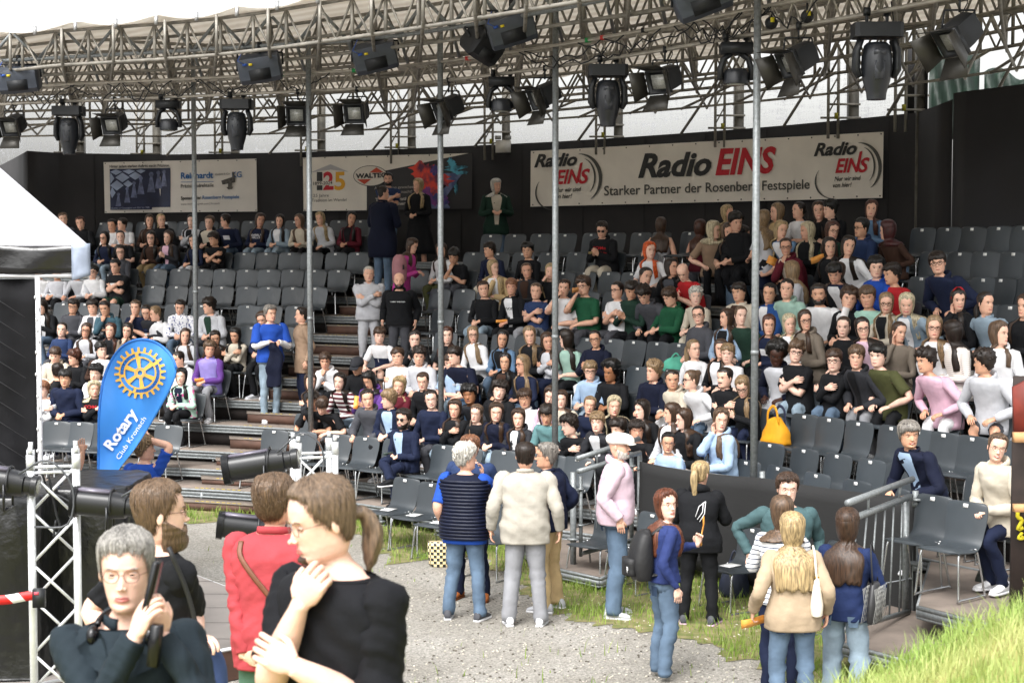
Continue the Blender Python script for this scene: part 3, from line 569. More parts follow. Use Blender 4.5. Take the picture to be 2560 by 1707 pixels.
    # chairs on the ground in front of the stand
for i, (x, y, yaw) in enumerate([(975, 1200, 0), (1040, 1212, 0), (1100, 1228, 0), (1228, 1262, 0), (1588, 1288, 0), (1832, 1324, .05), (2046, 1362, 0), (1490, 1272, 0)]):
    p = PZ(x, y, .83); chair(p[0], p[1], 0, row_face(0, x) + yaw, ['leftmost chair standing on the ground, paper on its seat', 'second chair from the left standing on the ground, paper on its seat', 'third chair from the left on the ground, beside the navy quilted vest', 'chair on the ground behind the cream blazer man', 'chair on the ground between the pink hoodie man and the backpack girl', 'chair on the ground beside the black hoodie woman, left of the teal sweater', 'rightmost chair on the ground, behind the blonde beige jacket', 'chair on the ground hidden behind the pink hoodie man'][i], 'chairs on the ground')
    if i in (0, 1, 2, 5):
        f = row_face(0, x) + yaw; q = np.array([p[0], p[1], .0]) + .03 * np.array([-math.sin(f), math.cos(f), 0]); o_ = MB().box((0, 0, .4605), (.14, .2, .003)).obj('paper_sheet', mat('white_paper', 'e8e8e6', .7), smooth=False, loc=q, rz=f + .2); tag(o_, ['white paper sheet on the leftmost ground chair', 'white paper sheet on the second ground chair', 'white paper sheet on the third ground chair', '', '', 'white paper sheet on the ground chair beside the teal sweater boy'][i], 'paper')
# ================================================================ BANNERS
def wallD(x): return np.interp(x, *_dw) - .06
def wp(x, y, off=0): return PD(x, y, wallD(x) - off)
def flat(name, polys, m, parent, off=0., quad=None):
    mb = MB()
    for P in polys:
        P = np.array([wp(x, y, off) for x, y in P]); c = P.mean(0); n_ = len(P); mb.add(np.vstack([P, c]), None, [(n_, i, (i + 1) % n_) for i in range(n_)])
    return mb.obj(name, m, parent, smooth=False)
def grid_patch(name, c4, m, parent, off=0, nx=24, ny=8, relief=.0):      # c4 = tl,tr,br,bl
    tl, tr, br, bl = [np.array(c, float) for c in c4]; R = []
    for j in range(ny + 1):
        v = j / ny; row = []
        for i in range(nx + 1):
            u = i / nx; p = (tl * (1 - u) + tr * u) * (1 - v) + (bl * (1 - u) + br * u) * v; row.append(wp(p[0], p[1], off + relief * math.sin(u * 31 + v * 6) * math.sin(v * 3.1)))
        R.append(row)
    return MB().loft(np.array(R), closed=False).obj(name, m, parent)
def textmesh(s, shear=0, bold=0, spacing=1):
    c = bpy.data.curves.new('t', 'FONT'); c.body = s; c.size = 1; c.shear = shear; c.offset = bold; c.space_character = spacing; c.resolution_u = 3
    o = bpy.data.objects.new('t', c); SC.collection.objects.link(o); dg = bpy.context.evaluated_depsgraph_get(); dg.update(); me = bpy.data.meshes.new_from_object(o.evaluated_get(dg))
    bpy.data.objects.remove(o); bpy.data.curves.remove(c); return me
def walltext(s, x0, y0, x1, y1, h, m, parent, shear=0, bold=0, off=.02, h1=None, name='lettering', align=None):
    me = textmesh(s, shear, bold); n_ = len(me.vertices); co = np.empty(n_ * 3); me.vertices.foreach_get('co', co); co = co.reshape(-1, 3); w_ = co[:, 0].max() - co[:, 0].min(); mn = co[:, 0].min()
    u = (co[:, 0] - mn) / w_; hh = h + ((h1 if h1 else h) - h) * u; X = x0 + u * (x1 - x0); Y = y0 + u * (y1 - y0) - co[:, 1] / .7 * hh
    V = np.array([wp(a, b_, off) for a, b_ in zip(X, Y)]); me.vertices.foreach_set('co', V.ravel()); me.materials.clear(); me.materials.append(m); me.update()
    return link(name, me, parent)
DKT = mat('dark_print', '2d2d2d', .7, 0, 0); REDT = mat('red_print', 'b3202c', .7, 0, 0); BLUT = mat('blue_print', '2c5f94', .7, 0, 0)
BAN = mat('banner_white', 'dcd5ca', .75, 0, .06, 2, .12, 2.5); BAN2 = mat('banner_white_cool', 'd2ccc4', .75, 0, .05, 2)
def arc(cx, cy, rx, ry, a0, a1, w0, w1, n=22, rot=0):
    P, Q = [], []
    for i in range(n):
        t = i / (n - 1); a = R_(a0 + (a1 - a0) * t); w_ = w0 + (w1 - w0) * math.sin(t * math.pi); c, s = math.cos(a), math.sin(a)
        P.append((cx + rx * c, cy - ry * s)); Q.append((cx + (rx + w_) * c, cy - (ry + w_) * s))
    return [[P[i], P[i + 1], Q[i + 1], Q[i]] for i in range(n - 1)]
def grommets(parent, top, bot, n):
    mb = MB()
    for (a, b_) in (top, bot):
        for i in range(n): u = i / (n - 1); x = a[0] + (b_[0] - a[0]) * u; y = a[1] + (b_[1] - a[1]) * u; p = wp(x, y, .03); mb.ell(p, (.014, .006, .014), n=6, k=4)
    mb.obj('eyelet', mat('eyelet', '34302c', .5, .4), parent)
def ban(name, c4, label, m, nx=40):
    p = wp(c4[3][0], c4[3][1]); r = empty(name, (0, 0, 0), label, 'banner'); grid_patch('cloth', c4, m, r, 0, nx, 8, .006); return r
# --- radio banner
B = ban('radio_banner', [(1327, 378), (2209, 330), (2206, 495), (1326, 517)], 'longest white banner at the right with big grey and red lettering', BAN)
grommets(B, ((1334, 382), (2203, 335)), ((1332, 512), (2200, 490)), 16)
def logo(x, y, sx=1):            # (x,y) = left end of the word Radio baseline
    f = lambda a, b_: (x + a, y + b_)
    walltext('Radio', x, y, x + 108, y - 5, 31, DKT, B, .35, .035); walltext('EIN', x + 54, y + 42, x + 118, y + 39, 34, REDT, B, .3, .03); walltext('S', x + 112, y + 41, x + 140, y + 38, 34, REDT, B, .3, .03)
    flat('lettering', [[f(104, 38), f(112, 38), f(122, -12), f(115, -10)]], REDT, B, .021)
    walltext('Nur wir sind', x + 52, y + 63, x + 118, y + 60, 11, DKT, B, .25, .015); walltext('von hier!', x + 48, y + 79, x + 95, y + 77, 11, DKT, B, .25, .015)
    flat('swoosh', arc(x + 110, y + 30, 52, 62, 88, -52, 1.2, 9) + arc(x + 118, y + 26, 32, 48, 75, -48, .8, 4.5), mat('swoosh_print', '4a4a46', .7, 0, 0), B, .022)
    flat('swoosh', arc(x + 48, y + 62, 42, 44, 145, 265, .8, 4), mat('swoosh_print', '4a4a46', .7, 0, 0), B, .022)
logo(1335, 418); logo(2034, 390)
walltext('Radio', 1595, 443, 1778, 436, 57, DKT, B, .3, .035); walltext('EINS', 1788, 436, 1940, 430, 62, REDT, B, .25, .035)
walltext('Starker Partner der Rosenberg Festspiele', 1510, 489, 2024, 472, 24, mat('grey_print', '45443f', .7, 0, 0), B, 0, .012)
# --- precision parts banner
B = ban('company_banner', [(259, 406), (641, 397), (643, 529), (262, 533)], 'white banner with blue chess picture and the words Präzisionsdrehteile', BAN2)
grommets(B, ((263, 409), (639, 400)), ((265, 530), (640, 526)), 9)
walltext('Hinter jedem starken Auftritt steckt Präzision.', 274, 420, 424, 417, 7, DKT, B, 0, .025)
grid_patch('picture', [(274, 423), (426, 420), (426, 518), (276, 520)], mat('navy_picture', '262c45', .6, 0, .35, 2.5), B, .010, 24, 6)
di = []
for a, b_, w_, h_ in [(290, 430, 15, 8), (322, 428, 16, 8), (352, 427, 12, 7), (276, 446, 10, 14), (306, 444, 18, 12), (338, 440, 16, 10), (292, 464, 17, 13), (280, 482, 9, 14), (320, 460, 12, 9)]: di.append([(a - min(w_, a - 275), b_), (a, b_ - min(h_, b_ - 424)), (a + w_, b_), (a, b_ + h_)])
flat('picture', di, mat('pale_blue_squares', '8f9bb4', .6, 0, .2, 3), B, .021)
pw_ = []
for i, (a, b_, s) in enumerate([(296, 486, .8), (318, 472, .85), (335, 458, .9), (352, 446, 1), (378, 436, 1.15), (396, 432, 1), (410, 430, .9)]):
    ht = 34 * s + 6; w_ = 9 * s
    pw_ += [[(a + 5.2 * s * math.cos(t), b_ - 5.2 * s * math.sin(t)) for t in np.arange(10) * .628], [(a - 2.5 * s, b_ + 4 * s), (a + 2.5 * s, b_ + 4 * s), (a + w_, min(516, b_ + ht)), (a - w_, min(516, b_ + ht))]]
flat('picture', pw_, mat('chess_piece_print', '5d6480', .5, 0, .5, 9), B, .024)
flat('picture', [[(276, 516), (380, 515), (380, 524), (276, 525)]], mat('navy_strip', '1d2340', .6, 0, 0), B, .022)
walltext('Qualität und Genauigkeit nach Maß. Seit 1988.', 278, 523, 374, 521, 4.5, mat('pale_print', '9aa0b4', .7, 0, 0), B, off=.03)
walltext('Reinhardt', 452, 447, 533, 445, 15, BLUT, B, 0, .03); walltext('GmbH & Co', 538, 439, 574, 437, 5, DKT, B); walltext('KG', 580, 444, 604, 443, 14, BLUT, B, 0, .02)
flat('lettering', [[(452, 455), (534, 453.6), (534, 455), (452, 456.4)]], BLUT, B, .02); walltext('Präzisionsdrehteile', 452, 470, 534, 467, 9, DKT, B, 0, .012)
flat('lettering', [[(553, 452), (580, 443), (586, 448), (584, 457), (556, 462)], [(570, 457), (580, 456), (580, 468), (570, 469)], [(566, 468), (583, 467), (580, 473), (570, 474)], [(580, 430), (586, 430), (588, 456), (582, 457)]], mat('drill_print', '4b4742', .7, 0, .8, 14), B, .021)
walltext('Sponsor der', 452, 500, 503, 498, 8.5, DKT, B, 0, .03); walltext('Rosenberg Festspiele', 506, 498, 598, 496, 8.5, BLUT, B, 0, .02); walltext('www.reinhardt-gmbh.com | Kronach', 452, 513, 549, 511, 5, DKT, B)
# --- anniversary banner
B = ban('anniversary_banner', [(757, 394), (1181, 383), (1180, 522), (759, 528)], 'white and black banner with the number 125 and a bright glass of colour smoke', mat('banner_dark_print', '2a282a', .6, 0, .1, 2))
grid_patch('white_field', [(757, 394.5), (917, 390), (917, 526), (759, 528)], BAN, B, .012, 20, 6); grid_patch('white_field', [(916, 390), (1172, 383.4), (1168, 384.2), (916, 437)], BAN, B, .012, 30, 4)
grommets(B, ((760, 396), (1178, 386)), ((762, 526), (1178, 519)), 9)
walltext('1', 792, 474, 806, 474, 43, DKT, B, 0, .03); walltext('2', 808, 474, 834, 473, 43, REDT, B, 0, .03); walltext('5', 836, 474, 863, 473, 43, mat('gold_print', 'd39a28', .7, 0, 0), B, 0, .03)
flat('white_field', [[(784, 454), (831, 453), (831, 463), (784, 464)]], BAN, B, .026); walltext('1899-2024', 783, 463, 831, 461, 8, DKT, B, off=.032, bold=.01)
flat('white_field', [[(775, 432), (826, 411), (872, 430), (830, 424)]], mat('pale_arrow', 'a7a5a6', .7, 0, 0), B, .019)
walltext('125 Jahre', 779, 493, 822, 492, 7.5, DKT, B); walltext('Tradition im Wandel', 779, 505, 866, 503, 7.5, DKT, B)
flat('logo_rim', [[(926 + 43 * math.cos(t), 440 - 26 * math.sin(t)) for t in np.arange(28) * .2244]], DKT, B, .022); flat('logo_field', [[(926 + 41.5 * math.cos(t), 440 - 24.5 * math.sin(t)) for t in np.arange(28) * .2244]], mat('logo_white', 'd0c8bc', .7, 0, 0), B, .027)
walltext('WALTEC', 889, 446, 966, 443, 11, DKT, B, 0, .05, off=.033); flat('lettering', [[(923, 432), (941, 419), (959, 431)], [(893, 449), (928, 448), (911, 461)]], mat('orange_print', 'b8452b', .7, 0, 0), B, .032)
WT = mat('white_print', 'a9a39c', .7, 0, 0)
walltext('Aus Tradition gewachsen,', 936, 474, 1040, 470, 7, WT, B, off=.02); walltext('für Zukunft gemacht!', 941, 486, 1030, 482, 7, WT, B, off=.02); walltext('Team innovativ', 938, 503, 1022, 500, 7.5, WT, B, 0, .03, off=.02); walltext('und sicher', 960, 514, 1014, 512, 7.5, WT, B, 0, .03, off=.02)
def splat(cx, cy, rx, ry, seed, n=26, j=.35):
    r = random.Random(seed); return [(cx + rx * math.cos(t) * (1 + r.uniform(-j, j)), cy - ry * math.sin(t) * (1 + r.uniform(-j, j))) for t in np.arange(n) * 2 * math.pi / n]
flat('picture', [[(1032, 434), (1157, 433), (1110, 500), (1128, 521), (1062, 522), (1078, 500)]], mat('glass_print', '3a4670', .5, 0, .5, 3, col2='9aa6c8', sharp=(.5, .8)), B, .02)
flat('picture', [splat(1058, 430, 34, 24, 1), splat(1090, 452, 36, 20, 2), splat(1080, 470, 24, 24, 4)], mat('red_smoke_print', '5a1f3d', .6, 0, 0, 5, col2='d8402c', sharp=(.42, .58)), B, .024)
flat('picture', [splat(1100, 500, 22, 16, 3), splat(1068, 490, 12, 22, 6), splat(1086, 425, 12, 12, 8)], mat('violet_smoke_print', '2c2f6a', .6, 0, 0, 4, col2='7a2b78', sharp=(.42, .58)), B, .026)
flat('picture', [splat(1140, 420, 24, 8, 5, j=.5), splat(1128, 408, 10, 12, 7, j=.5), splat(1152, 432, 20, 5, 9, j=.5), splat(1140, 470, 4, 14, 10, j=.5)], mat('cyan_smoke_print', '22505f', .6, 0, 0, 8, col2='4fa3bd', sharp=(.42, .58)), B, .023)
# ================================================================ RAILS AND FENCE
def rail(name, label, top, bot, nb, up=None):
    r = empty(name, tuple(bot[0]), label, 'railing'); L = np.array(bot[0]); T = [np.array(p) - L for p in top]; Bm = [np.array(p) - L for p in bot]
    MB().tube(T[0], T[1], .03, 12).obj('top_bar', STEEL, r); MB().tube(Bm[0], Bm[1], .024, 10).obj('bottom_bar', STEEL, r)
    for i in range(nb):
        u = (i + 1) / (nb + 1); MB().tube(T[0] * (1 - u) + T[1] * u, Bm[0] * (1 - u) + Bm[1] * u, .009, 7).obj('baluster', STEEL, r)
    if up is not None:
        U = [np.array(p) - L for p in up]; MB().tube(U[0], U[1], .03, 12).obj('hand_bar', STEEL, r)
        for u in (.3, .8): MB().tube(U[0] * (1 - u) + U[1] * u, T[0] * (1 - u) + T[1] * u, .012, 7).obj('bracket', STEEL, r)
    return r
r = rail('stair_railing', 'galvanised railing beside the pink hoodie man, bars rising to the right', (PD(1446, 1178, 18.0), PD(1600, 1131, 18.9)), (PD(1458, 1382, 18.0), PD(1596, 1345, 18.9)), 3, (PD(1443, 1146, 18.0), PD(1597, 1096, 18.9)))
L = np.array(r.location)
for x, y0, y1, D, w_ in ((1433, 1180, 1452, 18.15, .035), (1452, 1190, 1390, 18.2, .022), (1579, 1130, 1345, 18.85, .026), (1600, 1135, 1360, 18.95, .024)):
    mb = MB(); mb.tube(PD(x, y0, D) - L, PD(x, y1, D) - L, w_, 10)
    for q in (.17, .62): p = PD(x, y0 + (y1 - y0) * q, D) - L; mb.tube(p, p + [0, 0, .02], w_ * 2, 10)
    mb.obj('post', STEEL, r)
r = rail('stair_railing', 'galvanised railing behind the dark haired girl, bars rising to the right', (PD(2120, 1300, 13.4), PD(2276, 1240, 15.0)), (PD(2085, 1580, 13.3), PD(2272, 1528, 15.0)), 6, (PD(2119, 1257, 13.4), PD(2281, 1197, 15.0)))
L = np.array(r.location); MB().box((PD(2264, 1248, 15.0) + PD(2264, 1530, 15.0)) / 2 - L, (.05, .05, 1.05)).obj('post', STEEL, r, smooth=False)
mb = MB(); 
for y in (1250, 1410): p = PD(2290, y, 15.05) - L; mb.tube(p - [.03, 0, .03], p + [.06, 0, -.03], .035, 8); mb.tube(p, p + [0, 0, .02], .07, 10)
mb.obj('coupler', STEEL, r)
# black netting fence
CL = bpy.data.materials.new('black_mesh_cloth'); CL.use_nodes = True; n = CL.node_tree; P = n.nodes['Principled BSDF']; P.inputs['Roughness'].default_value = .8
tc = n.nodes.new('ShaderNodeTexCoord'); mp = n.nodes.new('ShaderNodeMapping'); mp.inputs['Scale'].default_value = (2, 2, 60); no = n.nodes.new('ShaderNodeTexNoise'); no.inputs['Scale'].default_value = 3; n.links.new(tc.outputs['Object'], mp.inputs[0]); n.links.new(mp.outputs[0], no.inputs[0])
rp = n.nodes.new('ShaderNodeValToRGB'); rp.color_ramp.elements[0].color = (.005, .005, .006, 1); rp.color_ramp.elements[1].color = (.016, .016, .016, 1); n.links.new(no.outputs[0], rp.inputs[0]); n.links.new(rp.outputs[0], P.inputs[0])
fa, fb = PD(1600, 1153, 18.9), PD(2292, 1244, 15.1); r = empty('mesh_fence', (fa[0], fa[1], 0), 'long fence covered in sagging black mesh cloth in front of the right block', 'fence'); L = np.array(r.location)
ts = np.linspace(0, 1, 60); R = []
for v in np.linspace(0, 1, 9):
    row = []
    for t in ts:
        p = fa * (1 - t) + fb * t; top = p[2] - .035 * abs(math.sin(t * math.pi * 2)) * (1 if t < .5 else .6); z = top * (1 - v) + .12 * v
        row.append(np.array([p[0] - .05 * v * math.sin(t * 40 + 1) * .35, p[1] - .02 * math.sin(t * 23) * v - .03 * math.exp(-((t - .5) / .04) ** 2) * (1 - v), z]) - L)
    R.append(row)
o_ = MB().loft(np.array(R), closed=False).obj('mesh_cloth', CL, r); s_ = o_.modifiers.new('t', 'SOLIDIFY'); s_.thickness = .006
for t in (0, .5, 1.0): p = fa * (1 - t) + fb * t - L; MB().tube((p[0], p[1] + .05, 0), (p[0], p[1] + .05, p[2] + .06), .03, 10).obj('post', STEEL, r)
p = fa - L; q = fb - L; MB().tube((p[0], p[1] + .05, p[2] - .05), (q[0], q[1] + .05, q[2] - .05), .02, 8).obj('top_bar', STEEL, r)
# small stage platforms behind the railing and at the right
def slab(name, label, pts, z, h, parts=('deck', 'edge_beam')):
    P = np.array([p[:2] for p in pts]); c = P.mean(0); r = empty(name, (c[0], c[1], 0), label, 'platform'); Q = P - c; n_ = len(Q)
    me = bpy.data.meshes.new('deck'); me.from_pydata([(a, b_, z) for a, b_ in Q], [], [list(range(n_))]); me.materials.append(DECK); me.update()
    if me.polygons[0].normal.z < 0: me.flip_normals()
    link('deck', me, r); mb = MB()
    for i in range(n_):
        a, b_ = Q[i], Q[(i + 1) % n_]
        for z0, z1, o in ((z - .04, z - .003, 0), (z - .1, z - .042, -.012), (z - .12, z - .1, 0)):
            e = nrm(np.r_[b_ - a, 0]); nn = np.array([e[1], -e[0]]) * .02
            mb.loft(np.array([[(*(a - nn), z0), (*(a + nn), z0), (*(a + nn), z1), (*(a - nn), z1)], [(*(b_ - nn), z0), (*(b_ + nn), z0), (*(b_ + nn), z1), (*(b_ - nn), z1)]]))
    mb.obj('edge_beam', STEEL, r, smooth=False); mb = MB()
    for a in Q: mb.tube((*(a * .96), 0.004), (*(a * .96), z - .05), .025, 7)
    return r
slab('stage_platform', 'small low platform with brown deck behind the galvanised stair railing', [PZ(1350, 1408, .16), PZ(1500, 1442, .16), PZ(1590, 1400, .16), PZ(1480, 1345, .16), PZ(1300, 1352, .16)], .16, .1)
slab('stage_platform', 'lowest dark platform at the lower right behind the tall grass', [PZ(2090, 1600, .3), PZ(2300, 1655, .3), PZ(2640, 1740, .3), PZ(2760, 1560, .3), PZ(2330, 1480, .3), PZ(2240, 1500, .3)], .3, .1)
slab('stage_platform', 'second dark platform at the lower right under the front chair', [PZ(2296, 1512, .6), PZ(2640, 1600, .6), PZ(2760, 1470, .6), PZ(2330, 1395, .6)], .6, .1)
# wooden board stand at the right edge
r = empty('board_stand', PZ(2548, 1560, .3), 'tall brown board construction with yellow scrawl at the right picture edge', 'boards'); L = np.array(r.location)
def pbox(x0, x1, y0, y1, D, th=.04): a, b_ = PD(x0, y0, D), PD(x1, y1, D); return (a + b_) / 2 - L + [0, th / 2, 0], (abs(b_[0] - a[0]), th, abs(b_[2] - a[2]))
c, d = pbox(2536, 2760, 940, 1530, 13.2); MB().box(c, d).obj('dark_board', mat('dark_brown_board', '2c2320', .75, 0, .35, 6), r, smooth=False)
Q = [PD(2534, 968, 13.1), PD(2700, 880, 13.1), PD(2700, 1070, 13.1), PD(2537, 1084, 13.1)]; R = np.array([[q - L for q in Q], [q - L + [0, .05, 0] for q in Q]]); MB().loft(R).obj('red_board', mat('red_brown_board', '6d2d24', .6, 0, .25, 8), r, smooth=False)
c, d = pbox(2538, 2760, 1082, 1106, 12.95, .08); MB().box(c, d).obj('batten', mat('pale_wood', 'b98c62', .7, 0, .2, 12), r, smooth=False)
c, d = pbox(2538, 2760, 1262, 1280, 12.95, .08); MB().box(c, d).obj('batten', mat('pale_wood', 'b98c62', .7, 0, .2, 12), r, smooth=False)
mb = MB(); pts = [(2549, 1260), (2544, 1290), (2555, 1300), (2545, 1322), (2558, 1318)]; mb.path(cr(np.array([PD(x, y, 13.17) - L for x, y in pts]), 3), .018, 6); mb.path(cr(np.array([PD(x, y, 13.17) - L for x, y in [(2556, 1330), (2546, 1345), (2558, 1345), (2550, 1338)]]), 3), .014, 6); mb.obj('yellow_scrawl', mat('yellow_paint', 'b5a820', .7), r)
# ================================================================ STAGE FLOOR LEFT
ST = mat('stage_floor', '6f6a66', .75, 0, .3, 1.1, .1, 30)
pts = [PZ(360, 1392, .3), PZ(424, 1412, .3), PZ(580, 1470, .3), PZ(705, 1516, .3), PZ(712, 1592, .3), PZ(512, 1629, .3), PZ(180, 1690, .3), PZ(-300, 1780, .3), PZ(-300, 1400, .3), PZ(0, 1360, .3)]
P = np.array([p[:2] for p in pts]); c = P.mean(0); r = empty('stage_floor', (c[0], c[1], 0), 'low grey stage floor with brown front board at the lower left', 'stage'); Q = P - c
me = bpy.data.meshes.new('deck'); me.from_pydata([(a, b_, .3) for a, b_ in Q], [], [list(range(len(Q)))]); me.materials.append(ST); me.update()
if me.polygons[0].normal.z < 0: me.flip_normals()
link('deck', me, r); mb = MB(); mb2 = MB()
for i in range(len(Q)):
    a, b_ = Q[i], Q[(i + 1) % len(Q)]; mb.loft(np.array([[(*a, 0.01), (*a, .27)], [(*b_, 0.01), (*b_, .27)]]), closed=False)
    mb2.tube((*a, .285), (*b_, .285), .018, 4)
o_ = mb.obj('front_board', RISER, r, smooth=False); mb2.obj('edge_strip', ALU, r)
mb = MB()

for u in np.linspace(-3, 2, 5): mb.box((u * 1.2 - .6, .2, .302), (.006, 2.2, .002)); mb.box((-1, u * .5, .3025), (6.5, .006, .002))
mb.obj('joint', mat('floor_joint', '5d5854', .9), r, smooth=False)
# ================================================================ PEOPLE
HAIRC = dict(blk='14110f', dbr='231a14', br='3b2b20', lbr='544233', dbl='776249', bl='97825f', pbl='ab9f84', red='7c351a', aub='43271c', gin='75503a', gry='8d8982', lgry='aba79f', sgry='6f6a64', mar='3d1a1a')
SKINC = dict(fa='c4937b', fb='dcb09a', pa='d6a892', f='d3a48c', p='dbb3a0', t='c4957a', d='9a6a4c', k='3c241a')
COLC = dict(blk='17181b', navy='1a2136', dnavy='13182a', wht='d2d2d4', cream='b9b0a0', bei='b9a078', gry='85868a', lgry='b3b4b9', dgry='45464b', chr='2c2d31', jean='56677a', ljean='7f8f9c', djean='2c394c', blue='27477c', rblue='23479a', dgrn='20352c', grn='1f4d36', teal='56787a', dteal='2c4d50', mar='541a26', red='a3262a', pink='c4a6b6', mag='b8458f', lil='8478b4', pur='5a3a7c', mint='93b8aa', lbl='93a9c2', brn='3b2a22', tan='8c7663', olv='44462c', tau='6f665c', kha='8f7d5c', denim='5a7490', ora='d98a2b', coral='c4424c', cblue='2a3858', pnk='c8a3b4', sage='8ba89c', slate='3f5a66')
_hs = [(-.05, .050, .040, .048), (0, .042, .074, .045), (.03, .049, .086, .048), (.08, .056, .092, .055), (.13, .060, .091, .062), (.165, .062, .0905, .066), (.2, .064, .091, .07), (.235, .0655, .0905, .074), (.28, .067, .090, .078), (.33, .0685, .0895, .082), (.37, .070, .0895, .085), (.41, .0715, .0895, .088), (.46, .0725, .0885, .091), (.5, .0735, .088, .094), (.54, .0745, .0895, .096), (.58, .0755, .092, .098), (.64, .077, .0925, .1), (.72, .0775, .0885, .1), (.8, .0735, .079, .095), (.87, .064, .065, .082), (.93, .049, .048, .063), (.97, .033, .032, .044), (.995, .013, .012, .018)]
HS = np.array(_hs); HH = .238
def ga(x, m, s): return np.exp(-((x - m) / s) ** 2)
def head_pt(a, t, off=0, feat=1.0, fem=0):
    a, t = np.broadcast_arrays(np.asarray(a, float), np.asarray(t, float)); w_ = np.interp(t, HS[:, 0], HS[:, 1]); f = np.interp(t, HS[:, 0], HS[:, 2]); b_ = np.interp(t, HS[:, 0], HS[:, 3])
    if fem: w_ = w_ * (.95 - .06 * ga(t, .1, .15))
    ca, sa = np.cos(a), np.sin(a); w_ = w_ * 1.05; x = w_ * np.sign(ca) * abs(ca) ** .92; y = np.where(sa > 0, f, b_) * np.sign(sa) * abs(sa) ** .95; z = t * HH
    fr = np.clip(sa, 0, 1)
    if feat:
        nz = np.interp(t, [.30, .325, .345, .37, .42, .5, .56], [0, .010, .020, .0195, .013, .005, 0]); y = y + fr * (nz * ga(x, 0, .0115) * feat
            - .0075 * (ga(x, .031, .017) + ga(x, -.031, .017)) * ga(t, .5, .045) + .0045 * (ga(x, .03, .02) + ga(x, -.03, .02)) * ga(t, .575, .03)
            + .004 * ga(x, 0, .025) * ga(t, .2, .045) - .004 * ga(x, 0, .03) * ga(t, .135, .02) + .005 * ga(x, 0, .022) * ga(t, .06, .05) + .003 * (ga(x, .045, .02) + ga(x, -.045, .02)) * ga(t, .36, .08))
    if np.any(off):
        d = np.stack([x, y, (z - .5 * HH) * .9], -1); d /= np.linalg.norm(d, axis=-1)[..., None] + 1e-9; x = x + d[..., 0] * off; y = y + d[..., 1] * off; z = z + d[..., 2] * off
    return np.stack([x, y, z], -1)
def angs(n, c=.45): th = np.arange(n) * 2 * np.pi / n; return th + c * np.cos(th)
def hairmat(c, lod=0):
    key = ('hair', c, lod)
    if key in _M: return _M[key]
    base = lin(HAIRC.get(c, c)); m = bpy.data.materials.new('hair_' + c); m.use_nodes = True; n = m.node_tree; P = n.nodes['Principled BSDF']; P.inputs['Roughness'].default_value = .48; P.inputs['Specular IOR Level'].default_value = .45
    tc = n.nodes.new('ShaderNodeTexCoord'); mp = n.nodes.new('ShaderNodeMapping'); mp.inputs['Scale'].default_value = (1, 1, .09); no = n.nodes.new('ShaderNodeTexNoise'); no.inputs['Scale'].default_value = 75 if lod < 2 else 160; no.inputs['Detail'].default_value = 4
    n.links.new(tc.outputs['Object'], mp.inputs[0]); n.links.new(mp.outputs[0], no.inputs[0]); rp = n.nodes.new('ShaderNodeValToRGB'); rp.color_ramp.elements[0].position = .35; rp.color_ramp.elements[1].position = .68
    rp.color_ramp.elements[0].color = (*[v * .5 for v in base], 1); rp.color_ramp.elements[1].color = (*[min(1, v * 1.5) for v in base], 1); n.links.new(no.outputs[0], rp.inputs[0]); n.links.new(rp.outputs[0], P.inputs[0])
    bp = n.nodes.new('ShaderNodeBump'); bp.inputs['Strength'].default_value = .5; bp.inputs['Distance'].default_value = .006; n.links.new(no.outputs[0], bp.inputs['Height']); n.links.new(bp.outputs[0], P.inputs['Normal']); _M[key] = m; return m
def cloth(c, name='cloth', rough=.85):
    hexc = COLC.get(c, c); key = ('cloth', hexc, rough)
    if key in _M: return _M[key]
    m = mat(name + '_' + c, hexc, rough, 0, .10, 9, .35, 16, spec=.25); _M[key] = m; return m
def denim(c):
    hexc = COLC.get(c, c); return mat('denim_' + c, hexc, .85, 0, .28, 5, .4, 14, spec=.2)
SKM = {k: mat('skin_' + k, v, .5, 0, .10, 22, .12, 60, spec=.4, sss=.08) for k, v in SKINC.items()}
LIPM = {k: mat('lip_' + k, {'fa': 'a4625a', 'fb': 'b8726a', 'pa': 'b8665f', 'f': 'b06a62', 'p': 'a8665f', 't': '8f4f45', 'd': '6b3a34', 'k': '4a2a26'}[k], .45, 0, 0) for k in SKINC}
LIPM.update({})
EYEW = mat('eye_white', 'a8a29c', .25, 0, 0); EYED = mat('eye_iris', '2c2018', .2, 0, 0); TEETH = mat('teeth', 'd8d2c8', .3, 0, 0); GLS = mat('glasses_frame', '2a2220', .35, .2, 0); GLS2 = mat('thin_glasses_frame', '7a5a50', .3, .6, 0)
WDT = dict(s=np.array([-.3, -.1, 0, .15, .35, .55, .75, .85, .905, .945, .975, 1.0, 1.1, 1.2]),
           m=np.array([.165, .172, .172, .162, .150, .162, .180, .184, .170, .135, .096, .068, .056, .055]), f=np.array([.168, .175, .170, .145, .125, .140, .156, .160, .150, .120, .085, .058, .047, .046]),
           d=np.array([.115, .118, .118, .108, .102, .112, .115, .105, .092, .078, .066, .058, .053, .053]))
def ik(S, W, a, b_, pole):
    d = W - S; L = np.linalg.norm(d); L2 = min(L, (a + b_) * .998); dn = d / (L + 1e-9); W = S + dn * L2
    x = (a * a - b_ * b_ + L2 * L2) / (2 * L2); h = math.sqrt(max(a * a - x * x, 1e-6)); pn = pole - dn * (pole @ dn); pn = nrm(pn); return S + dn * x + pn * h, W
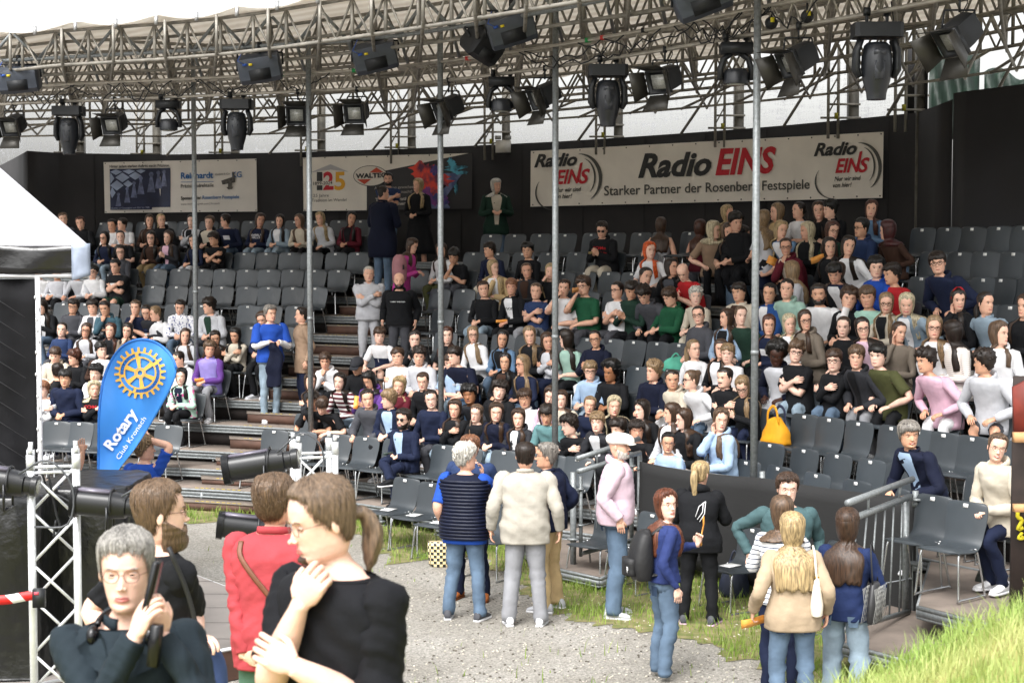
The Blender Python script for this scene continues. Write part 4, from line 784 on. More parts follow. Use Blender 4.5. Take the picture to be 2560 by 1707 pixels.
def hand(mb, W, d, n_, side, sc=1, curl=.5, m=0, lod=0, spread=.1):
    """palm + five fingers; W wrist, d finger direction, n_ palm normal (palm side), side +1 right hand"""
    d = nrm(d); n_ = nrm(n_ - d * (n_ @ d)); s = np.cross(d, n_) * side; L = .088 * sc; k = 8 if lod < 2 else 16
    P = np.array([W - d * .02, W + d * .012, W + d * L * .35, W + d * L * .75, W + d * L]); r = np.array([(.026, .02), (.028, .018), (.038, .016), (.041, .014), (.036, .011)]) * sc
    if lod >= 2: P = cr(P, 3); r = cr(r, 3)
    mb.loft(rings(P, r, k, up=n_), m)
    fl = [.072, .08, .076, .06]; fk = 5 if lod < 2 else 10
    for i in range(4):
        o = (i - 1.5) * .0195 * sc; b0 = W + d * L * .9 - s * o; di = nrm(d - s * o * spread * 10); pts = [b0 - di * .02]; c = curl * (1 + .12 * (i - 1)); ang = 0; p = b0
        for j, fr in enumerate((.45, .3, .25)):
            ang += c * (.7 + .25 * j); v = di * math.cos(ang) + n_ * math.sin(ang); pts.append(p); p = p + v * fl[i] * sc * fr
        pts.append(p); pts = np.array(pts); rr_ = np.array([.009, .0092, .0085, .0078, .0055]) * sc
        if lod >= 2: pts = cr(pts, 4); rr_ = cr(np.c_[rr_, rr_], 4)[:, 0]
        mb.path(pts, rr_, fk, m)
    tb = W + d * .02 * sc + s * .022 * sc; td = nrm(d * .75 + s * .6 + n_ * .35); td2 = nrm(d * .95 + s * .1 + n_ * .45)
    pts = np.array([tb - td * .01, tb + td * .02, tb + td * .045 * sc, tb + td * .045 * sc + td2 * .032 * sc]); rr_ = np.array([.012, .0125, .0105, .0065]) * sc
    if lod >= 2: pts = cr(pts, 4); rr_ = cr(np.c_[rr_, rr_], 4)[:, 0]
    mb.path(pts, rr_, fk, m)
def person(root_xy, floor, yaw, P):
    """P: dict(mode, ztop, sex, hair, hc, skin, top, tc, tc2, legs, lc, hy (head yaw abs), hp, pose, lf, ls, lod, flags, label)"""
    lod = P.get('lod', 0); rs = np.random.RandomState(P['seed']); fem = P['sex'] == 'f'; hv = P.get('hv', 1.0); hs = P.get('hs', 1.08) * (.96 if fem else 1)
    H = P['ztop'] - floor; fl = P.get('flags', ''); mode = P['mode']
    lf, ls = R_(P.get('lf', 4)), R_(P.get('ls', 0)); hp, hr = R_(P.get('hp', 0)), R_(P.get('hr', 0)); hd = .238 * hs
    neck = .036
    if mode == 'sit':
        L = (H - .53 - neck - hd * math.cos(hp) - .0) / max(.8, math.cos(lf)); hipz = .53
        if L < .43: hipz -= min(.12, (.43 - L)) ; L = .43
        if L > .56: hipz += L - .56; L = .56
        hip = np.array([0, -.10, hipz])
    else:
        sc = H / 1.76; L = .51 * sc; hip = np.array([0, 0, H - (L * math.cos(lf) + neck + hd)])
    bs = (L / .51 * .5 + .5) * 1.06
    def spine(s): s = np.asarray(s, float); q = np.clip(s, 0, 1.3); return np.stack([L * math.sin(ls) * q ** 1.4 + 0 * s, hip[1] + L * math.sin(lf) * q ** 1.4 - .02 * np.sin(np.clip(q, 0, 1) * math.pi) * (mode == 'sit'), hip[2] + L * s * math.cos(lf) * np.cos(ls * .7)], -1)
    Wp = WDT['f'] if fem else WDT['m']
    def TS(a, s, off=0):
        a, s = np.broadcast_arrays(np.asarray(a, float), np.asarray(s, float)); w_ = np.interp(s, WDT['s'], Wp) * bs * (1 + (hv - 1) * np.clip((1.02 - s) / .25, 0, 1)) + off; d = np.interp(s, WDT['s'], WDT['d']) * bs * (1 + (hv - 1) * 1.5 * ga(s, .25, .4)) + off
        if fem: d = d + .018 * ga(s, .66, .12) * np.clip(np.sin(a), 0, 1)
        ca, sa = np.cos(a), np.sin(a); c = spine(s); return c + np.stack([w_ * np.sign(ca) * abs(ca) ** .85, d * np.sign(sa) * abs(sa) ** .85, 0 * ca], -1)
    nb = spine(1.0); N = nb + np.array([math.sin(ls) * neck, .012 + math.sin(lf) * neck, neck])
    rel = (P['hy'] - yaw + math.pi) % (2 * math.pi) - math.pi
    HM = np.array(Matrix.Rotation(rel, 3, 'Z') @ Matrix.Rotation(-hp, 3, 'X') @ Matrix.Rotation(hr, 3, 'Y'))
    fx9 = np.array([1 + rs.uniform(-.05, .05), 1 + rs.uniform(-.03, .03), 1 + rs.uniform(-.035, .03)]) * hs * (1 + (hv - 1) * .12)
    def toH(p): return (np.asarray(p) * fx9) @ HM.T + N
    nA = {0: 26, 1: 44, 2: 88}[lod]; A = angs(nA); ts = HS[1:, 0]
    if lod: ts = cr(np.c_[ts, ts], 2 * lod)[:, 0]
    skm = [SKM[P['skin']], EYED, LIPM[P['skin']], hairmat(P['hc'] if P['hair'] != 'bald' else 'dbr'), EYEW, TEETH]
    body = MB(); Rn = []
    for s in (0, .3, .6, .8, .88, .93, .965, 1.0): Rn.append(TS(A + rel * max(0, (s - .9)) * 3, s, (-.034 if s < .9 else -.016) if s < .97 else 0))
    Rn.append(np.stack([.052 * hs * np.cos(A + rel * .5), .054 * hs * np.sin(A + rel * .5) - .0, 0 * A], -1) + nb * .45 + N * .55 - [0, 0.004, 0])
    for t in ts: Rn.append(toH(head_pt(A, t, fem=fem)))
    body.loft(np.array(Rn), 0)
    for sx in (-1, 1):       # ears, eyes, brows
        e = head_pt(0 if sx > 0 else math.pi, .44); ec = toH(e + [sx * .004, -.012, 0]); Re = HM @ np.array(Matrix.Rotation(-sx * .35, 3, 'Z'))
        body.ell(ec, np.array([.006, .014, .027]) * hs, 0, 8 if lod < 2 else 20, 6 if lod < 2 else 16, rot=Re)
        ey = head_pt(math.pi / 2 - sx * .40, .5, fem=fem); ex = sx * .031; yy = np.interp(.5, HS[:, 0], HS[:, 2]) - .0105
        if lod == 0:
            body.ell(toH([ex, yy - .0005, .497 * HH]), np.array([.0125, .006, .0058]) * hs, 4, 6, 4, rot=HM); body.ell(toH([ex, yy + .0035, .497 * HH]), np.array([.0065, .004, .0062]) * hs, 1, 6, 4, rot=HM)
            body.ell(toH([ex, yy + .0035, .525 * HH]), np.array([.0145, .004, .0022]) * hs, 3, 6, 4, rot=HM)
        else:
            k = 14 if lod == 2 else 8; body.ell(toH([ex, yy - .008, .5 * HH]), np.array([.0128] * 3) * hs, 4, k, k, rot=HM); body.ell(toH([ex, yy - .008 + .0098, .498 * HH]), np.array([.0080, .0055, .0080]) * hs, 1, k, k, rot=HM)
            for zz, am, mm in ((.518, .0058, 0), (.476, -.004, 0), (.5135, .0052, 1)):
                u = np.linspace(-1, 1, 7); pt = np.stack([ex + u * .0145, yy + .0045 - .006 * u * u, zz * HH - am * u * u + 0 * u], -1); body.path(toH(pt), (.0029 if mm == 0 else .0016) * hs, 6, mm)
        u = np.linspace(-1, 1, 5); pt = np.stack([ex + u * .019, yy + .010 - .007 * (u * sx > 0) * abs(u) - .0 * u, (.575 + .012 * (1 - u * u)) * HH], -1); body.loft(rings(toH(pt), np.array([[.002, .0025], [.003, .0045], [.003, .0048], [.0028, .004], [.001, .001]])[::-sx if sx else 1] * hs * (1 if lod else 1.25), 5), 3)
    my = np.interp(.2, HS[:, 0], HS[:, 2]) + .001; u = np.linspace(-1, 1, 7); smile = .006 if 's' in fl else 0
    for dz, rr_, mm in ((.0045, .0042, 2), (-.0045, .0052, 2)) if lod else ((0, .0062 if fem else .005, 2),):
        pt = np.stack([u * (.024 + smile), my + .003 - .010 * u * u, .2 * HH + dz * (1 - u * u) + smile * u * u], -1); body.loft(rings(toH(pt), np.stack([np.full(7, rr_), rr_ * (1.05 - u * u)], 1) * hs, 6 if lod < 2 else 10), mm)
    if 's' in fl: body.ell(toH([0, my + .003, .2 * HH]), np.array([.017, .005, .004]) * hs, 5, 8, 4, rot=HM)
    if lod: 
        for sx in (-1, 1): body.ell(toH([sx * .0085, np.interp(.34, HS[:, 0], HS[:, 2]) + .008, .335 * HH]), np.array([.0075, .009, .0065]) * hs, 0, 12, 8, rot=HM)
        body.ell(toH([0, np.interp(.34, HS[:, 0], HS[:, 2]) + .019, .348 * HH]), np.array([.0085, .009, .008]) * hs, 0, 12, 8, rot=HM)
    # ---- arms
    ua, fa_ = .275 * bs, .245 * bs; shw = (.150 if fem else .172) * bs * (1 + (hv - 1) * .6); arms = []; pose = P['pose']; q = spine(.86)
    tz = hip[2]; chest = spine(.6); chin = toH([0, .08, 0.0])
    def rel_(x, y, z): return np.array([x, y, z])
    for sx in (1, -1):
        S = q + np.array([sx * shw, 0, 0]); pole = np.array([sx * 1.0, -.5, -.9]); pn = None
        f = chest[1]
        tgt = dict(lap=(sx * .055, hip[1] + .27, tz + .14), knees=(sx * .15, hip[1] + min(.38, P.get('reach', .37) + .03), tz + .09), cross=(-sx * (.095), f + .185 + (.02 if sx > 0 else -.01), chest[2] + .0 + .02 * sx), down=(sx * (shw + .03 + .075 * hv), .03, tz - .05), back=(sx * .12, -.2, tz + .08),
                   pocket=(sx * (shw + .02 + .055 * hv), .05, tz - .0), clasp=(sx * .05, f + .22, tz + .14), phone=(sx * .045, f + .28, chest[2] - .05), side=(sx * .26, hip[1] + .2, tz + .02), front=(sx * .07, f + .25, tz + .26)).get(pose, (sx * .055, hip[1] + .27, tz + .14))
        W = np.array(tgt); fd = np.array([-sx * .5, .75, -.25]); pn = np.array([-sx * .3, -.2, -1.]); curl = .55
        if pose == 'cross': fd = np.array([-sx * .8, -.1, .15]); pn = np.array([0, -1., 0]); pole = np.array([sx * .5, .2, -1.])
        if pose == 'chin': 
            if sx > 0: W = chin + np.array([.03, .03, -.085]); fd = np.array([-.25, -.2, .9]); pn = np.array([0, -1, .2]); curl = .9; pole = np.array([.35, .3, -1])
            else: W = np.array([.02, f + .18, tz + .2]); fd = np.array([1, .1, 0])
        if pose == 'cheek' and sx > 0: W = toH([.075, .03, -.03]); fd = np.array([0, 0, 1.]); pn = np.array([-1., -.2, .2]); curl = .4; pole = np.array([.6, .2, -1])
        if pose in ('down', 'side', 'pocket'): fd = np.array([0, .12, -1.]); pn = np.array([-sx, 0, 0.]); pole = np.array([sx * .3, -1, 0]); curl = .35
        if pose == 'phone': fd = np.array([-sx * .3, .6, .5]); pn = np.array([-sx * .8, 0, .4]); curl = .7
        if pose == 'eat' and sx > 0: W = chin + np.array([.05, .09, -.02]); fd = np.array([-.5, -.1, .7]); pn = np.array([-.5, -.8, 0]); curl = .9; pole = np.array([.6, .2, -1])
        if pose == 'hold' and sx > 0: W = np.array([.22, f + .24, chest[2] - .02]); fd = np.array([0, .3, .95]); pn = np.array([-1., 0, 0]); curl = 1.0
        if pose == 'raise' and sx > 0: W = S + np.array([.22, .1, .36]); fd = np.array([.1, 0, 1.]); pn = np.array([0, 1., 0]); curl = .15; pole = np.array([1, 0, -1])
        if P.get('arm'): 
            aa = P['arm'].get(sx)
            if aa: W, fd, pn, curl, pole = [np.array(v, float) if not np.isscalar(v) else v for v in aa]
        E, W = ik(S, W, ua, fa_, pole); arms.append((sx, S, E, W, fd, pn, curl))
        na = 8 if lod == 0 else (14 if lod == 1 else 28); fw = 1.06 if not fem else .92; fw *= (1 + (hv - 1) * .7)
        pts = cr(np.array([S + [-sx * .03, 0, .0], S * .5 + E * .5, E, E * .45 + W * .55, W, W + nrm(fd) * .01]), 2 if lod == 0 else 4); rad = cr(np.array([(.05, .05), (.044, .046), (.037, .04), (.037, .035), (.025, .021), (.024, .019)]) * (np.array([[.7], [.7], [.7], [.75], [1], [1]]) if (P.get('sl', dict(tee=.44, tank=0, vest=0).get(P['top'], 1)) >= 1) else 1), 2 if lod == 0 else 4) * fw * bs
        body.loft(rings(pts, rad, na, up=pn, pt=True), 0); hand(body, W, fd, pn, sx, (.92 if fem else 1.02) * P.get('hsc', 1), curl, 0, lod)
    # ---- legs (bare below shorts)
    kn, an = [], []
    for sx in (1, -1):
        if mode == 'sit':
            sp_ = P.get('spread', .13 if not fem else .085); kr9 = P.get('reach', .37); K = np.array([sx * sp_, hip[1] + kr9, .52]); An = np.array([sx * (sp_ + .0), hip[1] + kr9 - (.07 if kr9 > .345 else .13) + rs.uniform(-.08, .03), .09]); Hj = hip + [sx * .085, .02, -.02]
            if 'X' in fl and sx > 0: K = np.array([-.02, hip[1] + .42, .62]); An = np.array([-.30, hip[1] + .55, .42])
        else:
            st_ = P.get('stance', .10); Hj = hip + [sx * .085, 0, -.02]; K = np.array([sx * (.09 + st_ * .2), .03, hip[2] * .53]); An = np.array([sx * st_, -.02, .09])
            if 'w' in fl: K = K + [0, .10 * sx, 0]; An = An + [0, .16 * sx, 0]
        kn.append(K); an.append(An)
        short = P['legs'] == 'shorts'
        if short or P['legs'] == 'skirt':
            pts = cr(np.array([Hj, (Hj + K) / 2, K, K * .5 + An * .5 + [0, -.015, 0], An]), 3); rad = cr(np.array([(.07, .07), (.068, .07), (.052, .055), (.05, .055), (.034, .038)]), 3); body.loft(rings(pts, rad, 10), 0)
    root = body.obj('person', skm, None, loc=(root_xy[0], root_xy[1], floor), rz=yaw); tag(root, P['label'], 'person', P.get('group', 'spectators'))
    # ---- trousers
    nl = 10 if lod == 0 else (16 if lod == 1 else 26)
    tr = MB(); W_ = P.get('lw', 1.0)
    if mode == 'sit':
        pv = np.array([hip + [0, -.05, .12], hip + [0, -.02, .05], hip + [0, .0, -.02], hip + [0, .06, -.055]]); tr.loft(rings(pv, np.array([(.150, .1), (.172, .12), (.175, .11), (.13, .07)]) * bs * hv, 14, up=(0, 1, 0)), 0)
    else:
        zz = [.13, .08, 0, -.06, -.1]; tr.loft(np.array([TS(angs(20, 0), z / L, -.002 if z < .02 else -.03) * [1, 1, 0] + [0, 0, hip[2] + z] for z in zz][::-1]) * 1.0, 0)
    for K, An, sx in zip(kn, an, (1, -1)):
        Hj = hip + [sx * .085, .0, -.01]
        if P['legs'] == 'skirt': continue
        if mode == 'sit': pts = [Hj + [0, -.02, 0], Hj * .6 + K * .4, K * .85 + Hj * .15 + [0, 0, .012], K + [0, .01, -.035], K * .5 + An * .5, An + [0, 0, -.02]]; rad = [(.095, .088), (.088, .082), (.068, .066), (.062, .064), (.06 * W_, .06 * W_), (.056 * W_, .056 * W_)]
        else: pts = [Hj + [0, 0, .02], Hj * .65 + K * .35, K, K * .5 + An * .5 - [0, .015, 0], An + [0, 0, -.045]]; rad = [(.084, .094), (.088, .098), (.064 * W_, .07 * W_), (.058 * W_, .066 * W_), (.056 * W_ * W_, .062 * W_ * W_)]
        pts, rad = np.array(pts), np.array(rad) * (.5 + .5 * hv) * (1 if not fem else .95)
        if P['legs'] == 'shorts': n_ = 3; pts = np.vstack([pts[:n_ - 1], [pts[n_ - 1]]]); rad = rad[:n_] * [[1, 1], [1.05, 1.05], [1.2, 1.2]]
        pts, rad = cr(pts, 3 if lod == 0 else 6), cr(rad, 3 if lod == 0 else 6); Rg = rings(pts, rad, nl); cR = Rg.mean(1, keepdims=True); dR = Rg - cR; dR /= np.linalg.norm(dR, axis=-1)[..., None] + 1e-9; kz = np.linalg.norm(cR[:, 0] - K, axis=-1)[:, None]; az = np.linalg.norm(cR[:, 0] - An, axis=-1)[:, None]; Rg = Rg + dR * (wob(Rg * [1, 1, 1.8], .009, 20, P['seed'] + 3) + .006 * np.sin(cR[:, 0, 2:3] * 95 + 2 * wob(Rg, 1, 9, 2)) * (np.exp(-(kz / .1) ** 2) + 1.3 * np.exp(-(az / .12) ** 2)))[..., None]; tr.loft(Rg, 0)
    if P['legs'] == 'skirt': zz = [.1, 0, -.1, -.3, -.5, -.62]; tr.loft(np.array([np.stack([(.15 + .04 * i) * np.cos(angs(20, 0)), (.11 + .035 * i) * np.sin(angs(20, 0)), 0 * angs(20, 0) + hip[2] + z], -1) for i, z in enumerate(zz)][::-1]), 0)
    lm = denim(P['lc']) if 'jean' in P['lc'] or P['lc'] == 'denim' else cloth(P['lc'])
    tr.obj('shorts' if P['legs'] == 'shorts' else ('skirt' if P['legs'] == 'skirt' else 'trousers'), lm, root)
    if P.get('shoes'):
        sc_ = P['shoes'].split(':')
        for An, sx in zip(an, (1, -1)):
            m2 = MB(); prof = [(-.09, .03, .035), (-.075, .036, .07), (-.03, .038, .085), (.03, .042, .07), (.1, .047, .045), (.15, .044, .035), (.185, .028, .022)]; to = .25 * sx
            zo = -.09 if mode == 'stand' else -.09
            pr = cr(np.array(prof), 2); Rg = []
            for y_, w_, h_ in pr: Rg.append([(w_ * c * (1 if s_ > 0 else 1.04), y_, max(0, .5 + .5 * s_) * h_ * 1.25 + .012) for c, s_ in [(math.cos(t), math.sin(t)) for t in -np.arange(12) * math.pi / 6]])
            Rm_ = np.array(Matrix.Rotation(-to * .8, 3, 'Z')); Rg = np.array(Rg) @ Rm_.T + An + [0, 0, zo]; m2.loft(Rg, 0)
            so_ = np.array([[(w_ * c * 1.08, y_ * 1.03, z_) for c, y_, w_, z_ in ((1, y_, w_, .018), (-1, y_, w_, .018), (-1, y_, w_, -.0), (1, y_, w_, 0.0))] for y_, w_, h_ in pr]) @ Rm_.T + An + [0, 0, zo + .001]; m2.loft(so_, 1)
            m2.obj('shoe', [cloth(sc_[0], 'shoe', .6), cloth(sc_[1] if len(sc_) > 1 else sc_[0], 'sole', .6)], root)
    # ---- top garment
    top = P['top']; off = dict(tee=.012, shirt=.014, long=.013, hoodie=.024, jacket=.022, vest=.03, tank=.006, blazer=.02).get(top, .014); tm = P.get('tmat') or cloth(P['tc'])
    nT = {0: 22, 1: 40, 2: 72}[lod]; aT = angs(nT, 0); hem = -.17 if mode == 'sit' else -.14; hem = P.get('hem', hem); sT = np.concatenate([np.linspace(hem, .84, {0: 9, 1: 18, 2: 30}[lod]), [.88, .915, .945, .97, P.get('collar', .985)]])
    if lod: sT = cr(np.c_[sT, sT], 2)[:, 0]
    if top == 'tank': sT = sT[sT < .86]
    Rg = TS(aT[None], sT[:, None], off); seedn = P['seed']
    amp = {0: .007, 1: .009, 2: .010}[lod]; dn = Rg - Rg.mean(1, keepdims=True); dn /= np.linalg.norm(dn, axis=-1)[..., None]; wgt = np.clip((.93 - sT) * 6, 0, 1)[:, None]
    sk9 = Rg + np.stack([Rg[..., 2] * .6, 0 * Rg[..., 0], Rg[..., 0] * .5], -1) * (1 if seedn % 2 else -1); fold = wob(sk9 * [1, 1, .8], amp, 15, seedn) + wob(sk9 * [1.4, 1, .6], amp * .6, 30, seedn + 1); Rg = Rg + dn * (fold * wgt)[..., None]
    tp = MB(); tp.loft(Rg, 0)
    sl = dict(tee=.44, tank=0, vest=0).get(top, 1.0) if 'sl' not in P else P['sl']; slm = 1 if P.get('tc_s') else 0
    for sx, S, E, W, fd, pn, curl in arms:
        if sl <= 0: continue
        o2 = off + .006
        if sl < 1: pts = np.array([S + [-sx * .04, 0, -.018], S + [sx * .005, 0, .0], S * .62 + E * .38, S * .2 + E * .8 if sl > .3 else S * .5 + E * .5]); rad = np.array([(.040, .046), (.056, .06), (.056, .06), (.06, .062)])
        else: pts = np.array([S + [-sx * .04, 0, -.018], S + [sx * .005, 0, 0], S * .5 + E * .5, E, E * .5 + W * .5, W * .97 + E * .03]); rad = np.array([(.038, .044), (.053, .058), (.047, .049), (.042, .045), (.039, .039), (.031, .029)])
        if sl < 1 and 'puff' in fl: rad *= 1.1
        k = {0: 3, 1: 7, 2: 12}[lod]; pts = cr(pts, k); rad = (cr(rad, k) + (off - .010)) * bs * (1 if not fem else .9) * (1 + (hv - 1) * .5); Ra = rings(pts, rad, {0: 10, 1: 18, 2: 36}[lod], up=pn, pt=True)
        c = Ra.mean(1, keepdims=True); dn = Ra - c; dn /= np.linalg.norm(dn, axis=-1)[..., None]; T_ = np.linspace(0, 1, len(Ra))[:, None]
        dE = np.linalg.norm(c[:, 0] - E, axis=-1)[:, None]; Ra = Ra + dn * ((wob(Ra, amp * .9, 32, seedn + 5 + sx) + amp * .45 * np.sin(dE * 110) * np.exp(-(dE / .09) ** 2)) * np.clip(T_ * 5, 0, 1))[..., None]; tp.loft(Ra, slm)
    if top == 'hoodie' or 'H' in fl:
        th = np.linspace(-.15, 1.15, 12) * np.pi + np.pi; c = spine(.97); ring = np.stack([(.092) * np.cos(th), c[1] - .006 + .085 * np.sin(th) * 1.1, c[2] + .015 - .05 * (1 - abs(np.sin(th))) * 0 + .03 * (-np.sin(th))], -1); ring[:, 0] += c[0]
        rr_ = np.interp(np.linspace(0, 1, 12), [0, .5, 1], [.018, .042, .018]); tp.loft(rings(cr(ring, 2), np.stack([cr(np.c_[rr_, rr_], 2)[:, 0]] * 2, 1) * [.7, 1.15], 9 if lod < 2 else 16, up=(0, 0, 1)), slm if P.get('tc_h') else 0)
    elif top in ('shirt', 'blazer', 'jacket') :
        c = spine(.985); th = np.linspace(.62, 2.38, 15) * np.pi; rx = (.075 if not fem else .066) * bs; ring = np.stack([c[0] + rx * np.cos(th + 0), c[1] + .062 * bs * np.sin(th) * -1 * -1, c[2] + .012 + .012 * -np.sin(th)], -1); tp.loft(rings(cr(ring, 2), np.full((29, 2), 1.) * [.008, .022], 6, up=(0, 0, 1)), 0)
    mats_ = [tm] + ([P.get('smat') or cloth(P['tc_s'])] if P.get('tc_s') else []); tob = tp.obj({'tee': 't_shirt', 'shirt': 'shirt', 'long': 'sweater', 'hoodie': 'hoodie', 'jacket': 'jacket', 'vest': 'vest', 'tank': 'tank_top', 'blazer': 'blazer'}.get(top, 'top'), mats_, root)
    def patch(name, m, s0, s1, d0, d1, ac=math.pi / 2, o=.008, n=8, parent=None, fold_=True):
        ss = np.linspace(s0, s1, 12 if lod < 2 else 30); dd = d0 + (d1 - d0) * np.linspace(0, 1, len(ss)); a_ = ac + np.linspace(-1, 1, n)[None] * dd[:, None]; R = TS(a_, ss[:, None], off + o)
        R = R + 0; mb = MB().loft(R[:, ::-1], closed=False); ob = mb.obj(name, m, parent or root); 
        return ob
    if P.get('tc2'):
        if top in ('jacket', 'blazer', 'hoodie'): patch('shirt_front', cloth(P['tc2']), .02, .96, .10, .42 if top != 'hoodie' else .3)
        elif top in ('tee', 'long', 'shirt'):
            if 'print' in fl: patch('print', cloth(P['tc2']), .5, .68, .32, .3)
            elif 'yoke' in fl: patch('chest_panel', cloth(P['tc2']), -.1, .52, .95, .95, n=16)
            else: patch('chest_panel', cloth(P['tc2']), .0, .93, .55, .45, n=12)
    if mode == 'stand' and lod and 'jean' in P['lc'] and P['legs'] != 'skirt':
        dm = denim('djean' if P['lc'] == 'jean' else 'jean')
        for sx in (-1, 1):
            ss = np.linspace(-.27, -.10, 7) * .51 / L; aa = -math.pi / 2 + sx * .52 + np.linspace(-1, 1, 6)[None] * np.linspace(.2, .27, 7)[:, None]; Rp = TS(aa, ss[:, None], .002); Rp[..., 1] -= .012; MB().loft(Rp[:, ::-1], closed=False).obj('back_pocket', dm, root)
    if 'vn' in fl.split(','):
        ss = np.linspace(.80, .985, 10); Rv = TS(math.pi / 2 + np.linspace(-1, 1, 9)[None] * (np.linspace(.02, .5, 10))[:, None], ss[:, None], off + .004); MB().loft(Rv[:, ::-1], closed=False).obj('neck_skin', SKM[P['skin']], root)
    if 'btn' in fl.split(','):
        for q9 in np.linspace(.15, .8, 4): MB().ell(TS(math.pi / 2 - .08, q9, off + .012), (.011, .006, .011), n=12, k=6).obj('button', mat('dark_button', '1c1f22', .3), root)
        for sx in (-1, 1): 
            pl_ = np.array([TS(math.pi / 2 - sx * t9, q9, off + .012) for t9, q9 in ((.12, .72), (.5, .78), (.72, .88), (.62, .97), (.3, .93))]); pm = pl_.mean(0); MB().add(np.vstack([pl_, pl_ * .98 + pm * .02 - [0, .006, 0]]), [(i, (i + 1) % 5, 5 + (i + 1) % 5, 5 + i) for i in range(5)], [(0, i, i + 1) for i in range(1, 4)]).obj('collar', tm, root, smooth=False)
    if P.get('text'):
        for (s, sz, fw_) in P['text']:
            me_ = textmesh(s[0], 0, .02); n_ = len(me_.vertices); co = np.empty(n_ * 3); me_.vertices.foreach_get('co', co); co = co.reshape(-1, 3); w_ = co[:, 0].max(); X = (co[:, 0] / w_ - .5) * fw_; Z = co[:, 1] * fw_ / w_
            ss = s[1] + Z / L; aa = (math.pi / 2 if s[2] > 0 else -math.pi / 2); wv_ = np.interp(ss, WDT['s'], Wp) * bs * hv; av = aa + np.arcsin(np.clip((X + s[3]) / wv_, -.9, .9)) * 1.0
            V = TS(av, ss, off + .012); me_.vertices.foreach_set('co', V.ravel()); me_.materials.clear(); me_.materials.append(cloth(s[4])); me_.update(); link('lettering', me_, root)
    # ---- hair
    hm = hairmat(P['hc'], lod); hair = P['hair']; hb = MB(); nH = {0: 30, 1: 52, 2: 120}[lod]; AH = angs(nH, 0); tt = np.concatenate([np.linspace(.1, .9, {0: 13, 1: 26, 2: 60}[lod]), [.94, .97, .995]])
    if hair not in ('bald',):
        ph = np.degrees(abs((AH - math.pi / 2 + math.pi) % (2 * math.pi) - math.pi)); long_ = hair in ('long', 'bob', 'half', 'longs')
        base = dict(short=.012, buzz=.006, crop=.009, fringe=.016, wavy=.022, curly=.024, afro=.05, receding=.01, tied=.009, pony=.010, bun=.010, braid=.012, long=.018, bob=.022, half=.016, sweep=.017).get(hair, .018)
        fronth = dict(fringe=.66, wavy=.70, curly=.70, receding=.93, sweep=.78, short=.79, crop=.81, buzz=.80, bob=.72 if 'fr' in fl else .82).get(hair, .83)
        hl = np.interp(ph, [0, 35, 55, 75, 88, 100, 120, 180], [fronth, fronth, fronth * .93, .52, .40, .36, .16, .12] if hair not in ('receding',) else [.95, .93, .84, .55, .40, .36, .16, .12])
        if long_: hl = np.interp(ph, [0, 30, 50, 64, 74, 84, 96, 180], [fronth, fronth - .02, .74, .62, .46, .3, .12, .1])
        hl = hl + (wob(np.stack([np.cos(AH), np.sin(AH), 0 * AH], 1), .045, 7, seedn + 11) if hair not in ('bald', 'tied', 'pony') else 0)
        T2 = np.clip((tt[:, None] - hl[None]) / (.05 if lod < 2 else .035), 0, 1); T2 = T2 * T2 * (3 - 2 * T2); topb = np.interp(tt, [0, .5, .75, .9, 1], [.6, .8, 1.15, 1.35, 1.2])[:, None]
        if hair in ('short', 'crop', 'buzz', 'sweep'): topb = np.interp(tt, [0, .35, .6, .85, 1], [.3, .45, .8, 1.4, 1.2])[:, None]
        A2, t2 = np.broadcast_arrays(AH[None], tt[:, None]); P0 = head_pt(A2, t2, 0, 0, fem); frq = dict(curly=70, afro=90, wavy=42, short=45, sweep=38, fringe=40).get(hair, 26); na_ = (1 if lod < 2 else .45) * dict(curly=.4, afro=.16, wavy=.32, short=.22, sweep=.3, fringe=.25, long=.12, bob=.12, tied=.08, pony=.1).get(hair, .15)
        tk = base * topb * (1 + wob(P0 * [1, 1, .5], na_ * 1.6, frq, seedn + 9))
        if lod == 2: tk = tk * (1 + .16 * np.sin(A2 * 46 + wob(P0, 2.5, 22, 5)) + wob(P0 * [1, 1, .25], .12, 150, 3))
        offH = tk * T2 - .007 * (1 - T2); Q = head_pt(A2, t2, 0, 0, fem); d = np.stack([Q[..., 0], Q[..., 1], np.maximum(Q[..., 2] - .45 * HH, -.0)], -1); d /= np.linalg.norm(d, axis=-1)[..., None] + 1e-9
        hb.loft(toH(Q + d * offH[..., None]), 0)
        if lod and hair not in ('buzz', 'afro'):
            ns = {1: 150, 2: 900}[lod]; sm = []; jj = np.random.RandomState(seedn + 70); sb = MB()
            for i in range(ns):
                a_ = jj.rand() * 6.283; h0 = np.interp(np.degrees(abs((a_ - math.pi / 2 + math.pi) % (2 * math.pi) - math.pi)), np.sort(ph), hl[np.argsort(ph)]); t1 = h0 - jj.uniform(-.02, .07 if hair not in ('tied', 'pony', 'bun', 'crop') else -.01); t0 = min(.99, h0 + (1 - h0) * jj.uniform(.35, 1)); tq = np.linspace(t0, t1, 6); aq = a_ + np.linspace(0, 1, 6) ** 1.5 * jj.uniform(-.22, .22)
                fac = np.interp(tq, tt, topb[:, 0]); oq = base * fac * np.clip((tq - h0) / .05 + .35, .35, 1) * jj.uniform(.9, 1.12) + .0015; Qs = head_pt(aq, tq, 0, 0, fem); ds = np.stack([Qs[:, 0], Qs[:, 1], np.maximum(Qs[:, 2] - .45 * HH, 0)], -1); ds /= np.linalg.norm(ds, axis=-1)[:, None] + 1e-9
                if hair in ('curly', 'wavy'): oq = oq + .003 * np.sin(np.arange(6) * 2.2 + i)
                rs9 = np.array([.6, 1, 1, 1, .8, .3]) * (.0021 if lod == 1 else .0013) * jj.uniform(.7, 1.5); sb.path(toH(Qs + ds * oq[:, None]), rs9, 4)
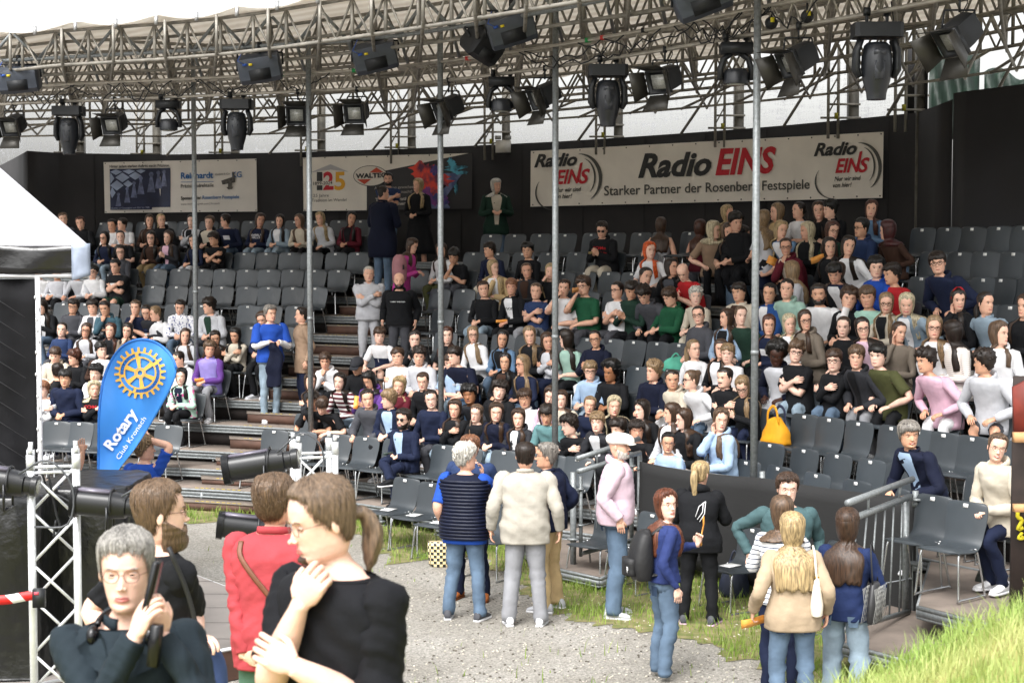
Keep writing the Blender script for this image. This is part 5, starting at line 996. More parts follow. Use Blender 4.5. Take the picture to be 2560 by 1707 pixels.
            if hair != 'bald': sb.obj('hair_strands', hm, root)
        if long_ or hair == 'half':
            Lh = dict(long=.32, bob=.10, half=.24, longs=.24).get(hair, .3) * (1 if 'sl' not in fl else .8); a0 = 74 if hair != 'bob' else 68; nc = {0: 22, 1: 44, 2: 90}[lod]; pc = np.linspace(-(180 - a0), 180 - a0, nc); ac = np.radians(-90 + pc); fr = np.clip((abs(pc) - 60) / 62, 0, 1)   # 0 at back, 1 at face edge
            rows = []; jj = np.random.RandomState(seedn + 3); st_ = np.interp(np.linspace(0, 1, nc), np.linspace(0, 1, max(4, nc // 2)), jj.uniform(-1, 1, max(4, nc // 2)))
            tr_ = [.72, .55, .4, .25, .1, 0]; off_h = dict(jacket=.034, hoodie=.036, vest=.045).get(P['top'], .026) * 1.0
            tr_ = [.9] + tr_
            if lod: tr_ = list(np.linspace(.9, 0, 11 * lod))
            for t in tr_: o_ = head_pt(ac, t, 0, 0, fem); dd = nrm(np.array([0, 0, 0])) ; rd = o_ * [1, 1, 0]; rd /= np.linalg.norm(rd, axis=1)[:, None]; wv2 = (.020 + .006 * (1 - t) + .003 * st_) * (1 - .62 * fr) * min(1, max(0, .97 - t) / .38) ** .8; rows.append((toH(o_ + rd * wv2[:, None]), toH(o_ + rd * (wv2 - .016)[:, None])))
            b0, b1 = rows[-1]; nd = {0: 7, 1: 12, 2: 24}[lod]
            for i in range(1, nd + 1):
                u = i / nd; dz = Lh * u * (1 + .10 * st_); out_ = (b0 - b0.mean(0)) * [1, 1, 0]; out_ /= np.linalg.norm(out_, axis=1)[:, None] + 1e-9; sh_ = min(1, dz.mean() / .12)
                g_ = np.clip((fr - .25) / .25, 0, 1) * (0 if hair == 'bob' else 1); sg = np.sign(pc + 1e-6); m_ = min(1, u * (Lh / .055)); m_ = m_ * m_ * (3 - 2 * m_); zc9 = b0[:, 2] - dz; s9 = np.clip((zc9 - hip[2]) / L, -.1, 1.2); c9 = spine(s9)
                hp9 = b0[:, :2] - c9[:, :2]; th0 = np.arctan2(hp9[:, 1], hp9[:, 0]); r0 = np.linalg.norm(hp9, axis=1) * (1 - .06 * m_); tf9 = math.pi / 2 - sg * np.radians(16 + 40 * (1 - fr) / .75) * -1 * -1; tb9 = -math.pi / 2 - np.radians(pc) * -.42
                dlt = (np.where(g_ > .5, tf9, tb9) - th0 + math.pi) % (2 * math.pi) - math.pi; th9 = th0 + dlt * m_ * (0 if hair == 'bob' else 1) * np.where(g_ > .5, 1, .8); TSp = TS(th9, s9, off_h + .006); rT = np.linalg.norm((TSp - c9)[:, :2], axis=1) if False else np.hypot(TSp[:, 0] - c9[:, 0], TSp[:, 1] - c9[:, 1]); TSd = np.arctan2(TSp[:, 1] - c9[:, 1], TSp[:, 0] - c9[:, 0])
                use = np.clip((s9 < 1.02) * 1., 0, 1); rr9 = np.where(use > 0, np.maximum(r0 * 1.0, rT), r0); dd9 = np.where(m_ > .5, TSd, th9) if hair != 'bob' else th9
                o9 = np.stack([np.cos(th9), np.sin(th9), 0 * fr], 1); cx9 = np.stack([np.cos(dd9), np.sin(dd9), 0 * fr], 1); base_ = c9 * [1, 1, 0] + cx9 * rr9[:, None] + np.stack([0 * dz, 0 * dz, zc9], 1)
                wv3 = wob(base_ * [1, 1, .5], .008 if 'wv' not in fl else .018, 28, seedn + 4)[:, None] * o9; th_ = .026 * (1 - .4 * u); rows.append((base_ + wv3, base_ + wv3 - o9 * th_))
            hb.loft(np.array([np.vstack([o_, i_[::-1]]) for o_, i_ in rows])[::-1], 0)
        if hair in ('pony', 'tied', 'braid'):
            zt = P.get('pz', .62 if hair != 'tied' else .42); p0 = np.array([0, -.10, zt * HH]); ln = P.get('pl', .30 if hair != 'tied' else .2); bk = toH(p0) - toH([0, 0, zt * HH]); bk = nrm(bk * [1, 1, 0]); pts = np.array([toH(p0 + [0, .02, 0]), toH(p0) + bk * .025, toH(p0) + bk * .05 + [0, 0, -.05], toH(p0) + bk * .045 + [0, 0, -ln * .6], toH(p0) + bk * .04 + [0, 0, -ln]])
            if 'ts' in fl: pts = pts + np.array([[0, 0, 0], [.0, 0, 0], [.03, 0, 0], [.05, 0, 0], [.06, 0, 0]]) @ HM.T
            rad = np.array([(.016, .016), (.02, .018), (.036, .026), (.034, .026), (.008, .008)]) * (1 if hair == 'pony' else .8); k = 3 if lod < 2 else 8; Rt = rings(cr(pts, k), cr(rad, k), 10 if lod < 2 else 30); Rt += wob(Rt * [1, 1, .4], .008, 60, seedn)[..., None] * .6; hb.loft(Rt, 0)
        if hair == 'braid': 
            for sx in (1,): pts = cr(np.array([toH([sx * .07, -.03, .2 * HH]), toH([sx * .08, .0, -.02]), toH([sx * .06, .05, -.12]) , toH([sx * .055, .06, -.25])]), 6); hb.path(pts, .014 + .004 * np.sin(np.arange(len(pts)) * 1.6), 8)
        if hair == 'bun': hb.ell(toH([0, -.085, .82 * HH]), np.array([.045, .045, .04]) * hs, 0, 12, 8, f=lambda R: 1 + wob(R, .15, 5, 3))
        if hair in ('curly', 'afro', 'wavy', 'fringe', 'short', 'sweep') and lod < 2:
            kk = {'curly': 46, 'afro': 60, 'wavy': 34, 'fringe': 26, 'short': 16, 'sweep': 20}[hair] * (1 if lod == 0 else 2); jj = np.random.RandomState(seedn)
            for i in range(kk):
                a_ = jj.rand() * 6.28; pz = np.interp(np.degrees(abs((a_ - math.pi / 2 + math.pi) % (2 * math.pi) - math.pi)), [0, 55, 75, 100, 180], [fronth + .03, fronth, .62, .5, .28]); t_ = pz + (.97 - pz) * jj.rand() ** .7; c_ = head_pt(a_, t_, base * .9, 0); r_ = jj.uniform(.012, .02); q_ = (1.0, 1.0, .8) if hair in ('curly', 'afro') else (.8, 1.0, 1.35) if t_ < .82 else (.7, 1.7, .7); q_ = np.array(q_) * (1 if hair in ('curly', 'afro') else .8); hb.ell(toH(c_), r_ * q_ * hs, 0, 6, 4, rot=HM)
        hb.obj('hair', hm, root)
    if 'bd' in fl or 'mu' in fl:      # beard or moustache
        bb = MB(); a_ = angs(30 if lod < 2 else 70, .3); t_ = np.linspace(-.02, .42, 14 if lod < 2 else 40); A3, T3 = np.meshgrid(a_, t_); phb = np.degrees(abs((A3 - math.pi / 2 + math.pi) % (2 * math.pi) - math.pi)); Q = head_pt(A3, T3, 0, 1, fem)
        if 'bd' in fl: mk = (phb < 92) * np.clip((np.interp(phb, [0, 18, 35, 60, 92], [.29, .27, .22, .30, .42]) - T3) / .03, 0, 1) * (1 - ga(T3, .2, .03) * (phb < 18)) * (T3 < .40)
        else: mk = (phb < 24) * ga(T3, .262, .022)
        d = Q * [1, 1, 0]; d /= np.linalg.norm(d, axis=-1)[..., None] + 1e-9; th_ = P.get('beard', .007); Qb = Q + d * (mk * th_ * (1 + wob(Q, .12, 120, 2)) - .008 * (mk < .3))[..., None]; Qb[..., 2] -= (mk * ga(T3, 0, .1) * th_ * P.get('bl', .8)); bb.loft(toH(Qb), 0); bb.obj('beard' if 'bd' in fl else 'moustache', hm, root)
    if 'g' in fl.split(',') or 'g2' in fl or 'sg' in fl:
        gb = MB(); rr_ = .0012 if 'g2' in fl or 'g' in fl.split(',') and lod else .0022; rr_ = max(rr_, .0011) * (1 if lod else 1.3); k = 12 if lod < 2 else 28; yg = .0955
        for sx in (-1, 1):
            th = np.arange(k + 1) * 2 * np.pi / k; rx = .0235; rz_ = .019 if 'sg' in fl else .0205; pt = np.stack([sx * .0315 + rx * np.cos(th) * (1), yg - .004 * np.abs(np.cos(th)) * (np.cos(th) * sx > 0), .495 * HH + rz_ * np.sin(th)], -1)
            pt[:, 0] = sx * .0315 + np.sign(np.cos(th)) * rx * abs(np.cos(th)) ** .85; gb.path(toH(pt), rr_ * hs, 4 if lod < 2 else 8)
            gb.path(toH([(sx * .055, yg - .005, .505 * HH), (sx * .072, .06, .51 * HH), (sx * .079, .0, .5 * HH), (sx * .078, -.02, .47 * HH)]), rr_ * hs, 4)
            if 'sg' in fl: gb.ell(toH([sx * .0315, yg - .001, .495 * HH]), np.array([.0235, .002, .019]) * hs, 0, 12, 6, rot=HM)
        gb.path(toH([(-.009, yg, .505 * HH), (0, yg + .003, .51 * HH), (.009, yg, .505 * HH)]), rr_ * hs, 4); gb.obj('glasses', GLS if ('sg' in fl or 'gd' in fl or lod == 0) else GLS2, root)
    if P.get('hat'):
        k_, c_ = P['hat'].split(':'); q_ = MB(); nH_ = 30
        if k_ == 'cap':
            t_ = [.62, .7, .8, .9, .97, .995]; q_.loft(toH(np.array([head_pt(angs(nH_, 0), t, .022) for t in t_])), 0); u = np.linspace(-1, 1, 9); q_.loft(np.array([toH([(a, .09 + .075 * (1 - a * a / .0064 * .8) * 1 + 0, .63 * HH + z - .1 * abs(a) ** 2) for a in np.r_[u * .07, u[::-1] * .07]]) if False else toH(np.array([(a * .07, .085 + e * (.085 * math.sqrt(1 - .75 * a * a)), .66 * HH - e * .018 + z) for a in u])) for e, z in ((0, .004), (1, .004), (1, -.002), (0, -.004))]), 0, closed=False)
        elif k_ == 'flat':
            t_ = [.60, .66, .74, .82, .9, .96, .995]; of = [.012, .024, .034, .036, .026, .016, .012]; Rq = []
            for t, o_ in zip(t_, of): p_ = head_pt(angs(nH_, 0), t, o_, 0); f_ = np.clip(np.sin(angs(nH_, 0)), 0, 1); p_[:, 1] += f_ * (.05 * (1 - t) * 2.2); Rq.append(toH(p_ - [0, 0, .006]))
            q_.loft(np.array(Rq), 0)
            u = np.linspace(-1, 1, 9); q_.loft(np.array([toH(np.array([(a * .072, .07 + e * (.095 * math.sqrt(max(.05, 1 - .7 * a * a))), .665 * HH - e * .022 + z) for a in u])) for e, z in ((0, .006), (1, .004), (1, -.004), (0, -.006))]), 0, closed=False)
        elif k_ == 'band': q_.loft(rings(toH(np.array([[.082 * math.cos(t) , -.0 + .02, .5 * HH + .155 * math.sin(t)] for t in np.linspace(0.1, 3.04, 16)])), np.full((16, 2), 1.) * [.004, .014], 6, up=(0, 1, 0)), 0)
        elif k_ == 'hood': q_.loft(toH(np.array([head_pt(angs(nH_, 0), t, .034) * [1, 1, 1] - [0, .02 + .10 * (angs(nH_, 0) < 3.14)[0] * 0, 0] for t in (.1, .3, .5, .7, .85, .95, .995)])) , 0)
        q_.obj({'cap': 'cap', 'flat': 'flat_cap', 'band': 'headband', 'hood': 'hood'}[k_], cloth(c_, 'hat'), root)
    P['_api'] = dict(toH=toH, TS=TS, arms=arms, root=root, spine=spine, hip=hip, off=off, patch=patch, HM=HM, L=L, N=N, an=an, kn=kn); return root
# ================================================================ SEATED SPECTATORS
TAB = """
159 532|m short lbr f|tee dgry -|long dgry|10 0|lap||fair boy peeping over the slope of the white tent roof
209 541|m short aub f|jacket blk -|long blk|-5 5|lap||auburn boy in black track jacket next to the tent roof, top row
277 548|m short dbr t|tee wht -|jean djean|-5 5|lap|s|smiling dark haired boy in white T-shirt, top row left
308 545|m short dbr f|tee wht -|long blk|-50 5|lap||boy in white T-shirt bending towards his smiling neighbour
372 538|f long br f|long brn -|long blk|30 0|lap||girl with long brown hair in dark brown top under the company banner
408 536|f pony bl f|hoodie blk -|long blk|30 0|lap||girl with tied blonde hair in black hoodie under the company banner
473 538|f long dbr p|hoodie lgry blk|long blk|-5 0|cross||dark haired girl in open pale grey hoodie behind the leftmost pole
523 540|m short lbr f|hoodie cream -|long blk|-15 5|lap||boy in cream hoodie with black hood right of the leftmost pole
569 536|m short dbr f|long navy wht|jean djean|-80 5|lap|g,print|man with glasses in navy sweatshirt looking left in the top row
642 535|f long br f|long navy -|ljean ljean|20 3|lap|s|smiling long haired girl in navy sweatshirt with white block letters
695 537|f long dbr f|jacket ljean wht|ljean ljean|-10 3|lap||girl in pale denim jacket and pale jeans in the top row
753 536|f long lbr f|long cream -|long blk|-50 3|lap||girl in cream knit jacket left of the second pole, looking left
805 532|f long bl f|hoodie lgry -|long blk|-20 3|lap||blonde girl in whitish hoodie just right of the second pole
871 531|f long blk t|jacket mar blk|long blk|25 0|lap||black haired girl in maroon jacket at the right end of the top left row
263 580|f long blk f|long navy -|ljean ljean|-20 3|lap|g,wv|curly dark haired girl with glasses in navy sweater, hands in lap
309 577|f tied dbr p|tee blk -|long blk|0 3|lap||girl with tied dark hair in black T-shirt, second row from the top
376 580|f long blk p|long brn -|long kha|-5 3|lap|g|black haired girl with glasses holding a white jacket on her lap
422 577|f long br f|jacket chr pnk|jean jean|-30 3|lap||brown haired girl in dark open jacket over pink top, white bag on lap
485 586|f long dbr f|long navy -|long lgry|-10 3|lap||long haired girl in navy top hidden partly by the leftmost pole
536 580|m fringe dbr t|tee blk -|long blk|-35 12|cross||dark haired boy in black sports jersey, arms crossed, right of leftmost pole
299 614|f bob dbr f|jacket dgry blk|long blk|5 3|lap|g|woman with short brown hair and glasses in grey cardigan behind the heavy boy
293 649|m short blk f|tee blk wht|shorts dgrn|-15 14|cross|print,hv|heavy boy in black T-shirt with white print and green shorts, arms crossed
236 661|m fringe blk f|hoodie wht -|long blk|-5 5|lap|g|boy with glasses in white hoodie beside the tent corner
192 664|m short lbr f|long lgry -|long gry|-5 5|lap||boy in grey sweatshirt whose head the tent valance hides
138 664|m short br t|long lgry -|long blk|-5 5|lap||boy in pale blue grey sweater below the tent valance
100 664|m short dbr t|shirt wht -|long blk|20 5|lap||person in white shirt right behind the white tent pole, middle row
113 751|f long dbr f|jacket blk wht|jean djean|-25 25|phone||long haired girl in black jacket beside the tent pole, looking down
176 748|m curly dbr t|hoodie dgry -|long dgry|0 3|lap|g|boy with glasses in dark grey zip hoodie left of the flag tip
231 749|m fringe dbr f|hoodie wht dgry|long blk|0 3|lap||boy in open white hoodie over grey T-shirt above the long haired girls
272 753|m short dbr t|hoodie slate -|long blk|-5 12|chin||boy in blue grey hoodie rubbing his face
344 751|m short lbr f|tee navy -|long blk|0 3|chin||boy with light brown hair in navy T-shirt, hand at mouth
369 763|f tied dbr f|hoodie chr -|long blk|0 25|lap||girl in charcoal hoodie looking down, directly above the flag tip
391 767|m short dbl f|jacket wht -|long blk|-60 15|lap||small blond child in white patterned jacket looking left
456 749|m short dbr f|shirt wht -|jean jean|-5 22|lap|leaf|boy in white shirt with blue leaf pattern looking down
529 747|m curly dbr f|hoodie lgry dgrn|long dgry|-55 10|lap|hv1|curly haired boy in pale zip hoodie over dark green shirt, looking left
150 806|f tied dbr p|long cblue -|long dgry|5 0|lap||dark haired girl in blue dotted top left of the flag
216 808|f long br f|hoodie lgry -|long dgry|0 0|lap|g|girl with glasses and very long brown hair in pale grey hoodie
275 809|f long aub p|jacket chr blk|long blk|0 0|lap||pale girl with long auburn hair in dark jacket
324 808|f long dbr p|long tau -|long dgry|0 8|chin||dark haired girl in taupe top holding her hand to her mouth
466 823|f long br f|hoodie lgry -|long dgry|15 0|lap|s|smiling girl in pale grey hoodie just left of the leftmost pole
540 826|f long dbr t|long brn -|long blk|5 15|lap|s|dark haired girl in brown top beside the long haired girl in cream knit
584 819|f long blk t|long cream -|long blk|-20 18|cross|s,wv|girl with very long black hair in cream knit sweater looking down
656 779|f long br f|long navy -|long blk|0 18|lap||long haired girl half hidden behind the man in blue polo
139 869|m fringe br f|hoodie cream -|long blk|-5 22|lap||boy in cream hoodie looking down, left block lower rows
183 875|m curly aub f|hoodie blk -|long blk|-55 10|lap|s|auburn curly boy in black hoodie laughing to the left
250 855|m fringe blk p|long wht -|long dgry|40 0|lap|raglan|black haired boy in white shirt with brown sleeves looking right
446 878|m buzz dbr f|hoodie wht -|long dgry|-50 15|lap||boy with shorn hair in white hoodie beside the flag, looking left
520 853|m curly lbr f|jacket lil -|long gry|15 5|lap|s,purs|smiling curly boy in lilac and purple track jacket holding orange paper
137 907|m short dbr t|tee blk -|long blk|-160 0|lap||dark haired boy in black T-shirt turned away, left of the flag
164 925|m fringe blk t|jacket navy -|long navy|0 5|lap||black haired boy in navy zip jacket with clasped hands, left of the flag
240 913|m curly blk p|tee wht -|long dgry|0 5|lap||boy with black curls in white T-shirt at the flag's left edge
109 953|m fringe gin p|long wht -|long dgry|-5 3|cross|g|ginger boy with glasses in white sweatshirt beside the tent pole
238 952|f bob pbl p|hoodie blk -|jean jean|25 3|cross||blonde woman in black hoodie with red lettering at the flag's left edge
455 921|f longs blk p|jacket mint dnavy|long blk|-15 3|lap|s,pink|woman in mint jacket with pink pattern sitting right of the flag
1103 609|m longs br f|long wht -|long olv|0 10|lap||long haired boy in whitish sweatshirt behind the middle pole, upper row
1141 622|m fringe blk t|tee blk -|long dgry|-15 28|chin||black haired boy in black T-shirt burying his face in his hand
1232 605|m fringe dbr t|long navy -|long cream|-60 5|lap|s|dark haired man in navy sweater looking left, cream trousers
1316 607|m wavy blk t|long blk -|long blk|-20 3|lap||boy with shaggy black hair and white collar in black sweater
1243 651|f long bl p|jacket bei wht|long cream|40 3|chin||blonde woman in beige jacket over white T-shirt looking right
1317 657|f tied lbr f|jacket chr brn|long blk|0 3|lap|s|girl with pulled back hair in dark open jacket over brown top
1378 660|f long bl p|long blk -|long blk|-15 3|eat||blonde girl in black eating behind the fourth pole
1210 703|m short br f|long blk -|ljean ljean|0 3|lap||broad boy in black sweatshirt and pale jeans, hands clasped
1284 698|m fringe gin f|jacket blk wht|long blk|-5 3|lap||ginger blond boy in black jacket over white shirt with gothic letters
1339 708|m crop lbr f|tee cblue -|long gry|-5 3|cross||boy in blue T-shirt with crossed arms, black jacket on his lap
1410 698|m short br f|tee wht -|long blk|-5 3|eat||boy in plain white T-shirt just right of the fourth pole
1463 694|m curly br f|tee grn -|long dgry|-35 5|eat|g|curly haired boy in green T-shirt biting a sandwich
1539 705|m buzz dbr f|tee wht -|long dgry|-50 0|cross|g|boy with dark glasses in white T-shirt looking left, arms crossed
1579 704|m fringe dbr t|shirt dgrn -|long blk|-5 25|phone||dark haired boy in dark green zip jacket looking down
1627 718|m curly dbr f|hoodie dgry -|long blk|-15 38|lap||curly brown haired boy in grey sweatshirt bent down deeply
1664 719|m fringe br f|hoodie grn -|long blk|-60 25|lap|ll|brown haired boy in bright green hoodie leaning left
1744 717|m curly lgry p|long cream -|long cream|0 5|lap||ash blond curly boy in cream sweater with long face
1606 669|m crop dbr f|jacket blk dgry|long blk|30 5|lap||boy in black jacket with three white sleeve stripes looking right
1678 648|m longs dbr f|jacket blk dgry|long blk|35 -5|lap||man with long dark hair tied back in black jacket over grey shirt
1723 663|m bald dbr f|tee red -|long blk|-20 38|phone||bald man in red T-shirt looking down at his hands
1511 556|m sweep dbr f|hoodie blk -|long cream|-20 18|phone|sg|man with dark glasses, black hoodie with red lettering, reading his phone
1626 606|f long c0501f p|tee wht -|long dgry|30 0|lap|fr|girl with bright orange hair in white T-shirt
1814 514|f long bl f|long tan -|long dgry|50 0|lap||blonde girl in tan top highest on the right, looking right
1846 533|m wavy blk f|hoodie blk -|long blk|10 15|lap||black haired person hunched in black hoodie beside the thick pole, top row
1776 556|f bob pbl f|tee tan -|long blk|60 5|lap||platinum blonde girl behind the standing boy in black hoodie
1822 560|f long br f|tee blk -|long blk|-5 12|lap||brown haired girl behind the standing boy's shoulder
1908 527|f long dbl f|tee lgry -|long blk|150 0|lap||blonde girl hidden mostly by the thick pole, back of her head seen
1943 509|f long dbl f|jacket bei -|long blk|-80 0|lap||blonde girl in sand coloured jacket in profile, right of the thick pole
1998 505|f tied dbr f|tee wht -|long blk|-70 0|lap||dark haired girl in white T-shirt in profile, top row right
2050 506|f long br p|long blk -|long blk|-10 0|lap|fr|girl with long wavy brown hair in black beside the black haired boy, top row
2077 501|m fringe blk f|jacket blk -|long blk|-80 8|lap||black haired boy in black jacket with pale piping leaning left, top row
2176 501|f longs aub f|long denim -|long blk|-20 0|lap|wv|red haired woman in light blue top, highest at the right
1962 554|f long bl f|jacket denim wht|long blk|15 5|lap|wv|wavy blonde girl in denim jacket over white top
2014 555|f long pbl f|jacket blk -|long blk|-80 5|lap||platinum blonde girl in black jacket in profile, holding orange paper
2079 555|f long aub f|long dgrn -|long blk|10 5|lap|g,s|auburn haired girl with glasses in dark green sweater
2150 547|m short blk t|hoodie cblue -|long blk|-65 3|lap|g,s|dark haired person with glasses in dusty blue hoodie, smiling to the left
2226 553|f bob mar f|long brn -|jean djean|-130 5|lap||dark red haired woman in brown top turned away at the crowd's right edge
1976 595|f tied br f|hoodie mar cream|long blk|-5 8|chin|g|girl with glasses in maroon cardigan, hand at her mouth
2071 595|f long dbr f|long blk -|long blk|0 0|lap||girl with very long straight dark hair in black, middle of the right crowd
2127 592|f long dbr f|long wht -|long blk|0 0|knees||dark haired girl in white sweater leaning on one arm
1978 655|f long dbl f|long lgry -|long dgry|-150 15|lap||blonde girl seen from behind between the mint hoodie and maroon cardigan
2088 656|f long br p|tee blk -|long blk|-80 -5|lap|g|brown haired girl with glasses in profile drinking, behind the raglan boy
2108 659|m fringe blk f|long navy wht|long blk|-15 25|lap|s|black haired boy in navy and white baseball shirt looking down
2195 645|m wavy blk f|hoodie rblue -|long blk|-10 3|lap||dark curly boy in bright blue zip sweatshirt
2240 660|m wavy dbr t|long red -|long blk|-80 8|lap||dark haired boy in red sweatshirt turned to the left
2371 633|m fringe dbr f|hoodie navy -|long blk|-10 3|lap|g|tall boy with glasses in navy hoodie sitting alone among empty chairs
1853 708|m fringe dbr t|jacket cream brn|long cream|-30 3|lap||dark haired boy in cream checked overshirt left of the thick pole
1920 709|m crop blk t|jacket blue wht|long blk|-20 3|lap||dark haired boy in blue track jacket right of the thick pole
1975 700|m crop dbr f|hoodie sage -|long dgry|-25 0|lap||boy with quiff in pale mint hoodie, middle right
2056 711|m short dbr t|tee wht -|long blk|-5 3|lap||boy with thin beard in white T-shirt, middle right|bd
2116 721|m curly br f|jacket blk wht|long blk|-10 0|lap||curly boy in black jacket over white T-shirt, left of the mint T-shirt
2172 717|m fringe lbr f|tee mint -|long cream|-20 8|hold||boy in mint T-shirt holding up a red and white paper
2216 732|f long dbl p|jacket cream blk|long blk|-5 8|lap|s,g,wv|laughing girl with curly blonde hair in cream jacket
2277 734|f long pbl p|jacket ljean wht|long blk|-20 15|knees|s|laughing girl with straight blonde hair in pale denim jacket
2398 723|f long dbr p|jacket blk -|long blk|0 5|cheek|s|smiling girl with red headband and black jacket, hand by her face
2470 732|f tied dbr f|shirt ljean -|long navy|25 0|lap|s|laughing girl with tied hair in pale denim shirt
2552 737|f long br f|long blk -|long blk|-60 3|lap||long haired girl in black cut by the right picture edge
1747 767|f tied dbr p|hoodie dgry -|long dgry|-15 0|lap|g|girl with ponytail and glasses in dark grey hoodie
1814 771|f longs br f|jacket lbl blk|jean jean|-80 0|lap||girl with brown hair in pale blue jacket in profile
1866 767|f tied lbr p|long dgrn -|long blk|5 3|lap||girl with tied hair in dark green sweater left of the thick pole
1917 789|f long aub f|long navy wht|long dgry|0 3|lap|print|girl with long auburn hair in navy sweater with white stripes
1979 785|f long pbl p|hoodie wht -|long wht|-5 3|lap||blonde girl in white hoodie with dark letters
2022 777|f long br f|hoodie tau -|long blk|0 3|clasp|g|girl with glasses and long brown hair in taupe hoodie
2114 791|f tied br p|long blk -|long blk|-15 5|lap||girl with tied hair in black high collar top
2180 795|f long dbr f|long pink -|jean jean|0 5|lap|g,s|smiling dark haired girl with glasses in lilac pink sweatshirt
2238 804|f tied br f|long tau -|long cream|25 8|cheek||girl in taupe sweater resting her cheek on her hand
2344 792|f long dbl p|long wht -|long kha|0 3|knees|g|blonde girl with thin glasses in white long sleeve shirt
2388 801|f long dbr p|long wht -|ljean ljean|-150 5|lap|strp|girl with long dark hair seen from behind in striped white knit
2508 806|f longs lbr f|hoodie wht -|long blk|35 0|lap||light brown haired girl in white hoodie at the right edge
1733 850|f pony dbl p|long wht -|long cream|20 0|lap||girl with blonde ponytail in white sweater, centre right
1797 848|f long br p|jacket blk wht|long blk|-15 0|lap||girl with light brown hair in black jacket over white top
1826 859|m fringe dbl p|tee wht -|long blk|-10 5|lap||blond boy in white T-shirt left of the thick pole
1942 861|m afro blk k|hoodie lgry -|long lgry|-5 22|lap||boy in pale grey hoodie with dark hood looking down, right of the thick pole
1992 854|m curly lbr p|tee blk -|ljean ljean|-5 5|cross|g,adi|curly boy with glasses in black football shirt, arms crossed
2078 873|m fringe br p|hoodie blk -|jean jean|-25 3|cross|g|boy with glasses in black hoodie with white cords and blue jeans
2150 863|m fringe lbr p|hoodie chr blk|long gry|-10 8|lap||boy with wavy fringe in washed black zip hoodie
2213 860|m fringe blk p|tee olv -|long blk|-30 5|knees||pale boy with black hair in olive T-shirt, hands on knees
2343 873|m curly dbr t|long pnk -|long wht|-60 8|knees|s|curly dark haired boy in dusty pink sweatshirt, white trousers
2466 873|m curly dbr t|hoodie lgry -|shorts dgry|-120 5|knees||curly haired boy in pale grey hoodie turned to his neighbour
1533 906|m afro blk d|hoodie blk -|long blk|-35 12|lap||boy with black afro hair in black zip hoodie
1628 903|m curly dbl f|hoodie dnavy -|long blk|-60 3|lap||curly blond boy in dark navy hoodie in profile
1683 924|m crop dbr t|hoodie cream -|long wht|0 5|lap||dark haired boy with heavy brows in cream hoodie
1742 924|f bun lbr p|hoodie wht -|jean jean|-75 3|lap|gd,g,wv|girl with curly bun and dark glasses in white hoodie
1822 918|m crop dbr f|jacket blk -|jean djean|-60 3|cross|mu|man with moustache and receding hair in black jacket, in profile
1862 944|f long dbl f|jacket blk -|long navy|-20 28|phone|g|long haired blonde girl in black track jacket typing on her phone
1487 826|f tied dbr t|hoodie dnavy -|long wht|-5 5|lap|g|girl with tied dark hair and glasses in dark hoodie, white trousers
1422 826|f long dbr p|tee sage -|long blk|-110 5|lap||girl with long dark hair in mint T-shirt turned away behind the fourth pole
1375 832|f long br f|long lgry -|long navy|10 3|cross|s|girl with long brown hair in pale grey sweater left of the fourth pole
1324 817|f long dbl f|jacket blk -|long blk|-5 5|lap||girl with long ombre hair in black cardigan
1256 827|f long blk t|jacket denim blk|jean jean|-5 5|lap||black haired girl in denim jacket, leopard bag beside her
1190 816|f long dbl p|jacket wht -|long blk|-5 5|lap|g|girl with long wavy fair hair and glasses in white cardigan
1116 817|f long aub p|tee blk -|ljean ljean|10 3|lap||girl with long auburn hair in black T-shirt behind the middle pole
952 818|m fringe br p|tee wht navy|shorts blk|0 12|lap|yoke|boy in white T-shirt with navy lower half and black shorts
1045 828|m short dbr p|tee blk wht|long blk|10 3|lap|print|boy in black T-shirt with white shoulder stripes
995 868|m fringe br f|long wht -|long dgry|-5 3|cross||boy in plain white sweatshirt above the short haired blonde woman
1052 870|m curly dbr f|hoodie lgry -|long dgry|-5 10|lap||dark curly boy in pale grey hoodie left of the middle pole
1124 884|m fringe br f|tee lbl -|ljean ljean|0 8|lap||boy in pale blue T-shirt squeezed behind the middle pole
1153 868|m fringe dbr p|tee dnavy -|denim denim|-45 10|knees|hv|big dark haired boy in navy baseball shirt with arched letters
822 881|m fringe br f|hoodie wht -|long blk|0 12|chin||boy in white and blue hoodie propping his chin on his hand
893 897|m short dbr t|jacket blk -|jean jean|-30 25|lap||boy in trucker cap and black sweatshirt looking down
781 934|f longs br p|long chr -|long blk|20 -3|cross||girl with wavy bob in dark longsleeve, left end of the centre block
857 932|f long dbr p|long mar -|ljean ljean|-10 3|lap|mst|girl with long dark hair in wine red and white striped sweater
924 930|f bob blk t|hoodie pur -|ljean ljean|-25 25|phone|g|black haired girl in purple hoodie reading an orange leaflet
989 943|f bob bl f|hoodie mar -|long dgry|0 5|lap|s|smiling woman with cropped blonde hair in maroon hoodie
1062 930|m crop br p|shirt blk -|long blk|-5 12|lap|g|boy with glasses in black polo shirt
781 978|m fringe dbr t|tee blk -|long dgry|-5 5|knees||dark haired boy in black T-shirt at the left end of the front rows
822 1004|m fringe br f|tee blk -|shorts gry|-5 42|knees||boy in black T-shirt hanging his head low
927 973|m crop dbr f|hoodie dgry -|shorts ljean|15 8|lap||boy in dark grey hoodie and pale denim shorts
979 974|m fringe dbl f|jacket navy lbl|long blk|-70 8|lap||blond boy in navy jacket in profile beside the sunglasses man
1074 974|m crop dbr p|long navy -|long dgry|-5 5|lap|g,vst|boy with glasses in navy and bright blue track top
1179 962|m curly blk d|long chr -|long blk|-5 5|lap||boy with curly black hair in charcoal sweater, front centre
1131 998|f long br f|hoodie blk -|ljean ljean|-5 8|cross||girl with long brown hair in black zip hoodie, pale jeans
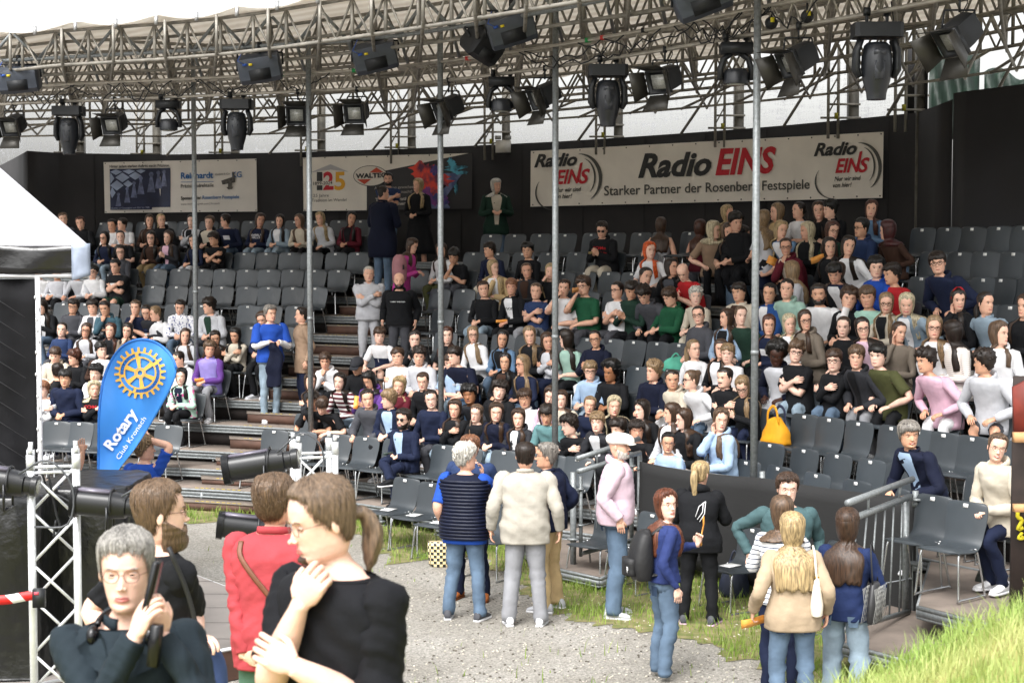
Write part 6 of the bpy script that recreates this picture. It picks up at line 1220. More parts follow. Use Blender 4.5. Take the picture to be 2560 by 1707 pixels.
1190 1010|f braid lbr p|long blk -|long blk|-20 5|lap|g|girl with braid and glasses in black sweater with white collar
1257 883|f long blk t|jacket blk brn|long blk|-5 3|lap||girl with long black hair in black jacket over brown top
1310 890|f long dbl f|long navy -|jean jean|-60 3|lap|g|girl with long fair hair and glasses in navy sweater looking left
1473 903|m fringe dbl p|hoodie lbl -|long ljean|-5 8|lap|g|blond boy with glasses in pale blue hoodie
1240 951|m curly dbr p|hoodie blk -|long blk|0 3|lap||curly dark haired boy in black hoodie, front centre
1316 971|m fringe br t|shirt wht -|long dgry|0 10|lap|g,gd|boy with dark glasses in white shirt
1371 967|f long br p|long pink -|long dgry|-5 8|lap|g|long haired girl with glasses in pale pink cardigan
1409 975|f long br p|long cream -|long dgry|-15 3|lap||long haired girl with centre parting in pink beige sweater
1473 989|f tied dbl f|hoodie navy -|long navy|-5 3|lap||blonde girl with tied hair in navy hoodie
1537 991|f long pbl p|jacket blk -|long blk|0 5|lap||girl with very pale long hair in dark jacket
1237 1006|f long br p|jacket dnavy -|ljean ljean|5 5|lap|g,s|smiling girl with glasses and long wavy brown hair in navy coat
1293 1021|f long br p|hoodie chr wht|long dgry|-10 5|lap||girl with long brown hair in black zip hoodie over white top
1373 1011|m fringe dbr t|tee teal -|long dgry|-5 22|lap||brown haired boy in teal T-shirt looking down
1425 1038|m wavy dbr p|long blk -|long blk|-75 12|cross||boy with shaggy dark hair in black sweater, in profile
1495 1029|m fringe dbl p|jacket chr wht|long chr|-10 3|lap||blond boy with raised brow in black zip jacket over white T-shirt
1551 1046|m wavy dbr f|long blk -|long blk|-50 12|lap||dark haired boy in black right of the blond boy, head lowered
1593 1047|m fringe dbr f|tee blk -|long blk|-5 5|lap|g|boy with glasses in black T-shirt behind the white flat cap
1612 1001|f long dbr p|long blk -|long blk|-55 5|lap||girl with straight dark hair in black, profile above the flat cap
1674 1006|f long br f|jacket lgry wht|jean jean|-80 5|lap||girl with long smooth brown hair in pale grey cardigan, in profile
1712 1022|f long br p|jacket blk -|ljean ljean|-80 8|lap|g,wv|girl with long wavy brown hair in black jacket, in profile
1670 1080|f tied blk t|tee lbl -|jean jean|-10 8|lap|g|girl with glasses in pale blue T-shirt behind the black fence
1797 1023|f long lbr p|hoodie lbl -|long blk|5 3|cheek|g|girl with glasses in pale blue hoodie touching her ear
1008 1024|m sweep dbr f|blazer navy lbl|long navy|-30 3|lap|sg,X,bd|man with sunglasses in navy suit, legs crossed, white shoes
2297 1051|m fringe sgry t|jacket dnavy lbl|jean jean|5 5|knees|s|smiling grey haired man in navy zip jacket behind the right railing
2494 1080|f tied lbr f|hoodie cream -|long navy|-5 5|clasp|s,gd,g|blonde woman with black glasses in cream fleece jacket
"""
FORCE_ROW = {(1008, 1024): 0.0, (2297, 1051): .3, (2494, 1080): -.1}
def headz(k, x): return None
raglan = None
rnd = random.Random(77); NP = []; occ = []
lines = [l for l in TAB.strip().split('\n')]
MINSTR = striped('wine_white_stripes', '541a26', 'd2ccc8', 'Z', 4.6, .5)
STRK = striped('thin_beige_stripes', 'c9bdb4', 'ece8e4', 'Z', 14, .5)
LEAF = mat('leaf_print', 'd8d8dc', .8, 0, 0, 30, col2='2a3a78', sharp=(.56, .6))
PINKP = mat('mint_pink_print', 'a3c4b4', .8, 0, 0, 14, col2='c0568c', sharp=(.56, .6))
LETTERS = {(642, 535): [(('BEVERLY', .66, 1, 0, 'wht'), 0, .2), (('HILLS', .55, 1, 0, 'wht'), 0, .14)], (238, 952): [(('COMe', .66, 1, 0, 'red'), 0, .2), (('CAS PLAy', .52, 1, 0, 'red'), 0, .2)], (1511, 556): [(('COMe', .66, 1, 0, 'red'), 0, .2), (('CAS PLAy', .52, 1, 0, 'red'), 0, .2)],
           (1284, 698): [(('VSOP', .62, 1, 0, 'blk'), 0, .13)], (1153, 868): [(('RANGER', .45, 1, 0, 'wht'), 0, .24)], (1979, 785): [(('CHIVAGO', .52, 1, 0, 'navy'), 0, .22)]}
for i, l in enumerate(lines):
    f = l.split('|'); xy = tuple(int(v) for v in f[0].split()); x, y = xy
    sex, hair, hc, skin = f[1].split(); top, tc, tc2 = f[2].split(); lt_, lc = f[3].split(); hy, hp = [float(v) for v in f[4].split()]; pose = f[5]; fl = f[6]; label = f[7]
    if len(f) > 8: fl += ',' + f[8]
    if (x, y) in FORCE_ROW: k = FORCE_ROW[(x, y)]; kr = 0 if x < 1100 else 2
    else:
        best = None
        for kk in range(0, 11):
            for dk in (0,): D = DR(kk, x); p = PD(x, y, D - .05); e = abs((p[2] - FLOOR[kk]) - 1.315); 
            if best is None or e < best[0]: best = (e, kk)
        k = kr = best[1]
        if kr == 0 and x not in (1670,): k = kr = 1
        k = kr = {(540, 826): 4, (1473, 989): 2, (1612, 1001): 2, (893, 897): 3}.get(xy, kr)
    D = DR(k, x); base = row_xy(k, x); yaw = row_face(k, x); z0 = FLOOR[kr]
    leanx = -22 if 'll' in fl else 0
    sx = x; p = PD(sx, y, D + .0); seat = np.array([p[0], D])
    flist = fl.split(',')
    hyaw = math.pi + R_(hy); rel = (hyaw - yaw + math.pi) % (2 * math.pi) - math.pi; byaw = yaw
    if abs(rel) > R_(70): byaw = yaw + math.copysign(min(abs(rel) - R_(70), R_(70)), rel)
    hspan = min(max(p[2], z0 + 1.12), z0 + 1.45)
    pitch = (DR(k, x) - DR(k - 1, x)) * abs(math.cos(yaw - math.pi)); reach = (.25 if x > 2400 else .37) if (x, y) in FORCE_ROW else float(np.clip(pitch - .20, .16, .34))
    if pose == 'lap': pose = rnd.choices(['lap', 'knees', 'clasp', 'phone', 'lap2'], [50, 22, 12, 7, 9])[0]
    if skin in 'fp': skin = rnd.choice({'f': ['f', 'fa', 'fb', 'f'], 'p': ['p', 'p', 'pa', 'fb']}[skin])
    hwr = rnd.gauss(1, .05); hy += rnd.uniform(-10, 10); hyaw = math.pi + R_(hy); byaw += R_(rnd.uniform(-9, 9))
    P = dict(reach=reach, mode='sit', ztop=hspan, sex=sex, hair=hair, hc=hc, skin=skin, top=top, tc=tc, tc2=None if tc2 == '-' else tc2, legs='shorts' if lt_ == 'shorts' else 'long', lc=lt_ if 'jean' in lt_ else lc, hy=hyaw, hp=-hp if False else hp, hr=rnd.uniform(-9, 9), pose=pose, lf=rnd.uniform(2, 12) + (14 if pose in ('chin', 'knees') else 0) + (hp > 30) * 10, ls=(-16 if 'll' in fl else rnd.uniform(-6, 6)), flags=fl, seed=100 + i, label=label, lod=0, hv=1.22 if 'hv' in flist else (1.1 if 'hv1' in flist else min(1.12, max(.93, hwr + .03))), hs=1.06 * rnd.uniform(.97, 1.03))
    if 'leaf' in fl: P['tmat'] = LEAF
    if 'mst' in fl: P['tmat'] = MINSTR
    if 'strp' in fl: P['tmat'] = STRK
    if ',pink' in fl: P['tmat'] = PINKP
    if 'raglan' in fl: P['tc_s'] = 'brn'
    if 'purs' in fl: P['tc_s'] = 'pur'
    if xy == (1942, 861): P['tc_h'] = 1; P['tc_s'] = 'dnavy'
    if xy == (523, 540): P['tc_h'] = 1; P['tc_s'] = 'blk'
    if xy in LETTERS: P['text'] = LETTERS[xy]
    if xy == (893, 897): P['hat'] = 'cap:chr'
    if xy == (2398, 723): P['hat'] = 'band:red'
    if kr <= 5: P['shoes'] = rnd.choice(['wht:wht', 'wht:wht', 'blk:wht', 'lgry:wht', 'blk:blk'])
    if xy in FORCE_ROW or kr <= 2: P['lod'] = 1
    ftx = -math.sin(byaw) * .02; root_xy = seat + np.array([math.sin(byaw) * -0, 0])
    # put the head (slightly forward of the hip) on the seat line
    hipoff = .10 - math.sin(R_(P['lf'])) * .5; root_xy = seat + np.array([-math.sin(yaw), math.cos(yaw)]) * hipoff * .6
    if leanx: root_xy = root_xy + np.array([math.cos(yaw), math.sin(yaw)]) * .0
    NP.append((xy, kr, round(p[2] - z0, 2)))
    P['_args'] = (root_xy, z0, byaw); P['xy'] = xy; P['k'] = k; occ.append((kr, x)); lines[i] = P
PEOPLE = lines
if globals().get('DEBUG'):
    open('/tmp/rows.txt','w').write(chr(10).join('%s %s %s'%(a[1],a[0],a[2]) for a in sorted(NP, key=lambda q: (q[1], q[0][0]))))
for P in PEOPLE: person(*P['_args'], P)
# chairs under the sitters
CN = {}
for P in PEOPLE:
    if nchair[0] >= 300: break
    kr = P['k']; x = P['xy'][0]
    if kr >= 9 and 1750 < x < 2260 : continue
    p = row_xy(kr, x); y_ = row_face(kr, x); c_ = P['label'].split(',')[0].split(' with ')[0]; w_ = c_.split()[:9]
    ch_ = chair(p[0], p[1], FLOOR[2] if P['xy'] in FORCE_ROW and x > 2000 else FLOOR[max(0, int(kr))], y_, 'grey chair carrying the ' + ' '.join(P['label'].replace(',', '').split()[:12]), 'occupied grey chairs'); ch_.scale.y = tight(kr, x)
# ================================================================ STANDING PEOPLE
def standing(x, y, D, floor, label, sex='m', hair='short', hc='dbr', skin='f', top='tee', tc='navy', tc2=None, lc='jean', legs='long', bya=180, hya=None, pose='down', fl='', lod=0, **kw):
    """bya / hya: body and head direction seen in the picture, 0 = to the camera, + = turned to picture right, 180 = away"""
    p = PD(x, y, D); yaw = math.pi + R_(bya); P = dict(mode='stand', ztop=p[2], sex=sex, hair=hair, hc=hc, skin=skin, top=top, tc=tc, tc2=tc2, legs=legs, lc=lc, hy=math.pi + R_(bya if hya is None else hya), pose=pose, flags=fl, seed=500 + int(x) % 400, label=label, lod=lod, hs=kw.pop('hs', 1.06), group=kw.pop('group', 'people standing'))
    P.update(kw); P['hr'] = kw.get('hr', 0); lfv = R_(P.get('lf', 2)); P.setdefault('lf', 2); sh = math.sin(lfv) * .6
    xy = np.array([p[0], p[1]]) - sh * np.array([-math.sin(yaw), math.cos(yaw)]); P['_r'] = person(xy, floor, yaw, P); return P
S = standing
SP = S(675, 764, 26.0, FLOOR[3], 'laughing man in royal blue polo over white sleeves holding a dark jacket on the stairs', hair='sweep', hc='sgry', top='tee', tc='rblue', lc='ljean', bya=25, hya=40, pose='front', fl='s,g', lod=1, hv=1.12, shoes='wht:wht', tc_s='wht', sl=1.0)
a = SP['_api']; ps = MB()
for sx, S0, E, W, fd, pn, cu in a['arms']: ps.loft(rings(cr(np.array([S0 + [-sx * .04, 0, .01], S0, S0 * .5 + E * .5, S0 * .12 + E * .88]), 5), cr(np.array([(.06, .06), (.082, .086), (.084, .086), (.086, .086)]), 5), 18, up=pn, pt=True), 0)
ps.obj('polo_sleeve', cloth('rblue'), a['root'])
S(756, 769, 26.2, FLOOR[3], 'dark haired woman in beige blazer listening to the man in blue polo', sex='f', hair='tied', hc='dbr', top='blazer', tc='tan', lc='navy', bya=-70, hya=-75, pose='down', fl='s', lod=1, hem=-.45)
S(922, 666, 27.3, FLOOR[5], 'bald old man in light grey jacket and trousers, arms crossed, on the stairs', hair='buzz', hc='lgry', top='jacket', tc='lgry', lc='lgry', bya=5, hya=8, pose='cross', lod=1, hv=1.1, tc2=None)
S(998, 683, 26.8, FLOOR[5], 'bald man with short beard in black hoodie beside the grey jacket man', hair='bald', hc='dbr', top='hoodie', tc='blk', lc='dgry', bya=-8, hya=5, pose='pocket', fl='bd', lod=1, hv=1.15, text=[(('TOMMY HILFIGER', .62, 1, 0, 'wht'), 0, .2)])
S(970, 432, 31.6, FLOOR[11], 'dark haired bearded man in navy T-shirt with crossed arms before the wall banner', hair='short', hc='blk', top='tee', tc='cblue', tc2='lgry', lc='jean', bya=15, hya=0, pose='cross', fl='bd,print')
S(957, 466, 29.6, FLOOR[8], 'woman in long navy jacket and cropped jeans seen from behind on the upper stairs', sex='f', hair='bun', hc='dbr', top='jacket', tc='dnavy', lc='jean', bya=150, hya=110, pose='front', fl='', hv=1.25, hem=-.5, shoes='wht:wht')
S(1046, 448, 31.2, FLOOR[10], 'blonde woman in black flowered jacket and long black skirt holding a paper', sex='f', hair='long', hc='bl', top='jacket', tc='blk', lc='blk', legs='skirt', bya=-25, hya=-45, pose='clasp', hv=1.1, hem=-.35)
S(1240, 448, 31.0, FLOOR[10] - .2, 'grey haired woman in dark green jacket and blue jeans alone below the white lamp box', sex='f', hair='bob', hc='lgry', top='jacket', tc='dgrn', tc2='cream', lc='jean', bya=5, hya=35, pose='front', fl='fr', hv=1.15, hem=-.3)
S(1023, 596, 28.0, FLOOR[6], 'girl in bright pink long sleeve shirt with a dusty pink backpack climbing the stairs', sex='f', hair='longs', hc='br', top='long', tc='mag', lc='jean', bya=75, hya=60, pose='front', lf=14, hp=20)
S(1652, 545, 26.2, FLOOR[8], 'long haired girl in grey tank top with black shoulder bag seen from behind', sex='f', hair='long', hc='br', top='tank', tc='lgry', lc='blk', bya=160, hya=165, pose='down', hv=1.1)
S(1750, 551, 25.8, FLOOR[8], 'wavy haired girl in black and red strap top seen from behind', sex='f', hair='long', hc='aub', top='tank', tc='mar', lc='dgry', bya=150, hya=150, pose='front', fl='wv')
S(1848, 563, 24.2, FLOOR[7], 'boy in black hoodie and denim shorts standing with his back to us, head bowed', hair='short', hc='dbr', top='hoodie', tc='blk', lc='jean', legs='shorts', bya=150, hya=100, pose='front', hp=20, hv=1.15)
S(1929, 583, 23.6, FLOOR[7], 'girl in navy T-shirt with pulled back hair looking into an orange leaflet', sex='f', hair='bun', hc='dbl', top='tee', tc='navy', lc='dgry', bya=40, hya=45, pose='phone', lf=16, hp=30)
# --- on the gravel
SB = dict(lod=1)
V = S(1163, 1112, 16.1, 0, 'grey haired man in navy quilted vest and blue polo seen from behind on the gravel', hair='wavy', hc='lgry', skin='f', top='vest', tc='dnavy', lc='jean', bya=165, hya=115, pose='down', fl='', lod=1, hv=1.2, hem=-.28, shoes='dgry:wht', stance=.17, lw=1.02, arm={1: [(.10, .30, 1.42), (0, .1, 1), (-1, -.3, 0), .6, (1., .2, -1)], -1: [(-.24, .06, .95), (0, .1, -1), (1, 0, 0), .4, (-.2, -1, 0)]})
a = V['_api']; ts_ = MB()
for sx, S0, E, W, fd, pn, cu in a['arms']: ts_.loft(rings(cr(np.array([S0 + [-sx * .04, 0, .01], S0, S0 * .5 + E * .5, S0 * .12 + E * .88]), 5), cr(np.array([(.07, .072), (.073, .076), (.068, .07), (.07, .07)]), 5), 18, up=pn, pt=True), 0)
ts_.loft(a['TS'](angs(30, 0)[None], np.linspace(-.36, -.1, 6)[:, None], .02), 0); ts_.obj('polo_shirt', cloth('rblue'), a['root'])
a['patch']  # vest quilting seams
qm = MB()
for s_ in np.linspace(-.24, .86, 17): P_ = a['TS'](angs(48, 0), s_, .036); qm.loft(rings(np.vstack([P_, P_[:1]]), np.full((49, 2), .016) * [.9, 1.25], 6, up=(0, 0, 1)), 0)
qm.obj('quilted_panel', cloth('dnavy', 'quilt', .45), a['root'])
S(1176, 1087, 17.0, 0, 'red blond man in dark blue jumper and brown shoes facing the quilted vest man', hair='short', hc='gin', skin='p', top='long', tc='cblue', lc='navy', bya=-15, hya=-20, pose='pocket', lod=1, hv=1.12, shoes='9a5a30:6b3d20', stance=.15)
S(1313, 1106, 15.85, 0, 'big man in cream linen blazer and grey trousers seen from behind', hair='crop', hc='dbr', skin='f', top='blazer', tc='a09b91', lc='gry', bya=178, hya=178, pose='down', lod=1, hv=1.28, hem=-.34, shoes='wht:wht', stance=.16, lw=1.12)
S(1369, 1108, 16.5, 0, 'dark haired man with glasses in navy jacket and beige trousers beside the cream blazer', hair='short', hc='sgry', skin='t', top='jacket', tc='navy', tc2='lbl', lc='bei', bya=-120, hya=-95, pose='pocket', fl='gd,g', lod=1, hv=1.15, hem=-.2, shoes='lgry:wht', stance=.14)
S(1545, 1083, 16.2, 0, 'bearded man in white flat cap, pale pink hoodie and jeans, hand in pocket', hair='bald', hc='lgry', skin='f', top='hoodie', tc='c8b0bc', lc='jean', bya=85, hya=70, pose='pocket', fl='bd,g2,g', hat='flat:e4e0d8', lod=1, hv=1.3, shoes='lgry:wht', stance=.12, lw=1.08)
V = S(1665, 1227, 13.8, 0, 'girl with long auburn hair, glasses and black backpack holding up an orange leaflet', sex='f', hair='long', hc='5a3424', skin='p', top='long', tc='2a3560', lc='jean', bya=105, hya=30, pose='down', fl='g,g2', lod=1, lw=1.0, hem=-.05, hp=-6, arm={-1: [(-.12, .36, 1.14), (0, .2, 1), (1, -.2, 0), .9, (-.6, 0, -1)]})
a = V['_api']; sx, S0, E, W, fd, pn, cu = a['arms'][1]; r_ = a['root']; Mw = r_.matrix_world if False else Matrix.Translation(r_.location) @ Matrix.Rotation(r_.rotation_euler.z, 4, 'Z')
def world(api, p): rt = api['root']; return np.array(Matrix.Translation(rt.location) @ Matrix.Rotation(rt.rotation_euler.z, 4, 'Z') @ Vector(p))
ORA = mat('orange_leaflet', 'e08a2c', .6, 0, .12, 12, col2='f0b060')
def leaflet(p, d, w_, label, m=ORA, n_=(0, 1, 0), name='leaflet', thick=.004):
    d = nrm(d); n_ = nrm(np.array(n_) - d * np.dot(n_, d)); s = np.cross(d, n_); Rm = np.stack([s, n_, d], 1); Rr = []
    for t in np.linspace(-.5, .5, 5): Rr.append([Rm @ np.array([a_ * w_[0] / 2, thick * b_ + .012 * math.sin(t * 5), t * w_[1]]) for a_, b_ in ((-1, -1), (1, -1), (1, 1), (-1, 1))])
    o = MB().loft(np.array(Rr)).obj(name, m, loc=p); return tag(o, label, 'leaflet' if name == 'leaflet' else name.replace('_', ' '))
leaflet(world(a, W + np.array([0, .05, .12])), (.0, -.1, 1), (.05, .26), 'rolled orange leaflet held up by the auburn haired girl', n_=(1, -.3, 0))
def backpack(api, label, m, sc=1, badge=None):
    sq_ = api['spine'](.45); c = world(api, sq_ + np.array([0, -.21, .0])); rz = api['root'].rotation_euler.z; r = empty('backpack', c, label, 'backpack', None, rz)
    R_b = []
    for z, w_, d_, y_ in ((-.25, .10, .05, .02), (-.24, .15, .09, .0), (-.1, .17, .12, -.01), (.08, .155, .10, .0), (.2, .12, .07, .02), (.25, .06, .03, .04)): R_b.append([(w_ * sc * np.sign(math.cos(t)) * abs(math.cos(t)) ** .7, y_ + d_ * sc * np.sign(math.sin(t)) * abs(math.sin(t)) ** .7, z * sc) for t in np.arange(20) * math.pi / 10])
    R_b = cr(np.array(R_b).reshape(6, -1), 4).reshape(-1, 20, 3); R_b += wob(R_b, .008, 18, 3)[..., None] * .7; MB().loft(R_b).obj('bag_body', m, r)
    R2 = [[(.12 * sc * math.cos(t), -.09 * sc + .07 * sc * math.sin(t) - .03, z * sc) for t in np.arange(14) * math.pi / 7] for z in (-.2, -.17, -.08, -.03)]; MB().loft(np.array(R2)).obj('front_pocket', m, r)
    for s_ in (-1, 1): MB().loft(rings(cr(np.array([(s_ * .08, .07, .2), (s_ * .11, .17, .27), (s_ * .12, .30, .2), (s_ * .12, .36, .02), (s_ * .13, .2, -.16), (s_ * .12, .05, -.2)]) * sc, 4), np.full((21, 2), 1.) * [.022, .007], 6, up=(0, 1, 0)), 0).obj('strap', m, r)
    if badge: MB().tube((.05, -.172 * sc, -.12), (.05, -.180 * sc, -.12), .035, 14).obj('badge', badge, r)
    return r
backpack(a, 'black backpack with round white badge on the auburn haired girl', mat('black_nylon', '1a1a1c', .6, 0, .1, 10, .2, 30), .86, mat('white_badge', 'c8c8c8', .6, 0, .6, 60, col2='2a2a2a', sharp=(.5, .55)))
V = S(1749, 1154, 15.9, 0, 'woman with long blonde ponytail in black hoodie and black trousers seen from behind', sex='f', hair='pony', hc='bl', skin='f', top='hoodie', tc='blk', lc='blk', bya=165, hya=150, pose='front', fl='', lod=1, hv=1.22, hem=-.3, shoes='dgry:pink', stance=.15, hp=8)
a = V['_api']; mb = MB(); T9 = lambda aa, s_: a['TS'](aa, s_, .036)
for p_ in ([(-1.25, .8), (-1.25, .55), (-1.45, .38)], [(-1.35, .78), (-1.35, .58), (-1.55, .42)], [(-1.25, .8), (-1.5, .7), (-1.6, .48)]): mb.path(np.array([T9(aa, s_) for aa, s_ in p_]), .005, 5)
mb.obj('white_line_print', cloth('wht'), a['root'])
S(1968, 1182, 13.9, 0, 'tall boy with quiff and glasses in teal sweatshirt facing the three girls', hair='sweep', hc='br', skin='p', top='long', tc='41575a', lc='dgry', bya=-5, hya=0, pose='pocket', fl='g,g2', lod=1, hv=1.15, hp=4, arm={1: [(.32, -.02, 1.06), (-.4, 0, -1), (0, 1, 0), .3, (1, -.6, 0)]})
V = S(1955, 1245, 13.1, 0, 'girl with chin length brown bob in white shirt with thin stripes', sex='f', hair='bob', hc='lbr', skin='f', top='long', tmat=striped('white_navy_stripes', '3a4258', 'd8d8d8', 'Z', 7.5, .12, sl=.02), tc='wht', lc='navy', bya=165, hya=170, pose='front', fl='', lod=1, hem=-.2)
V = S(1982, 1285, 12.3, 0, 'girl with long smooth blonde hair in short beige jacket and jeans, orange leaflet in hand', sex='f', hair='long', hc='bl', skin='f', top='jacket', tc='9f8d77', lc='jean', bya=178, hya=178, pose='down', lod=1, hem=-.25, hv=1.08, arm={-1: [(-.29, .08, .93), (-.1, .35, -1), (1, 0, 0), .7, (-.2, -1, 0)], 1: [(.27, .02, .93), (0, .1, -1), (-1, 0, 0), .35, (.2, -1, 0)]})
a = V['_api']; sx, S0, E, W, fd, pn, cu = a['arms'][1]; leaflet(world(a, W + np.array([.02, .03, -.10])), (1, .2, .15), (.07, .24), 'folded orange leaflet in the hand of the girl in beige jacket', n_=(0, 1, .3))
# small white shoulder bag
sq_ = a['spine'](.35); c = world(a, sq_ + np.array([.17, -.13, -.02])); r = empty('shoulder_bag', c, 'small white shoulder bag hanging on the beige jacket', 'bag', None, a['root'].rotation_euler.z)
MB().loft(np.array([[(w_ * math.cos(t), .028 * math.sin(t), z) for t in np.arange(14) * math.pi / 7] for z, w_ in ((-.15, .03), (-.14, .045), (-.06, .05), (.05, .038), (.13, .022), (.14, .01))])).obj('pouch', mat('cream_leather', 'd8d0c0', .5, 0, .04), r)
MB().path(cr(np.array([(0, 0, .13), (-.01, .0, .2), (-.015, .03, .32), (-.02, .1, .38)]), 3), .009, 6).obj('strap', mat('cream_leather', 'd8d0c0', .5, 0, .04), r); MB().tube((-.02, 0, .155), (.02, 0, .155), .007, 8).obj('buckle', mat('gold_metal', 'b89448', .3, .9, 0), r)
V = S(2118, 1275, 12.6, 0, 'girl with very long dark brown hair in navy sweater and wide jeans seen from behind', sex='f', hair='long', hc='br', skin='f', top='long', tc='1f2b4c', lc='ljean', bya=150, hya=165, pose='front', lod=1, hem=-.2, hv=1.12, lw=1.2)
a = V['_api']; sq_ = a['spine'](.2); c = world(a, sq_ + np.array([.25, -.04, -.02])); r = empty('handbag', c, 'grey handbag with diamond pattern under the arm of the dark haired girl', 'bag', None, a['root'].rotation_euler.z)
MB().loft(np.array([[(.045 * k_ * math.cos(t), w_ * math.sin(t), z) for t in np.arange(16) * math.pi / 8] for z, w_, k_ in ((-.17, .10, .8), (-.16, .14, 1), (0, .12, 1), (.13, .07, .8), (.15, .05, .5))])).obj('pouch', mat('diamond_leather', '2c2c2e', .5, 0, 0), r)
mb = MB()
for k_ in range(-3, 4):
    for sg in (-1, 1): mb.tube((.047, k_ * .045 - .06 * sg, -.15), (.047, k_ * .045 * .7 + .06 * sg, .12), .0022, 4); mb.tube((-.047, k_ * .045 - .06 * sg, -.15), (-.047, k_ * .045 * .7 + .06 * sg, .12), .0022, 4)
mb.obj('pattern_stitching', mat('pale_stitching', '8b8b88', .6), r); MB().path(cr(np.array([(0, -.06, .14), (-.02, -.04, .34), (-.04, .02, .45), (-.02, .07, .3), (0, .07, .14)]), 3), .007, 6).obj('strap', mat('black_strap', '1c1c1e', .6), r)
# backpack of the pink girl, bags
# --- two helpers in blue behind the flag
V = S(360, 1092, 17.6, 0, 'helper in blue polo with club lettering scratching the head beside the flag', hair='curly', hc='dbl', skin='f', top='tee', tc='rblue', lc='blk', bya=160, hya=110, pose='down', lod=1, tc_s='rblue', arm={1: [(.06, .02, 1.66), (-.6, .1, .6), (0, 1, -.4), .7, (1, .2, .4)]}, text=[(('Rotary', .62, -1, .05, 'wht'), 0, .15), (('Club Kronach', .5, -1, .05, 'wht'), 0, .15)])
a = V['_api']; c = a['TS'](np.array(-math.pi / 2 + .55), .62, .03); MB().ell(c, (.035, .01, .035), n=12, k=6).obj('round_emblem', mat('orange_emblem', 'c87a3a', .6, 0, .5, 60, col2='3a4fa0', sharp=(.5, .6)), a['root'])
S(285, 1128, 17.9, 0, 'helper in blue polo mostly hidden by the flag, raising an open hand', hair='short', hc='br', skin='f', top='tee', tc='rblue', lc='blk', bya=15, hya=10, pose='down', lod=1, arm={1: [(.34, .12, 1.50), (.1, .1, 1), (0, 1., 0), .12, (1, .1, -.8)]})
# ================================================================ TENT
WHT = bpy.data.materials.new('white_tent_plastic'); WHT.use_nodes = True; n = WHT.node_tree; P_ = n.nodes['Principled BSDF']; P_.inputs['Base Color'].default_value = (.42, .42, .45, 1); P_.inputs['Roughness'].default_value = .35
no = n.nodes.new('ShaderNodeTexNoise'); no.inputs['Scale'].default_value = 2; bp = n.nodes.new('ShaderNodeBump'); bp.inputs['Strength'].default_value = .7; bp.inputs['Distance'].default_value = .09; no.inputs['Scale'].default_value = 1.4; no.inputs['Detail'].default_value = 3; n.links.new(no.outputs[0], bp.inputs['Height']); n.links.new(bp.outputs[0], P_.inputs['Normal'])
TBLK = mat('black_tent_plastic', '141416', .22, 0, .15, 3, .5, 5, spec=.6)
Dt = 15.6; r = empty('pavilion_tent', (PD(185, 690, Dt)[0], Dt, 0), 'white roofed pavilion tent with black side sheet at the left edge', 'tent'); L = np.array(r.location)
A_ = PD(222, 540, Dt) - L; B_ = PD(-300, 540, Dt) - L; zc_, zt_ = A_[2], PD(0, 425, Dt)[2]

def tri_patch(a_, b_, c_, nn=14, sag=.05):
    R9 = []
    for i in range(nn + 1):
        v = i / nn; row = []
        for j in range(nn + 1): u = j / nn; p = (a_ * (1 - u) + b_ * u) * (1 - v) + c_ * v; row.append(p - [0, 0, sag * math.sin(u * math.pi) * math.sin(v * math.pi)])
        R9.append(row)
    return np.array(R9)
# eave at the height of the valance top
ez = PD(0, 614, Dt)[2] ; c1 = np.array([A_[0] + .0, 0, ez]); c2 = np.array([B_[0], 0, ez]); c3 = c1 + [-1.15, 3.2, 0]; c4 = c2 + [0, 3.2, 0]; apex = PD(-130, 306, Dt + 1.5) - L
mb = MB()
for t3 in ((c2, c1), (c1, c3), (c3, c4)): mb.loft(tri_patch(t3[0], t3[1], apex), closed=False)
o_ = mb.obj('roof_sheet', WHT, r); s_ = o_.modifiers.new('t', 'SOLIDIFY'); s_.thickness = .012
zv = PD(0, 682, Dt)[2]; xs9 = np.linspace(-3.6, c1[0] - .0, 40)
R9 = np.array([[(x, -.02 + .012 * math.sin(x * 9 + v * 3) , ez * (1 - v) + zv * v + .01 * math.sin(x * 5)) for x in xs9] for v in np.linspace(0, 1, 6)]); o_ = MB().loft(R9, closed=False).obj('valance', TBLK, r); s_ = o_.modifiers.new('t', 'SOLIDIFY'); s_.thickness = .006
R9 = np.array([[(c1[0] - .36 * y + .01 * math.sin(y * 7), y, ez * (1 - v) + zv * v) for y in np.linspace(-.02, 3.2, 30)] for v in np.linspace(0, 1, 6)]); o_ = MB().loft(R9, closed=False).obj('valance', TBLK, r); s_ = o_.modifiers.new('t', 'SOLIDIFY'); s_.thickness = .006
R9 = np.array([[(c1[0] - .16 + u * .18, -.04 - .03 * math.sin(u * 3), ez + .02 - (ez - zv + .1) * v * (1 - .15 * u)) for u in np.linspace(0, 1, 6)] for v in np.linspace(0, 1, 8)]); o_ = MB().loft(R9, closed=False).obj('corner_flap', mat('clear_plastic', '8a93a4', .2, 0, .25, 4, .4, 8), r); s_ = o_.modifiers.new('t', 'SOLIDIFY'); s_.thickness = .006
TP = mat('white_tent_pole', 'cfcfd2', .3, .2, .05); px_ = PD(94, 700, Dt)[0] - L[0]; zb = PD(0, 690, Dt)[2]
mb = MB()
for q9 in range(14): z = .5 + q9 * (zb - .7) / 14; mb.tube((px_ - .12, -.03, z), (px_ - .9, -.025, z + .5), .004, 4); mb.tube((px_ - 1.0, -.025, z), (px_ - .5, -.03, z + .04), .003, 4)
mb.obj('sheet_stitching', mat('grey_stitch', '343436', .8), r)
